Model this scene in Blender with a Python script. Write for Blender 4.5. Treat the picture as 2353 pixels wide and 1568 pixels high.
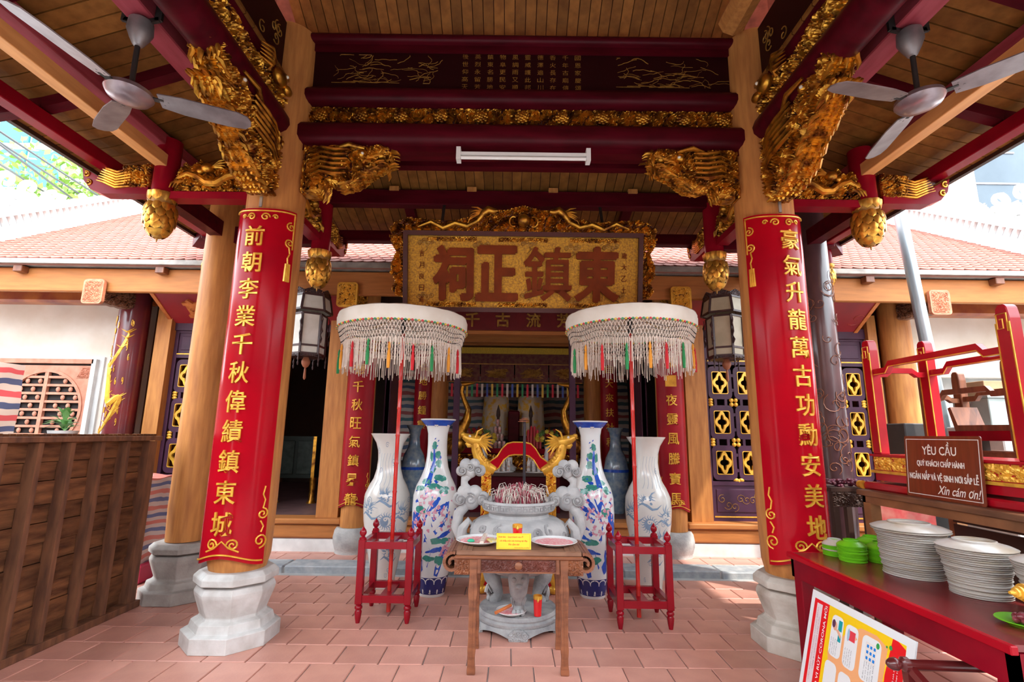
import bpy, math, random
import numpy as np
from mathutils import Matrix, Vector
PI = math.pi
scene = bpy.context.scene
COL = scene.collection
for o in list(bpy.data.objects): bpy.data.objects.remove(o)

# ---------------------------------------------------------------- camera, sky, sun, exposure
cam_d = bpy.data.cameras.new('camera'); cam_d.sensor_width = 36; cam_d.lens = 1150 / 2353 * 36
cam_d.clip_start = .05; cam_d.clip_end = 300
cam = bpy.data.objects.new('camera', cam_d); COL.objects.link(cam)
cam.matrix_world = Matrix.Translation((0, 0, 1.52)) @ Matrix.Rotation(math.radians(100.6), 4, 'X') @ Matrix.Rotation(math.radians(.75), 4, 'Z')
scene.camera = cam
world = bpy.data.worlds.new('sky'); scene.world = world; world.use_nodes = True
bg = world.node_tree.nodes['Background']; bg.inputs['Color'].default_value = (.84, .93, 1, 1); bg.inputs['Strength'].default_value = 4.7
sun_d = bpy.data.lights.new('sun', 'SUN'); sun_d.energy = 3.0; sun_d.angle = math.radians(1.5); sun_d.color = (1, .95, .86)
sun = bpy.data.objects.new('sun', sun_d); COL.objects.link(sun)
sun.rotation_euler = Vector((-.46, .40, -.88)).to_track_quat('-Z', 'Y').to_euler()
vs = scene.view_settings; vs.view_transform = 'Standard'; vs.look = 'None'; vs.gamma = 1; vs.exposure = .90; vs.use_curve_mapping = False

# ---------------------------------------------------------------- materials
MATS = {}
def mat(name, col, rough=.5, metal=0, var=.12, scale=6, bump=0, bscale=40, col2=None, stretch=(1, 1, 1), coat=0, emit=0, trans=0, alpha=1, thr=(.35, .7), spec=.5):
    """procedural material: base colour varied by noise (col -> col2), optional bump, coat, emission"""
    if name in MATS: return MATS[name]
    m = bpy.data.materials.new(name); m.use_nodes = True; MATS[name] = m
    nt = m.node_tree; N = nt.nodes; L = nt.links; b = N['Principled BSDF']
    b.inputs['Roughness'].default_value = rough; b.inputs['Metallic'].default_value = metal
    b.inputs['Coat Weight'].default_value = coat; b.inputs['Coat Roughness'].default_value = .12
    b.inputs['Specular IOR Level'].default_value = spec
    if trans: b.inputs['Transmission Weight'].default_value = trans
    if alpha < 1: b.inputs['Alpha'].default_value = alpha
    c2 = col2 or tuple(max(0, x * (1 - var * 2.2)) for x in col)
    tc = N.new('ShaderNodeTexCoord'); mp = N.new('ShaderNodeMapping'); mp.inputs['Scale'].default_value = stretch
    L.new(tc.outputs['Object'], mp.inputs['Vector'])
    if var > 0 or col2:
        n = N.new('ShaderNodeTexNoise'); n.inputs['Scale'].default_value = scale; n.inputs['Detail'].default_value = 5
        L.new(mp.outputs[0], n.inputs['Vector'])
        r = N.new('ShaderNodeMapRange'); r.inputs[1].default_value = thr[0]; r.inputs[2].default_value = thr[1]
        L.new(n.outputs['Fac'], r.inputs[0])
        mx = N.new('ShaderNodeMix'); mx.data_type = 'RGBA'
        mx.inputs[6].default_value = (*col, 1); mx.inputs[7].default_value = (*c2, 1)
        L.new(r.outputs[0], mx.inputs[0]); L.new(mx.outputs[2], b.inputs['Base Color'])
    else:
        b.inputs['Base Color'].default_value = (*col, 1)
    if bump:
        n2 = N.new('ShaderNodeTexNoise'); n2.inputs['Scale'].default_value = bscale; n2.inputs['Detail'].default_value = 4
        L.new(mp.outputs[0], n2.inputs['Vector'])
        bp = N.new('ShaderNodeBump'); bp.inputs['Strength'].default_value = bump; bp.inputs['Distance'].default_value = .01
        L.new(n2.outputs['Fac'], bp.inputs['Height']); L.new(bp.outputs[0], b.inputs['Normal'])
    if emit:
        b.inputs['Emission Color'].default_value = (*col, 1); b.inputs['Emission Strength'].default_value = emit
    return m
def per_object(m, amount=.25):
    """vary the brightness of a shared material from object to object (planks, tiles)"""
    nt = m.node_tree; b = nt.nodes['Principled BSDF']; src = b.inputs['Base Color'].links[0].from_socket
    oi = nt.nodes.new('ShaderNodeObjectInfo'); mr = nt.nodes.new('ShaderNodeMapRange')
    mr.inputs[3].default_value = 1 - amount; mr.inputs[4].default_value = 1 + amount * .6
    nt.links.new(oi.outputs['Random'], mr.inputs[0])
    hv = nt.nodes.new('ShaderNodeHueSaturation'); nt.links.new(src, hv.inputs['Color']); nt.links.new(mr.outputs[0], hv.inputs['Value'])
    nt.links.new(hv.outputs[0], b.inputs['Base Color'])
    return m
TILE = per_object(mat('terracotta_tile', (.70, .35, .27), .38, var=.14, scale=3, bump=.12, bscale=60, col2=(.55, .26, .205), spec=.45), .14)
GROUT = mat('grout', (.46, .45, .44), .9, bump=.3)
WOOD = mat('jackfruit_wood', (.58, .245, .07), .45, spec=.25, var=.2, scale=5, stretch=(5, 5, .6), bump=.08, bscale=30, col2=(.40, .15, .045))
WOODX = mat('jackfruit_wood_long', (.50, .19, .055), .5, spec=.2, var=.2, scale=5, stretch=(.6, 5, 5), bump=.08, bscale=30, col2=(.38, .145, .045))
PLANK = per_object(mat('plank_wood', (.25, .098, .022), .6, var=.2, scale=4, stretch=(3, 3, 3), col2=(.16, .058, .013), spec=.15), .32)
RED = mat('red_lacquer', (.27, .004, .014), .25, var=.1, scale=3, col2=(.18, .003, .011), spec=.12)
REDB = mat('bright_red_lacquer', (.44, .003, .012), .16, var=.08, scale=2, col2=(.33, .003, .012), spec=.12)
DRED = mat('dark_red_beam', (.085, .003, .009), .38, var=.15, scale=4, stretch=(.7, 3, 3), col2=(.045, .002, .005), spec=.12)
PANEL = mat('dark_panel_lacquer', (.022, .002, .003), .45, var=.1, scale=3, spec=.15)
GOLD = mat('gilding', (.66, .32, .04), .33, metal=.9, var=.3, scale=11, bump=.12, bscale=70, col2=(.17, .055, .012), thr=(.44, .66))
GOLDB = mat('bright_gold_paint', (.90, .50, .06), .33, metal=.35, var=.15, scale=15, col2=(.62, .30, .03))
GOLDD = mat('dull_gold_paint', (.50, .27, .05), .45, metal=.35, var=.2, scale=18, col2=(.22, .09, .02))
STONE = mat('grey_stone', (.50, .49, .47), .8, var=.2, scale=7, bump=.5, bscale=45, col2=(.30, .29, .285))
STONEL = mat('whitewashed_stone', (.66, .65, .63), .75, var=.2, scale=6, bump=.3, bscale=40, col2=(.43, .40, .37))
PLASTER = mat('cream_plaster', (.80, .74, .66), .85, var=.1, scale=2, bump=.1, bscale=20, col2=(.66, .57, .46))
WHITE = mat('white_render', (.80, .80, .78), .8, var=.1, scale=5, col2=(.62, .62, .60))
PURPLE = mat('purple_lacquer', (.075, .026, .055), .4, var=.12, scale=5, col2=(.05, .018, .038), spec=.25)
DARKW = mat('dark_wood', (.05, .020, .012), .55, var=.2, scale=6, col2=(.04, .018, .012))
BROWNW = mat('brown_wood', (.25, .085, .035), .42, var=.25, scale=6, stretch=(4, 4, .8), col2=(.13, .04, .018))
METAL = mat('grey_fan_metal', (.30, .27, .28), .42, metal=.5, var=.15, scale=8, col2=(.19, .16, .17))
BLACK = mat('black_iron', (.02, .018, .018), .5, var=0)
PORC = mat('white_porcelain', (.76, .78, .78), .12, var=.03, scale=3, coat=.3)
PORCW = mat('cream_porcelain', (.80, .79, .74), .18, var=.06, scale=3, coat=.4)

# ---------------------------------------------------------------- mesh builder
class MB:
    def __init__(s): s.v = []; s.f = []; s.m = []; s.n = 0
    def add(s, v, f, mi=0, mtx=None):
        v = np.asarray(v, float).reshape(-1, 3)
        if mtx is not None:
            A = np.array(mtx); v = v @ A[:3, :3].T + A[:3, 3]
        k = s.n; s.v.append(v); s.n += len(v)
        s.f += [tuple(int(i) + k for i in q) for q in f]; s.m += [mi] * len(f)
        return s
    def box(s, c, d, rz=0, mi=0, mtx=None, taper=1):
        x, y, z = d[0] / 2, d[1] / 2, d[2] / 2
        v = np.array([(a * x * (taper if e > 0 else 1), b * y * (taper if e > 0 else 1), e * z) for e in (-1, 1) for a, b in ((-1, -1), (1, -1), (1, 1), (-1, 1))])
        if rz:
            cc, ss = math.cos(rz), math.sin(rz); v = np.stack([v[:, 0] * cc - v[:, 1] * ss, v[:, 0] * ss + v[:, 1] * cc, v[:, 2]], 1)
        return s.add(v + np.array(c), [(3, 2, 1, 0), (4, 5, 6, 7), (0, 1, 5, 4), (1, 2, 6, 5), (2, 3, 7, 6), (3, 0, 4, 7)], mi, mtx)
    def b2(s, x0, x1, y0, y1, z0, z1, mi=0): return s.box(((x0 + x1) / 2, (y0 + y1) / 2, (z0 + z1) / 2), (abs(x1 - x0), abs(y1 - y0), abs(z1 - z0)), 0, mi)
    def bar(s, p, q, w, h, up=(0, 0, 1), mi=0):
        p, q = Vector(p), Vector(q); d = q - p; l = d.length; d.normalize(); sd = d.cross(Vector(up)).normalized(); u = sd.cross(d)
        m = Matrix((( d.x, sd.x, u.x, (p.x + q.x) / 2), (d.y, sd.y, u.y, (p.y + q.y) / 2), (d.z, sd.z, u.z, (p.z + q.z) / 2), (0, 0, 0, 1)))
        return s.box((0, 0, 0), (l, w, h), 0, mi, m)
    def lathe(s, prof, n=24, c=(0, 0, 0), mi=0, a0=0, sx=1, sy=1):
        v = []; k = len(prof)
        for r, z in prof:
            for i in range(n):
                a = a0 + 2 * PI * i / n; v.append((c[0] + sx * r * math.cos(a), c[1] + sy * r * math.sin(a), c[2] + z))
        f = [(j * n + i, j * n + (i + 1) % n, (j + 1) * n + (i + 1) % n, (j + 1) * n + i) for j in range(k - 1) for i in range(n)]
        if prof[0][0] > 1e-5: f.append(tuple(range(n - 1, -1, -1)))
        if prof[-1][0] > 1e-5: f.append(tuple((k - 1) * n + i for i in range(n)))
        return s.add(v, f, mi)
    def tube(s, pts, r, n=6, mi=0, cap=True):
        P = [Vector(p) for p in pts]; k = len(P)
        R = r if hasattr(r, '__len__') else [r] * k
        v = []; ref = None
        for i, p in enumerate(P):
            t = (P[min(i + 1, k - 1)] - P[max(i - 1, 0)])
            if t.length < 1e-9: t = Vector((0, 0, 1))
            t.normalize()
            if ref is None: ref = t.orthogonal().normalized()
            ref = (ref - t * ref.dot(t))
            if ref.length < 1e-6: ref = t.orthogonal()
            ref.normalize(); b = t.cross(ref)
            for j in range(n):
                a = 2 * PI * j / n; w = p + (ref * math.cos(a) + b * math.sin(a)) * R[i]; v.append(w[:])
        f = [(i * n + j, i * n + (j + 1) % n, (i + 1) * n + (j + 1) % n, (i + 1) * n + j) for i in range(k - 1) for j in range(n)]
        if cap: f += [tuple(range(n - 1, -1, -1)), tuple((k - 1) * n + j for j in range(n))]
        return s.add(v, f, mi)
    def sph(s, c, r, n=12, m=8, mi=0):
        r = r if hasattr(r, '__len__') else (r, r, r); v = [(c[0], c[1], c[2] - r[2])]
        for j in range(1, m):
            b = -PI / 2 + PI * j / m
            for i in range(n):
                a = 2 * PI * i / n; v.append((c[0] + r[0] * math.cos(b) * math.cos(a), c[1] + r[1] * math.cos(b) * math.sin(a), c[2] + r[2] * math.sin(b)))
        v.append((c[0], c[1], c[2] + r[2])); e = len(v) - 1
        f = [(0, 1 + (i + 1) % n, 1 + i) for i in range(n)]
        for j in range(m - 2): f += [(1 + j * n + i, 1 + j * n + (i + 1) % n, 1 + (j + 1) * n + (i + 1) % n, 1 + (j + 1) * n + i) for i in range(n)]
        f += [(e, 1 + (m - 2) * n + i, 1 + (m - 2) * n + (i + 1) % n) for i in range(n)]
        return s.add(v, f, mi)
    def prism(s, poly, d0, d1, plane='xz', mi=0, mtx=None):
        """extrude a 2D outline between depths d0..d1 along the axis normal to the plane"""
        n = len(poly)
        def P(u, w, d): return (u, d, w) if plane == 'xz' else ((d, u, w) if plane == 'yz' else (u, w, d))
        v = [P(u, w, d0) for u, w in poly] + [P(u, w, d1) for u, w in poly]
        f = [tuple(range(n)), tuple(range(2 * n - 1, n - 1, -1))] + [(i, i + n, (i + 1) % n + n, (i + 1) % n) for i in range(n)]
        return s.add(v, f, mi, mtx)
    def build(s, name, mats, parent=None, smooth=False, bevel=0, loc=None, label=None):
        me = bpy.data.meshes.new(name); me.from_pydata(np.concatenate(s.v).tolist() if s.v else [], [], s.f)
        mats = mats if isinstance(mats, (list, tuple)) else [mats]
        for m in mats: me.materials.append(m)
        if len(mats) > 1: me.polygons.foreach_set('material_index', s.m)
        if smooth: me.polygons.foreach_set('use_smooth', [True] * len(me.polygons))
        me.update()
        import bmesh
        bm = bmesh.new(); bm.from_mesh(me); bmesh.ops.recalc_face_normals(bm, faces=bm.faces)
        if bevel: bmesh.ops.bevel(bm, geom=list(bm.edges), offset=bevel, segments=1, affect='EDGES', clamp_overlap=True)
        bm.to_mesh(me); bm.free()
        if smooth: me.set_sharp_from_angle(angle=math.radians(42))
        return link(name, me, parent, loc, label)
def link(name, me, parent=None, loc=None, label=None):
    o = bpy.data.objects.new(name, me); COL.objects.link(o)
    if loc is not None: o.location = loc
    if parent is not None:
        o.parent = parent; o.matrix_parent_inverse = PINV[parent.name] if parent.name in PINV else Matrix.Identity(4)
    if label: o['label'] = label
    return o
PINV = {}
def thing(name, label, cat, loc=(0, 0, 0), group=None, rz=0, local=False):
    """an Empty at the thing's base; its parts are given in world coordinates (or local ones when local)"""
    o = bpy.data.objects.new(name, None); COL.objects.link(o); o.empty_display_size = .1
    o.location = loc; o.rotation_euler = (0, 0, rz); tag(o, label, cat, group)
    if not local: PINV[o.name] = (Matrix.Translation(loc) @ Matrix.Rotation(rz, 4, 'Z')).inverted()
    return o
def tag(o, label, cat, group=None):
    o['label'] = label; o['category'] = cat
    if group: o['group'] = group
    return o
def struct(o): o['kind'] = 'structure'; return o
def stuff(o): o['kind'] = 'stuff'; return o
TRIM = [1]
def one(name, mb, m, label, cat, group=None, **k):
    if cat in ('beam', 'rafter', 'fascia', 'board'):      # timbers of the building itself belong to the setting
        TRIM[0] += 1; o = struct(mb.build('trim_%d' % TRIM[0], m, **k)); o['label'] = label; return o
    return tag(mb.build(name, m, **k), label, cat, group)
def copy_tree(o, loc=None, rz=None, label=None, parent=None):
    c = o.copy(); COL.objects.link(c)
    if parent is not None: c.parent = parent
    if loc is not None: c.location = loc
    if rz is not None: c.rotation_euler = (0, 0, rz)
    if label: c['label'] = label
    for ch in list(o.children): copy_tree(ch, parent=c)
    return c
def spiral(c, r0, turns, a0=0, n=22, shrink=.12, flip=1):
    """points of a 2D spiral curling in to c"""
    out = []
    for i in range(n + 1):
        t = i / n; r = r0 * (1 - t * (1 - shrink)); a = a0 + flip * turns * 2 * PI * t; out.append((c[0] + r * math.cos(a), c[1] + r * math.sin(a)))
    return out

# lettering -> mesh
TXT = {}
def text_mesh(body, bold=.0, depth=.0):
    k = (body, bold, depth)
    if k in TXT: return TXT[k]
    cu = bpy.data.curves.new('t', 'FONT'); cu.body = body; cu.size = 1; cu.offset = bold; cu.extrude = depth / 2; cu.resolution_u = 3
    cu.align_x = 'CENTER'; cu.align_y = 'CENTER'
    ob = bpy.data.objects.new('t', cu); COL.objects.link(ob); bpy.context.view_layer.update()
    me = bpy.data.meshes.new_from_object(ob)
    v = np.array([x.co[:] for x in me.vertices]).reshape(-1, 3); f = [tuple(p.vertices) for p in me.polygons]
    bpy.data.objects.remove(ob); bpy.data.curves.remove(cu); bpy.data.meshes.remove(me)
    if len(v):
        c = (v.min(0) + v.max(0)) / 2; v = v - np.array((c[0], c[1], 0))
    TXT[k] = (v, f); return TXT[k]
def fit_text(body, w, h, bold=.02, depth=.2):
    v, f = text_mesh(body, bold, depth); d = v.max(0) - v.min(0)
    return v * np.array((w / d[0], h / d[1], 1)), f

# carved relief: a silhouette filled with curling gilded scrollwork on both faces
def inside(poly, X, Y):
    r = np.zeros(X.shape, bool); n = len(poly); j = n - 1
    for i in range(n):
        xi, yi = poly[i]; xj, yj = poly[j]
        c = ((yi > Y) != (yj > Y)) & (X < (xj - xi) * (Y - yi) / (yj - yi + 1e-12) + xi); r ^= c; j = i
    return r
def edge_dist(poly, X, Y):
    d = np.full(X.shape, 9.)
    for i in range(len(poly)):
        a = np.array(poly[i - 1]); b = np.array(poly[i]); ab = b - a; L2 = (ab ** 2).sum() + 1e-12
        t = np.clip(((X - a[0]) * ab[0] + (Y - a[1]) * ab[1]) / L2, 0, 1)
        d = np.minimum(d, np.hypot(X - a[0] - t * ab[0], Y - a[1] - t * ab[1]))
    return d
def carve(mb, poly, thick, res, seed, cell, amp, mtx, both=True, holes=.0, stripes=None):
    """mi 0 = gilded relief, mi 1 = lacquered ground"""
    rg = np.random.RandomState(seed); p = np.array(poly); x0, y0 = p.min(0); x1, y1 = p.max(0)
    nx = max(3, int((x1 - x0) / res)); ny = max(3, int((y1 - y0) / res))
    X, Y = np.meshgrid(np.linspace(x0, x1, nx + 1), np.linspace(y0, y1, ny + 1))
    gx, gy = np.meshgrid(np.arange(x0 - cell, x1 + cell, cell), np.arange(y0 - cell, y1 + cell, cell))
    cx = (gx + rg.uniform(-.42, .42, gx.shape) * cell).ravel(); cy = (gy + rg.uniform(-.42, .42, gy.shape) * cell).ravel()
    D = np.hypot(X[..., None] - cx, (Y[..., None] - cy) * 1.15); idx = D.argmin(-1); s = np.sort(D, -1); d1 = s[..., 0]; d2 = s[..., 1]
    th = np.arctan2(Y - cy[idx], X - cx[idx]) * rg.choice([-1, 1], len(cx))[idx] + rg.uniform(0, 6.28, len(cx))[idx]
    lam = cell * .30
    h = .5 + .5 * np.cos(2 * PI * d1 / lam + th)
    if stripes is not None:
        k = rg.rand(len(cx))[idx] < stripes; an = rg.uniform(-.5, .9, len(cx))[idx]
        st = .5 + .5 * np.cos(2 * PI * (np.cos(an) * (Y - cy[idx]) + np.sin(an) * (X - cx[idx]) + 6 * (X - cx[idx]) ** 2) / (cell * .22)); h = np.where(k, st, h)
    em = np.clip((d2 - d1) / (cell * .16), 0, 1); h = (h * .65 + .35 * np.cos(np.clip(d1 / cell * 1.9, 0, 1.57))) * em
    ed = np.clip(edge_dist(poly, X, Y) / (cell * .30), 0, 1); hh = h * amp * (.35 + .65 * ed)
    base = thick / 2 * (.55 + .45 * np.sqrt(ed)) if both else np.zeros_like(X)
    Xc = (X[:-1, :-1] + X[1:, 1:]) / 2; Yc = (Y[:-1, :-1] + Y[1:, 1:]) / 2
    ins = inside(poly, Xc, Yc); hc = (h[:-1, :-1] + h[1:, 1:]) / 2
    if holes: ins &= ~((hc < holes) & ((em[:-1, :-1] + em[1:, 1:]) / 2 < .5) & (edge_dist(poly, Xc, Yc) < cell * .7))
    ids = np.arange(X.size).reshape(X.shape); q = np.argwhere(ins)
    if not len(q): return mb
    i, j = q[:, 0], q[:, 1]; N = X.size
    F = np.stack([ids[i, j], ids[i, j + 1], ids[i + 1, j + 1], ids[i + 1, j]], 1)
    mi = np.where(hc[i, j] > .16, 0, 1)
    V = np.stack([X.ravel(), -(base + hh).ravel(), Y.ravel()], 1); faces = [F]; mm = [mi]
    B = np.stack([X.ravel(), ((base + hh).ravel() if both else np.full(N, thick)), Y.ravel()], 1)
    V = np.concatenate([V, B])
    if both: faces.append(F[:, ::-1] + N); mm.append(mi)
    pad = np.pad(ins, 1)
    for di, dj, (a, b) in ((-1, 0, (0, 1)), (1, 0, (2, 3)), (0, -1, (3, 0)), (0, 1, (1, 2))):
        k = ~pad[i + 1 + di, j + 1 + dj]
        faces.append(np.stack([F[k, b], F[k, a], F[k, a] + N, F[k, b] + N], 1)); mm.append(np.zeros(k.sum(), int))
    FF = np.concatenate(faces); used = np.unique(FF); re = np.zeros(2 * N, int); re[used] = np.arange(len(used))
    V = V[used]; FF = re[FF]; A = np.array(mtx); V = V @ A[:3, :3].T + A[:3, 3]
    k = mb.n; mb.v.append(V); mb.n += len(V); mb.f += [tuple(r) for r in (FF + k).tolist()]; mb.m += np.concatenate(mm).tolist()
    return mb
def frame(origin, ux, uy, uz=(0, 0, 1)):
    """matrix whose local x,y,z axes are ux, uy, uz at origin"""
    ux, uy, uz = Vector(ux), Vector(uy), Vector(uz)
    return Matrix(((ux.x, uy.x, uz.x, origin[0]), (ux.y, uy.y, uz.y, origin[1]), (ux.z, uy.z, uz.z, origin[2]), (0, 0, 0, 1)))
LAC = mat('carving_ground_lacquer', (.05, .008, .006), .5, var=.1, spec=.2)
CARVE = [GOLD, LAC]
# ================================================================ ground and floor
XL, XR, YB, YF = -2.07, 2.18, 4.08, .90          # inner column lines of the open pavilion
XLO, XRO, YBO = -3.07, 3.12, 5.03                  # outer ring
rnd = random.Random(7)
floor = struct(MB().b2(-30, 30, -12, 40, -.3, -.012).build('floor', GROUT))
tile_me = None
def tile_mesh(w, d, t=.02):
    o = MB().box((0, 0, -t / 2), (w, d, t)).build('tile', TILE, bevel=.004); me = o.data; bpy.data.objects.remove(o); return me
tile_me = tile_mesh(.289, .289)
rest = MB(); P = .297
for r in range(-2, 9):
    y = 3.393 + r * P + P / 2
    if y > 5.88: continue
    off = -.127 + (P / 2 if r % 2 else 0)
    for k in range(-14, 14):
        x = off + k * P + P / 2
        if -1 < r and -3.75 < x < 3.9:
            o = link('tile', tile_me, floor, (x + rnd.uniform(-.001, .001), y, rnd.uniform(-.0015, .0015)))
            o.rotation_euler = (0, 0, rnd.uniform(-.006, .006))
        else: rest.box((x, y, -.01), (.289, .289, .02))
stuff(rest.build('tile_field', TILE, floor))
# hall terrace: kerb stones and a strip of tiles
terrace = struct(MB().b2(-9, 9, 5.90, 6.62, -.2, .045).build('trim_1', GROUT))
BLUEST = per_object(mat('blue_grey_kerb', (.26, .29, .32), .7, var=.25, scale=9, bump=.4, bscale=30, col2=(.46, .47, .47)), .2)
x = -6.0
while x < 6.2:
    l = rnd.uniform(.75, 1.15); MB().b2(x, x + l - .015, 5.885 + rnd.uniform(-.01, .01), 6.20, -.1, .062 + rnd.uniform(-.003, .004)).build('kerb_stone', BLUEST, terrace, bevel=.012); x += l
for k in range(-16, 17): link('tile', tile_me, terrace, (k * P + .1, 6.36, .058))
rest = MB()
for k in range(-16, 17): rest.box((k * P + .25, 6.62, .048), (.289, .20, .02))
stuff(rest.build('tile_strip', TILE, terrace))

# ================================================================ pavilion roof
PROF = [(-.12, 4.52), (0, 4.48), (1.0, 4.12), (1.5, 3.975), (1.9, 3.905)]
def fz(d):
    for (a, za), (b, zb) in zip(PROF, PROF[1:]):
        if d <= b: return za + (zb - za) * (d - a) / (b - a)
    return PROF[-1][1]
ceiling = struct(bpy.data.objects.new('ceiling', None)); COL.objects.link(ceiling)
shell = MB()
prof = PROF[1:]
for (a, za), (b, zb) in zip(prof, prof[1:]):
    for t0, t1 in ((.03, .14),):
        def ring(d, z): return [(XL - d, YF - d, z), (XR + d, YF - d, z), (XR + d, YB + d, z), (XL - d, YB + d, z)]
        A0, B0, A1, B1 = ring(a, za + t0), ring(b, zb + t0), ring(a, za + t1), ring(b, zb + t1)
        v = A0 + B0 + A1 + B1
        f = []
        for i in range(4):
            j = (i + 1) % 4; f += [(i, j, 4 + j, 4 + i), (8 + i, 12 + i, 12 + j, 8 + j), (4 + i, 4 + j, 12 + j, 12 + i), (i, 8 + i, 8 + j, j)]
        shell.add(v, f)
ROOFT = mat('pavilion_roof_tiles', (.35, .13, .09), .8, var=.2, scale=12)
shell.build('roof_shell', ROOFT, ceiling)
def plank(name, axis, pos, w, d0, base, sgn, parent):
    """one ceiling board running down the slope from d0 to the eave"""
    ds = [d0] + [d for d, _ in PROF if d > d0 + .02]
    v = []; g = w / 2
    for d in ds:
        z = fz(d)
        for zz in (z, z + .028):
            for s_ in (-g, g): v.append((pos + s_, base + sgn * d, zz) if axis == 'y' else (base + sgn * d, pos + s_, zz))
    f = []
    for i in range(len(ds) - 1):
        k = 4 * i; f += [(k, k + 1, k + 5, k + 4), (k + 2, k + 6, k + 7, k + 3), (k, k + 4, k + 6, k + 2), (k + 1, k + 3, k + 7, k + 5)]
    n = 4 * (len(ds) - 1); f += [(0, 2, 3, 1), (n, n + 1, n + 3, n + 2)]
    return MB().add(v, f).build(name, PLANK, parent)
w = .100; x = XL - 1.8
while x < XR + 1.8:                                   # rear slope
    d0 = max(-.1, XL - x, x - XR); plank('ceiling_board', 'y', x, w * .93, d0, YB, 1, ceiling); x += w
for sgn, base in ((-1, XL), (1, XR)):                 # side slopes
    y = 1.55
    while y < YB + 1.8:
        d0 = max(-.1, y - YB); plank('ceiling_board', 'x', y, .128 * .92, d0, base, sgn, ceiling); y += .128
# upper tier: boards rising towards the ridge
upper = MB(); YT, ZT, SL = 4.42, 5.10, .52
uv = [(XL - .5, 4.6, 5.06), (XR + .5, 4.6, 5.06), (XR + .5, -.4 + .8, 5.06), (XL - .5, -.4 + .8, 5.06), (XL + .5, 2.84, 6.0), (XR - .5, 2.84, 6.0)]
uf = [(0, 1, 5, 4), (1, 2, 5), (2, 3, 4, 5), (3, 0, 4)]
upper.add([(a, b, c + .05) for a, b, c in uv], uf).add([(a, b, c + .16) for a, b, c in uv], uf)
upper.build('upper_roof_shell', ROOFT, ceiling)
x = XL + .05
while x < XR:
    m_ = MB().add([(x - .045, YT, ZT), (x + .045, YT, ZT), (x + .045, 2.86, ZT + (YT - 2.86) * SL), (x - .045, 2.86, ZT + (YT - 2.86) * SL)], [(0, 1, 2, 3)])
    m_.add([(x - .045, YT, ZT + .025), (x + .045, YT, ZT + .025), (x + .045, 2.86, ZT + .025 + (YT - 2.86) * SL), (x - .045, 2.86, ZT + .025 + (YT - 2.86) * SL)], [(3, 2, 1, 0)])
    m_.build('upper_board', PLANK, ceiling); x += .098

# ================================================================ pavilion frame
def rbeam(p, q, r, rz_=None, n=14, squash=1.0):
    """round timber from p to q"""
    return MB().tube([p, q], r, n)
# -- rear side of the pavilion: stacked beams, carved frieze and painted panel
def rounded_box(x0, x1, y0, y1, z0, z1, b): 
    m_ = MB(); poly = [(y0 + b, z0), (y1 - b, z0), (y1, z0 + b), (y1, z1 - b), (y1 - b, z1), (y0 + b, z1), (y0 + b * .35, z1 - b * .4), (y0, z1 - b), (y0, z0 + b), (y0 + b * .35, z0 + b * .4)]
    return m_.prism(poly, x0, x1, 'yz')
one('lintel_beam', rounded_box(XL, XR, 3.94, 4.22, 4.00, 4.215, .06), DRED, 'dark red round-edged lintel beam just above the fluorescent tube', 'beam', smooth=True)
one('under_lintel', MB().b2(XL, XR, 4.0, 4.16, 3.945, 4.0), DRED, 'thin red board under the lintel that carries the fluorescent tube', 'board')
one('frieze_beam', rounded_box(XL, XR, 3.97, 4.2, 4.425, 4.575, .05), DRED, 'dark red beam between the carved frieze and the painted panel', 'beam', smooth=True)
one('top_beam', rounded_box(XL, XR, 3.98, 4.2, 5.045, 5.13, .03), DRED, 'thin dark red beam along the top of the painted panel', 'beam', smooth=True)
fz_ = thing('carved_frieze', 'long gilded frieze of carved flowers and leaves between two red beams', 'frieze', (.05, 4.05, 4.215))
MB().b2(XL, XR, 4.09, 4.16, 4.215, 4.425).build('backing', LAC, fz_)
m_ = MB(); carve(m_, [(XL + .12, 4.222), (XR - .12, 4.222), (XR - .12, 4.42), (XL + .12, 4.42)], .05, .0085, 3, .105, .05, frame((0, 4.085, 0), (1, 0, 0), (0, 1, 0)), both=False, stripes=.25)
m_.build('relief', CARVE, fz_)
for k in range(11):                                    # peony heads along the frieze
    cx = XL + .32 + k * .362; m_ = MB()
    for ring_, n_, rr in ((0, 9, .05), (1, 7, .032), (2, 4, .014)):
        for i in range(n_):
            a = 2 * PI * i / n_ + ring_; m_.sph((cx + rr * math.cos(a), 4.045 - ring_ * .008, 4.32 + rr * math.sin(a)), (.018, .016, .018), 7, 5)
    m_.build('flower', GOLD, fz_, smooth=True)
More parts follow.
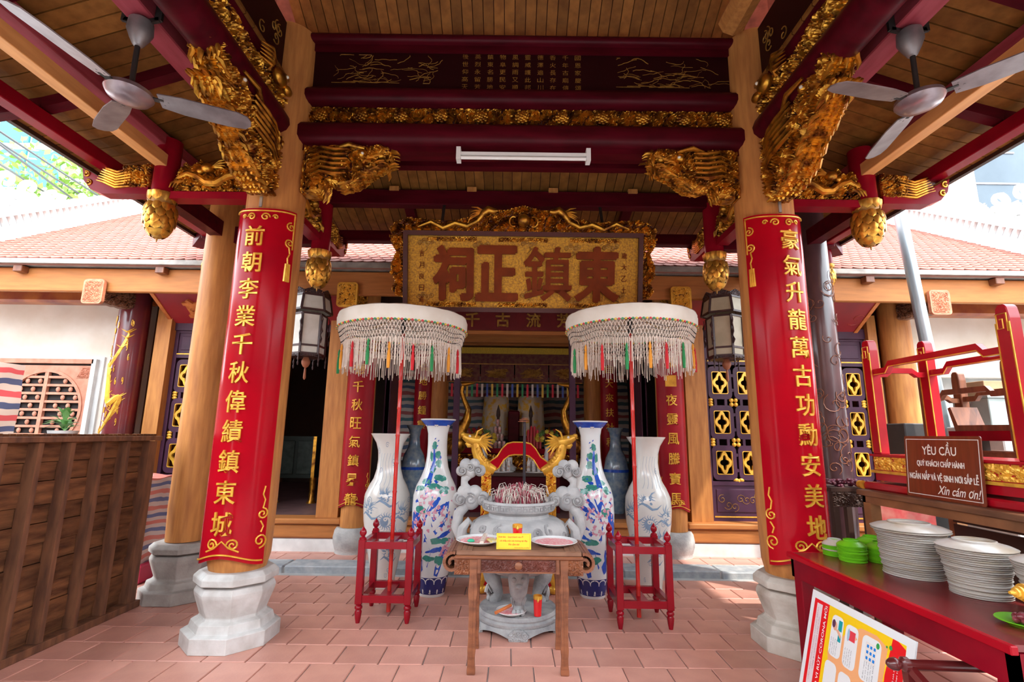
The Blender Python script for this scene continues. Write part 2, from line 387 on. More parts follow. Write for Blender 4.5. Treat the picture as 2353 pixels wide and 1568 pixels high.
# painted poem panel
pp = thing('painted_panel', 'dark lacquered panel with gold landscapes and a small gold poem, high between columns', 'panel', (.05, 4.06, 4.575))
MB().b2(XL, XR, 4.06, 4.12, 4.575, 5.045).build('board', PANEL, pp)
MB().b2(XL, XR, 4.04, 4.06, 4.975, 5.045).b2(XL, XR, 4.04, 4.06, 4.575, 4.60).build('moulding', DRED, pp)
poem = ['國恩家慶頌', '千年古廟傳', '香火長存在', '德澤遍山川', '靈威護此邦', '風調雨又順', '物阜更民安', '鎮東名勝地', '英烈永留芳', '後世仰高天']
for c, colm in enumerate(poem):
    for r, ch in enumerate(colm):
        v, f = fit_text(ch, .055, .05, .0, .0); MB().add(v, f, 0, frame((.055 + (4.5 - c) * .115, 4.0585, 4.945 - r * .078), (1, 0, 0), (0, 0, 1), (0, -1, 0))).build('character', GOLDD, pp)
def scrawl(seed, x0, x1, z0, z1):
    rg = random.Random(seed); m_ = MB()
    for i in range(44):
        x = rg.uniform(x0, x1); z = z0 + (z1 - z0) * rg.random() ** 1.2; pts = [(x, 4.058, z)]
        a = rg.uniform(-.4, .7)
        for j in range(6):
            a += rg.uniform(-.7, .7); x += .035 * math.cos(a); z += .02 * math.sin(a); z = min(max(z, z0), z1); pts.append((x, 4.058, z))
        m_.tube(pts, rg.uniform(.0015, .0035), 4)
    for i in range(5): m_.tube([(x0 + .1 * i, 4.058, z0 + .01 * (i % 3)), (x0 + .1 * i + .22, 4.058, z0 + .012 * (i % 2))], .003, 4)
    return m_
stuff(scrawl(4, -1.68, -.80, 4.66, 4.95).build('pine_landscape', GOLDD, pp))
stuff(scrawl(9, .92, 1.78, 4.65, 4.95).build('branch_landscape', GOLDD, pp))
# fluorescent tube
ft = thing('fluorescent_tube', 'unlit white fluorescent tube lamp under the red lintel beam', 'lamp', (.08, 3.95, 3.84))
MB().b2(-.49, .645, 3.925, 3.965, 3.875, 3.905).build('batten', mat('white_metal', (.8, .79, .77), .4, var=0), ft)
MB().tube([(-.46, 3.935, 3.855), (.615, 3.935, 3.855)], .016, 12).build('tube', mat('white_glass_tube', (.88, .87, .85), .2, var=0), ft, smooth=True)
for a, b in ((-.50, -.462), (.617, .655)): MB().b2(a, b, 3.92, 4.0, 3.835, 3.95).build('end_socket', mat('white_metal', (.8, .79, .77)), ft)
# -- rear skirt: rails and eave purlins
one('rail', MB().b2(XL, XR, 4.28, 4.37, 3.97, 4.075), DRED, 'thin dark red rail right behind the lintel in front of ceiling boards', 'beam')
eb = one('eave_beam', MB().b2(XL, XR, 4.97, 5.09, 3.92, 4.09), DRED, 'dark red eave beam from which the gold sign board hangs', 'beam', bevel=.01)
for x in (-1.28, -.45, .42, 1.27): MB().b2(x - .05, x + .05, 4.95, 5.02, 4.07, 4.115).build('wood_block', WOOD, eb)
one('outer_purlin', MB().b2(XL - 1.6, XR + 1.6, 5.56, 5.68, 3.74, 3.87), DRED, 'outermost red purlin under the rear eave behind the gold sign', 'beam', bevel=.01)
one('eave_fascia', MB().b2(XL - 1.88, XR + 1.88, 5.93, 5.98, 3.87, 3.96), DARKW, 'dark wooden fascia along the rear eave edge', 'fascia')
for x, sd in ((-1.17, 'left'), (1.27, 'right')):
    m_ = MB(); pr = [(.98, fz(.98))] + PROF[3:]
    for (a, za), (b, zb) in zip(pr, pr[1:]): m_.bar((x, YB + a, za - .05), (x, YB + b, zb - .05), .10, .09)
    one('rafter', m_, DRED, f'red rafter above the {sd} end of the gold sign', 'rafter')
# -- left and right sides
for sd, X0, sg in (('left', XL, -1), ('right', XR, 1)):
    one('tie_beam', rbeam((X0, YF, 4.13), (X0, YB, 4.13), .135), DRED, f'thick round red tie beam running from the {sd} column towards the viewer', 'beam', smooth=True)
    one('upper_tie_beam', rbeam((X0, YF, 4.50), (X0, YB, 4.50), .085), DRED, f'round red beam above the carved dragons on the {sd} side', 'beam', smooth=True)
    w_ = thing('clerestory_panel', f'dark lacquered clerestory panel with gold tracery high on the {sd} side', 'panel', (X0, 2, 4.6))
    MB().b2(X0 - .03, X0 + .03, YF, YB, 4.56, 5.10).build('board', PANEL, w_)
    m_ = MB(); rg = random.Random(5)
    for i in range(14):
        y = rg.uniform(1.4, 3.8); z = rg.uniform(4.65, 4.95); pts = [(X0 - sg * .034, y + .05 * a_, z + .05 * b_) for a_, b_ in spiral((0, 0), 1.2, 1.2, rg.uniform(0, 6))]; m_.tube(pts, .005, 4)
    stuff(m_.build('tracery', GOLDD, w_))
    g_ = thing('carved_dragon_frieze', f'gilded carved dragon frieze between round red beams beside the {sd} column', 'carving', (X0, 3, 4.24))
    MB().b2(X0 - .025, X0 + .025, YF, YB, 4.22, 4.46).build('backing', LAC, g_)
    m_ = MB(); carve(m_, [(2.35, 4.23), (3.95, 4.23), (3.95, 4.40), (3.7, 4.47), (3.35, 4.40), (3.0, 4.47), (2.7, 4.42), (2.35, 4.46)], .14, .010, 11 + sg, .12, .05, frame((X0 - sg * .06, 0, 0), (0, 1, 0), (sg, 0, 0)), both=False, stripes=.5)
    m_.build('relief', CARVE, g_)
    m_ = MB().sph((X0 - sg * .15, 3.62, 4.36), (.05, .09, .075), 12, 8).sph((X0 - sg * .17, 3.72, 4.31), (.035, .06, .04), 10, 7)
    for k in range(5): m_.tube([(X0 - sg * .16, 3.5 - .02 * k, 4.40 - .03 * k), (X0 - sg * .19, 3.4, 4.44 - .035 * k), (X0 - sg * .15, 3.3, 4.42 - .03 * k)], [.02, .016, .003], 6)
    m_.build('dragon_head', GOLD, g_, smooth=True)
    MB().sph((X0 - sg * .195, 3.65, 4.385), .014).build('eye', mat('ivory', (.75, .7, .6), .3, var=0), g_)
    PINKR = mat('pink_lit_red_beam', (.36, .06, .08), .5, spec=.2, var=.25, scale=5, stretch=(4, .7, 4), col2=(.27, .035, .05))  # pinker red carries the light falling on these side beams in its colour
    one('fan_beam', MB().b2(X0 + sg * .30, X0 + sg * .48, YF - 1.5, YB - .1, 4.17, 4.29), PINKR, f'square pinkish red beam that carries the {sd} ceiling fan', 'beam', bevel=.008)
    one('inner_purlin', MB().b2(X0 + sg * .98, X0 + sg * 1.09, YF - 1.5, YBO, 3.975, 4.08), PINKR, f'square red purlin above the plain wooden batten on the {sd} side', 'beam', bevel=.006)
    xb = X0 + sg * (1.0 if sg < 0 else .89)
    one('wood_batten', MB().b2(xb - .05, xb + .05, YF - 1.5, YB - .04, 3.775, 3.885), mat('bounce_lit_batten_wood', (.74, .35, .12), .5, var=.12, scale=5, stretch=(4, .6, 4), col2=(.60, .26, .08)), f'plain orange wooden batten under the {sd} ceiling ending at the hanging post', 'beam', bevel=.004)  # wood colour lightened to stand in for bounce light from the floor outside
    one('outer_purlin', MB().b2(X0 + sg * 1.47, X0 + sg * 1.58, YF - 1.5, YB + 1.5, 3.765, 3.88), RED, f'red outer purlin under the {sd} eave', 'beam', bevel=.006)
    one('eave_fascia', MB().b2(X0 + sg * 1.86, X0 + sg * 1.90, YF - 1.88, YB + 1.88, 3.875, 3.955), DARKW, f'dark fascia along the {sd} eave edge', 'fascia')
    for y, nm in ((2.55, 'near'), (3.42, 'far')):
        m_ = MB()
        for (a, za), (b, zb) in zip(PROF[1:], PROF[2:]): m_.bar((X0 + sg * a, y, za - .045), (X0 + sg * b, y, zb - .045), .09, .085)
        one('rafter', m_, DRED, f'{nm} one of two red rafters across the {sd} ceiling slope', 'rafter')
    m_ = MB(); pr = PROF[1:]
    for (a, za), (b, zb) in zip(pr, pr[1:]): m_.bar((X0 + sg * a, YB + a, za - .07), (X0 + sg * b, YB + b, zb - .07), .12, .12)
    one('hip_rafter', m_, DRED, f'dark red hip rafter running out over the {sd} corner column', 'rafter')
    xo = XLO if sg < 0 else XRO
    one('corner_tie', MB().b2(xo - .06, xo + .06, YB + .12, YBO + .75, 3.50, 3.66), DRED, f'dark red tie from the {sd} hanging post over the {sd} corner column', 'beam')
    one('cross_tie', MB().b2(xo, X0, YBO - .055, YBO + .055, 3.46, 3.64), DRED, f'dark red cross tie behind the {sd} scroll column', 'beam')
one('front_beam', rounded_box(XL, XR, YF - .12, YF + .12, 4.0, 4.6, .06), DRED, 'dark red beam over the front columns behind the viewer', 'beam'); one('front_panel', MB().b2(XL, XR, YF - .03, YF + .03, 4.6, 5.1), PANEL, 'dark panel over the front columns behind the viewer', 'board')
one('wood_beam', MB().tube([(1.93, 2.3, 5.16), (1.93, 3.88, 5.16)], .12, 8), WOOD, 'eight-sided bare wooden beam high at upper right column', 'beam')
# ================================================================ columns of the pavilion
def octo(prof): return prof
def stone_base(parent, x, y, s, m, n=8):
    """moulded octagonal stone plinth, prof = (radius, height)"""
    prof = [(.335, 0), (.335, .105), (.29, .115), (.275, .17), (.235, .185), (.225, .20), (.275, .34), (.278, .365), (.262, .40), (.225, .405), (.22, .412), (.292, .425), (.292, .47), (.255, .505)]
    MB().lathe([(r * s, z * s) for r, z in prof], n, (x, y, 0), a0=PI / 8).build('stone_base', m, parent, bevel=.004)
cols = []
for x, sd, side in ((XL, 'left', 0), (XR, 'right', 1)):
    c = thing('pavilion_column', f'large bare wooden column behind the {sd} red couplet board', 'column', (x, YB, 0), 'inner pavilion columns')
    MB().lathe([(.20, .505), (.222, .60), (.232, 1.0), (.234, 2.2), (.232, 3.6), (.225, 4.6), (.22, 5.12)], 40, (x, YB, 0)).build('shaft', WOOD, c, smooth=True)
    stone_base(c, x, YB, 1.0, STONEL if side == 0 else mat('warm_stone', (.62, .57, .50), .75, var=.2, scale=6, bump=.35, bscale=40, col2=(.42, .35, .28)))
for x, sd in ((XL, 'left'), (XR, 'right')):
    c = thing('pavilion_column', f'front {sd} wooden column beside the viewer', 'column', (x, YF, 0), 'inner pavilion columns')
    MB().lathe([(.20, .505), (.222, .60), (.232, 1.0), (.234, 2.2), (.232, 3.6), (.225, 4.6), (.22, 5.12)], 40, (x, YF, 0)).build('shaft', WOOD, c, smooth=True)
    stone_base(c, x, YF, 1.0, STONEL)
c = thing('corner_column', 'plain slim wooden corner column behind the left red couplet', 'column', (XLO - .01, YBO, 0))
MB().lathe([(.165, .50), (.175, .8), (.168, 2), (.158, 3.4), (.15, 4.0)], 32, (XLO - .01, YBO, 0)).build('shaft', WOOD, c, smooth=True)
stone_base(c, XLO - .01, YBO, .98, mat('brown_grey_stone', (.40, .37, .34), .8, var=.2, scale=7, bump=.4, bscale=40, col2=(.26, .23, .21)))
c = thing('corner_column', 'dark brown lacquered corner column with faint dragon painting behind right couplet', 'column', (XRO + .04, YBO, 0))
DLAC = mat('worn_brown_lacquer', (.085, .040, .045), .28, var=.25, scale=5, stretch=(2, 2, .8), coat=.4, col2=(.05, .022, .026))
MB().lathe([(.15, .50), (.16, .8), (.156, 2), (.145, 3.4), (.14, 4.0)], 32, (XRO + .04, YBO, 0)).build('shaft', DLAC, c, smooth=True)
stone_base(c, XRO + .04, YBO, .98, STONE)
rg = random.Random(3); m_ = MB()
for i in range(60):
    a0 = rg.uniform(PI * .95, PI * 1.9); z0 = rg.uniform(.9, 3.2) if i % 3 else rg.uniform(1.2, 2.0)
    pts = []
    for u, w_ in spiral((0, 0), rg.uniform(.05, .11), rg.uniform(.6, 1.5), rg.uniform(0, 6), 14): pts.append((XRO + .04 + .161 * math.cos(a0 + u / .16), YBO + .161 * math.sin(a0 + u / .16), z0 + w_))
    m_.tube(pts, .0035, 4)
stuff(m_.build('dragon_painting', mat('rust_paint', (.30, .10, .045), .5, var=.2), c))

# ---------------------------------------------------------------- curved couplet boards
def couplet(x, y, rad, half, z0, z1, text, size, z_first, pitch, name, label, tassel_side, ornament=True, m=None, shift=0, group=None, gold=None):
    t = thing(name, label, 'couplet board', (x, y, z0), group); gold = gold or GOLDB
    n = 20; v = []; zs = [z0, z0 + .05] + [z0 + .05 + (z1 - z0 - .1) * i / 10 for i in range(1, 10)] + [z1 - .05, z1]
    for zi, z in enumerate(zs):
        for rr in (rad, rad + .022):
            for i in range(n + 1):
                a = -PI / 2 - half + 2 * half * i / n; zz = z
                if zi == 0: zz = z + .030 * math.cos((a + PI / 2) / half * PI)
                if zi == len(zs) - 1: zz = z - .012 * math.cos((a + PI / 2) / half * PI)
                v.append((x + rr * math.cos(a), y + rr * math.sin(a), zz))
    k = n + 1; f = []
    for j in range(len(zs) - 1):
        b = j * 2 * k
        for i in range(n): f += [(b + k + i, b + k + i + 1, b + 3 * k + i + 1, b + 3 * k + i), (b + i + 1, b + i, b + 2 * k + i, b + 2 * k + i + 1)]
        f += [(b, b + k, b + 3 * k, b + 2 * k), (b + n + k, b + n, b + 2 * k + n, b + 3 * k + n)]
    for i in range(n):
        f.append((i, i + 1, k + i + 1, k + i)); b = (len(zs) - 1) * 2 * k; f.append((b + i + 1, b + i, b + k + i, b + k + i + 1))
    MB().add(v, f).build('board', m or REDB, t, smooth=True)
    R2 = rad + .023
    def wrap(P):
        P = np.asarray(P, float); a = -PI / 2 + shift + P[:, 0] / R2; r = R2 + P[:, 2]
        return np.stack([x + r * np.cos(a), y + r * np.sin(a), P[:, 1]], 1)
    for i, ch in enumerate(text):
        v, f = fit_text(ch, size, size * 1.08, .009, .016); v = v.copy(); v[:, 1] += z_first - i * pitch; v[:, 2] += .004
        MB().add(wrap(v), f).build('character', gold, t)
    if ornament:
        W = half * R2; e = .012; sc = W / .30
        def orn(name, curves, r=.0065):
            m_ = MB()
            for c_ in curves: m_.tube(wrap([(a - shift * R2, b, .004) for a, b in c_]), r * sc, 5)
            m_.build(name, gold, t)
        ts = tassel_side; q = .07 * sc
        zt = z1 + .0; zb = z0 - .0
        cw = lambda u: math.cos(u / W * PI)
        edge = [-W + .016 + (2 * W - .032) * i / 24 for i in range(25)]
        orn('top_ornament', [[(u, zt - .012 * cw(u) - .022) for u in edge]] +
            [spiral((s_ * .055 * sc, zt - .085 * sc), q * .5, 1.4, 0 if s_ > 0 else PI, 18, .15, s_) for s_ in (-1, 1)] + [spiral((s_ * .13 * sc, zt - .075 * sc), q * .3, 1.2, PI if s_ > 0 else 0, 14, .15, -s_) for s_ in (-1, 1)])
        xs = ts * (W - .045 * sc)
        orn('side_ornament', [[(ts * (W - .018), zt - .02 - .05 * i) for i in range(7)], spiral((xs, zt - .13 * sc), q * .55, 1.5, PI / 2, 18, .15, ts), spiral((xs, zt - .27 * sc), q * .55, 1.5, -PI / 2, 18, .15, -ts),
            [(xs, zt - .31 * sc), (xs + .01, zt - .36 * sc), (xs - .006, zt - .40 * sc), (xs, zt - .45 * sc)]])
        orn('tassel', [[(xs + .012 * k_ * sc, zt - .45 * sc), (xs + .016 * k_ * sc, zt - .60 * sc)] for k_ in (-1, 0, 1)], .011)
        orn('bottom_ornament', [[(u, zb + .030 * cw(u) + .028) for u in edge], [(-.12 * sc, zb + .075), (-.05 * sc, zb + .105), (0, zb + .15), (.05 * sc, zb + .105), (.12 * sc, zb + .075)]] +
            [spiral((s_ * .075 * sc, zb + .125 * sc), q * .6, 1.5, PI if s_ > 0 else 0, 18, .15, -s_) for s_ in (-1, 1)])
        orn('corner_ornament', [spiral((xs, zb + .14 * sc), q * .75, 1.5, -PI / 2, 18, .15, ts), spiral((xs, zb + .33 * sc), q * .6, 1.5, PI / 2, 18, .15, -ts),
            [(xs, zb + .20 * sc), (xs + .015, zb + .24 * sc), (xs - .01, zb + .28 * sc)], [(xs, zb + .37 * sc), (xs + .012, zb + .43 * sc), (xs - .008, zb + .47 * sc), (xs + .004, zb + .53 * sc)]])
        MB().box((x, y - rad - .012, z1 + .05), (.022, .012, .09)).build('hanging_hook', mat('steel', (.4, .4, .4), .35, metal=.8, var=0), t)
    return t
couplet(XL, YB, .245, 1.12, .585, 3.32, '前朝李業千秋偉績鎮東城', .155, 3.07, .2215, 'couplet_board', 'red couplet board of eleven gold characters on the left wooden column', 1, shift=-.06)
couplet(XR, YB, .245, 1.12, .625, 3.33, '豪氣升龍萬古功勳安美地', .155, 3.10, .2215, 'couplet_board', 'red couplet board of eleven gold characters on the right wooden column', -1, shift=.20)

# ================================================================ carved brackets
def head(mb, M, s=1.0, side=(-1, 1), warp=None):
    """dragon features on a bracket given in its local frame (x = outward, y = thickness, z = up)"""
    A = np.array(M)
    def P(p):
        p = np.array(warp(p) if warp else p, float); return tuple(A[:3, :3] @ p + A[:3, 3])
    for sy in side:
        mb.sph(P((.52 * s, sy * .085, -.10 * s)), .042 * s, 12, 8)                       # brow
        mb.sph(P((.68 * s, sy * .05, -.09 * s)), .035 * s, 10, 7)                        # nostril
        mb.tube([P((.30 * s, sy * .10, -.05 * s)), P((.42 * s, sy * .13, -.03 * s)), P((.55 * s, sy * .11, -.055 * s))], [.012, .022, .012], 7)   # brow ridge
        for k in range(6):                                                              # mane
            z = -.06 - .045 * k; mb.tube([P((.40 * s, sy * .10, z * s)), P((.30 * s, sy * .135, (z - .025) * s)), P((.18 * s, sy * .125, (z + .005) * s)), P((.08 * s, sy * .11, (z - .03) * s))], [.012, .018, .013, .004], 6)
        mb.tube([P(((.72 - .05 * i) * s, sy * (.07 + .01 * math.sin(i)), (-.15 - .018 * i + .012 * math.sin(i * 1.7)) * s)) for i in range(8)], [.012] * 7 + [.004], 6)   # jaw line
        for k in range(4): mb.tube([P(((.66 - .05 * k) * s, sy * .075, (-.165 - .02 * k) * s)), P(((.655 - .05 * k) * s, sy * .078, (-.20 - .02 * k) * s))], [.009, .002], 5)   # teeth
    for k in range(9):                                                                  # scaled belly plates
        t_ = k / 8; mb.sph(P(((.50 - .30 * t_) * s, 0, (-.30 - .06 * math.sin(PI * t_)) * s)), (.035, .035, .035), 8, 6)
BR = [(0, 0), (.60, .0), (.66, .02), (.70, -.01), (.765, -.03), (.77, -.085), (.70, -.10), (.60, -.135), (.58, -.155), (.66, -.155), (.74, -.14), (.745, -.17), (.68, -.215), (.60, -.26), (.50, -.345), (.40, -.375), (.29, -.36), (.235, -.335), (.225, -.43), (.12, -.455), (0, -.45)]
EYE = mat('ivory', (.75, .7, .6), .3, var=0)
def dragon_bracket(name, label, M, s, seed, side=(-1, 1), poly=BR, thick=.15, warp=None):
    A = np.array(M); t = thing(name, label, 'bracket', tuple(A[:3, 3]))
    m_ = MB(); carve(m_, [(a * s, b * s) for a, b in poly], thick, .0085, seed, .125, .050, M, holes=.12, stripes=.2); m_.build('carved_body', CARVE, t)
    rg = random.Random(seed); sc_ = MB(); pts = [(a * s, b * s) for a, b in poly]
    for (a0, b0), (a1, b1) in zip(pts[2:-2], pts[3:-1]):                                    # scales and curls covering the outer edge
        L_ = math.hypot(a1 - a0, b1 - b0); k_ = max(1, int(L_ / .028))
        for i in range(k_):
            u = (i + rg.random()) / k_
            for yy in (-.38, -.12, .12, .38):
                du, dw = (a1 - a0) / L_, (b1 - b0) / L_; q = rg.uniform(.7, 1.3); p0 = (a0 + (a1 - a0) * u, b0 + (b1 - b0) * u); y_ = yy * thick + rg.uniform(-.012, .012)
                T = lambda f, o, y2: tuple(A[:3, :3] @ np.array((p0[0] + du * f * q + dw * -o * q, y2, p0[1] + dw * f * q + du * o * q)) + A[:3, 3])
                sc_.tube([T(-.01, .008, y_), T(.02, -.016, y_ + .2 * y_), T(.055, -.012, y_ + .35 * y_), T(.085, -.022, y_ + .25 * y_)], [.010 * q, .018 * q, .013 * q, .002], 6)
    stuff(sc_.build('edge_scales', GOLD, t, smooth=True))
    h_ = MB(); head(h_, M, s, side, warp); h_.build('dragon_features', GOLD, t, smooth=True)
    for sy in side:
        e = (.535 * s, sy * .112, -.105 * s); e = A[:3, :3] @ np.array(warp(e) if warp else e) + A[:3, 3]; MB().sph(tuple(e), .015 * s).build('eye', EYE, t, smooth=True)
    return t
dragon_bracket('dragon_bracket', 'gilded dragon bracket reaching inward from the left column under the lintel', frame((XL + .22, 4.07, 4.0), (1, 0, 0), (0, 1, 0)), 1.0, 21)
dragon_bracket('dragon_bracket', 'gilded dragon bracket reaching inward from the right column under the lintel', frame((XR - .22, 4.07, 4.0), (-1, 0, 0), (0, -1, 0)), 1.0, 22)
BRY = [(0, 0), (.60, .02), (.80, .06), (.93, .12), (.99, .09), (.985, .01), (.90, -.06), (.78, -.10), (.76, -.13), (.86, -.12), (.93, -.13), (.90, -.19), (.80, -.25), (.70, -.31), (.60, -.36), (.50, -.45), (.36, -.53), (.22, -.57), (.10, -.58), (0, -.52)]
WARP = lambda p: (p[0] * 1.28, p[1] * 1.12, p[2] * 1.05 + .17 * max(0, p[0] - .1) / .65)
dragon_bracket('dragon_bracket', 'gilded dragon head bracket pointing at the viewer from the left column', frame((XL, YB - .2, 4.0), (0, -1, 0), (1, 0, 0)), 1.0, 23, poly=BRY, thick=.17, warp=WARP)
dragon_bracket('dragon_bracket', 'gilded dragon head bracket pointing at the viewer from the right column', frame((XR, YB - .2, 4.0), (0, -1, 0), (1, 0, 0)), 1.0, 24, poly=BRY, thick=.17, warp=WARP)
DRG = [(0, 0), (.70, 0), (.72, .12), (.69, .2), (.64, .30), (.58, .25), (.50, .32), (.44, .24), (.34, .27), (.25, .36), (.15, .40), (.05, .36), (0, .28)]
PHX = [(0, .02), (.08, .0), (.36, .0), (.46, .04), (.52, .10), (.55, .19), (.47, .165), (.42, .215), (.32, .20), (.24, .25), (.12, .22), (0, .25)]
def tie(label, x, y, d, length, sd):
    """carved dragon lying on a tie between column and hanging post"""
    dx, dy = d; M = frame((x, y, 3.555), (dx, dy, 0), (-dy, dx, 0)); t = thing('carved_tie', label, 'carving', (x, y, 3.49))
    p = Vector((x, y, 3.52)); q = p + Vector((dx, dy, 0)) * length
    MB().bar(p, q, .12, .065).build('red_tie', RED, t)
    s = length / .72; m_ = MB(); carve(m_, [(a * s, b * .95) for a, b in DRG], .09, .0075, int(abs(x * 31 + y * 7)), .10, .04, M, holes=.2, stripes=.4); m_.build('dragon_relief', CARVE, t)
    m_ = MB(); A = np.array(M)
    P = lambda a, b, c: tuple(A[:3, :3] @ np.array((a * s, b, c)) + A[:3, 3])
    for sy in (-1, 1):
        m_.tube([P(.04 + .09 * i, sy * .07, .11 + .05 * math.sin(i * 1.35)) for i in range(8)], [.03, .034, .036, .036, .034, .03, .026, .012], 8)      # writhing body
        m_.sph(P(.40, sy * .085, .20), (.05, .05, .045), 10, 7); m_.sph(P(.46, sy * .085, .175), .03, 8, 6)                                               # head
        for k in range(4): m_.tube([P(.36, sy * .08, .22), P(.30 - .01 * k, sy * .09, .27 - .02 * k), P(.25, sy * .08, .29 - .03 * k)], [.014, .01, .002], 5)
        for k in range(3): m_.tube([P(.60 + .03 * k, sy * .07, .09), P(.64 + .03 * k, sy * .085, .06), P(.66 + .03 * k, sy * .08, .02)], [.014, .012, .004], 5)   # claws
    m_.build('dragon_body', GOLD, t, smooth=True); return t
def phoenix(label, x, y, d, seed):
    dx, dy = d; M = frame((x, y, 3.575), (dx, dy, 0), (-dy, dx, 0)); t = thing('carved_console', label, 'carving', (x, y, 3.53)); A = np.array(M)
    P = lambda a, b, c: tuple(A[:3, :3] @ np.array((a, b, c)) + A[:3, 3])
    MB().prism([(0, -.05), (.40, -.05), (.50, -.01), (.57, .07), (.60, .19), (.52, .15), (.3, .02), (0, .02)], -.055, .055, 'xz', 0, M).build('red_arm', RED, t)
    m_ = MB(); carve(m_, [(a, b) for a, b in PHX if a <= .3] + [(.02, .25)] if False else [(0, .0), (.22, .0), (.26, .22), (.12, .23), (0, .24)], .10, .0075, seed, .07, .028, M, holes=.1); m_.build('carved_body', CARVE, t)
    m_ = MB()
    for sy in (-1, 1):
        for k in range(7): m_.tube([P(.16, sy * .055, .02 + .028 * k), P(.28, sy * .06, .005 + .024 * k), P(.38, sy * .06, .05 + .022 * k), P(.46 - .008 * k, sy * .055, .075 + .021 * k)], [.010, .013, .012, .004], 6)   # tail feathers
        for (a, b) in ((.52, .05), (.55, .13)): m_.tube([P(u, sy * .058, w_) for u, w_ in spiral((a, b), .03, 1.3, 1)], .008, 5)
    m_.build('feathers', GOLD, t, smooth=True); return t
tie('gilded dragon tie between left column and left hanging post', XL - .2, YB, (-1, 0), .70, 'l')
tie('gilded dragon tie between right column and right hanging post', XR + .2, YB, (1, 0), .66, 'r')
phoenix('gilded feathered console end outside the left hanging post', XLO - .1, YB, (-1, 0), 31)
phoenix('gilded feathered console end outside the right hanging post', XRO + .08, YB, (1, 0), 32)
tie('gilded dragon tie behind the left column above left lantern', XL, YB + .2, (0, 1), .66, 'l')
tie('gilded dragon tie behind the right column above right lantern', XR, YB + .2, (0, 1), .66, 'r')
phoenix('gilded console behind the rear left hanging post', XL + .02, YBO + .1, (0, 1), 33)
phoenix('gilded console behind the rear right hanging post', XR - .03, YBO + .1, (0, 1), 34)

# ================================================================ hanging posts with lotus buds
def petal(w, h, b):
    """a bulging shield-shaped scale, tip down"""
    v = []; nx, nz = 4, 4
    for j in range(nz + 1):
        t_ = j / nz; ww = w * math.sqrt(max(0, 1 - t_ ** 2.6)) * (1 if j < nz else 0)
        for i in range(nx + 1):
            u = -1 + 2 * i / nx; v.append((ww * u / 2, -b * (1 - u * u) * (1 - t_ ** 2) - .002, -h * t_))
    f = [(j * (nx + 1) + i, j * (nx + 1) + i + 1, (j + 1) * (nx + 1) + i + 1, (j + 1) * (nx + 1) + i) for j in range(nz) for i in range(nx)]
    o = MB().add(v, f).build('petal', PETM, smooth=True); me = o.data; bpy.data.objects.remove(o); return me
PETM = per_object(mat('gilded_scale', (.80, .42, .06), .33, metal=.75, var=.2, scale=30, col2=(.45, .18, .03)), .45)
PET = petal(.105, .080, .020)
def hanging_post(x, y, ztop, zb, r, label, post_m=RED, pet_m=None, s=1.0):
    t = thing('hanging_post', label, 'hanging post', (x, y, zb - .40 * s))
    MB().lathe([(r, 0), (r, ztop - zb)], 20, (x, y, zb)).build('post', post_m, t, smooth=True)
    c_ = zb - .095 * s
    MB().lathe([(.03 * s, -.30 * s), (.075 * s, -.25 * s), (.095 * s, -.15 * s), (.095 * s, -.06 * s), (.085 * s, 0), (.10 * s, .03 * s), (.105 * s, .075 * s), (.095 * s, .10 * s)], 20, (x, y, c_)).build('core', GOLDD, t, smooth=True)
    def R(z):                                       # bulb radius at local height z (<0)
        u = -z / (.30 * s); return .105 * s * math.sqrt(max(.03, 1 - ((u - .38) / .66) ** 2))
    for row in range(5):
        n = 10 if row < 3 else (8 if row == 3 else 5); z = -(.01 + .056 * row) * s; rr = R(z - .02 * s)
        for i in range(n):
            a = 2 * PI * (i + .5 * (row % 2)) / n; lean = math.atan2(R(z) - R(min(-.001, z - .07 * s)), .07 * s) - .24
            o = link('petal', PET, t, None); o.parent = None
            k = s * (1.0 if row < 3 else .85); wsc = 2 * PI * rr / n / .088
            M = Matrix.Translation((x + rr * math.cos(a), y + rr * math.sin(a), c_ + z)) @ Matrix.Rotation(a + PI / 2, 4, 'Z') @ Matrix.Rotation(lean, 4, 'X') @ Matrix.Diagonal((wsc, k, k, 1))
            o.parent = t; o.matrix_parent_inverse = PINV[t.name]; o.matrix_basis = M
    for i in range(9):
        a = 2 * PI * i / 9; o = link('petal', PET, t); rr = .100 * s
        o.matrix_basis = Matrix.Translation((x + rr * math.cos(a), y + rr * math.sin(a), c_ + .095 * s)) @ Matrix.Rotation(a + PI / 2, 4, 'Z') @ Matrix.Diagonal((.85 * s, s, s, 1))
    MB().tube([(x, y, c_ - .29 * s), (x, y, c_ - .335 * s)], [.012, .004], 6).build('tip', GOLDD, t)
    return t
hanging_post(XLO, YB, 4.05, 3.54, .095, 'red hanging post with a gold scaled lotus bud under the left eave')
hanging_post(XRO - .04, YB, 4.05, 3.55, .095, 'red hanging post with a gold scaled lotus bud under the right eave')
hanging_post(XL + .03, YBO, 3.98, 3.39, .095, 'red hanging post with gold lotus bud above the left lantern')
hanging_post(XR - .05, YBO, 3.98, 3.42, .095, 'red hanging post with gold lotus bud above the right lantern')
hanging_post(-3.72, 5.88, 3.92, 3.62, .07, 'pale lotus bud post half hidden behind the left corner column', s=.72)
hanging_post(3.86, 5.88, 3.92, 3.62, .07, 'pale lotus bud post half hidden behind the dark corner column', s=.72)

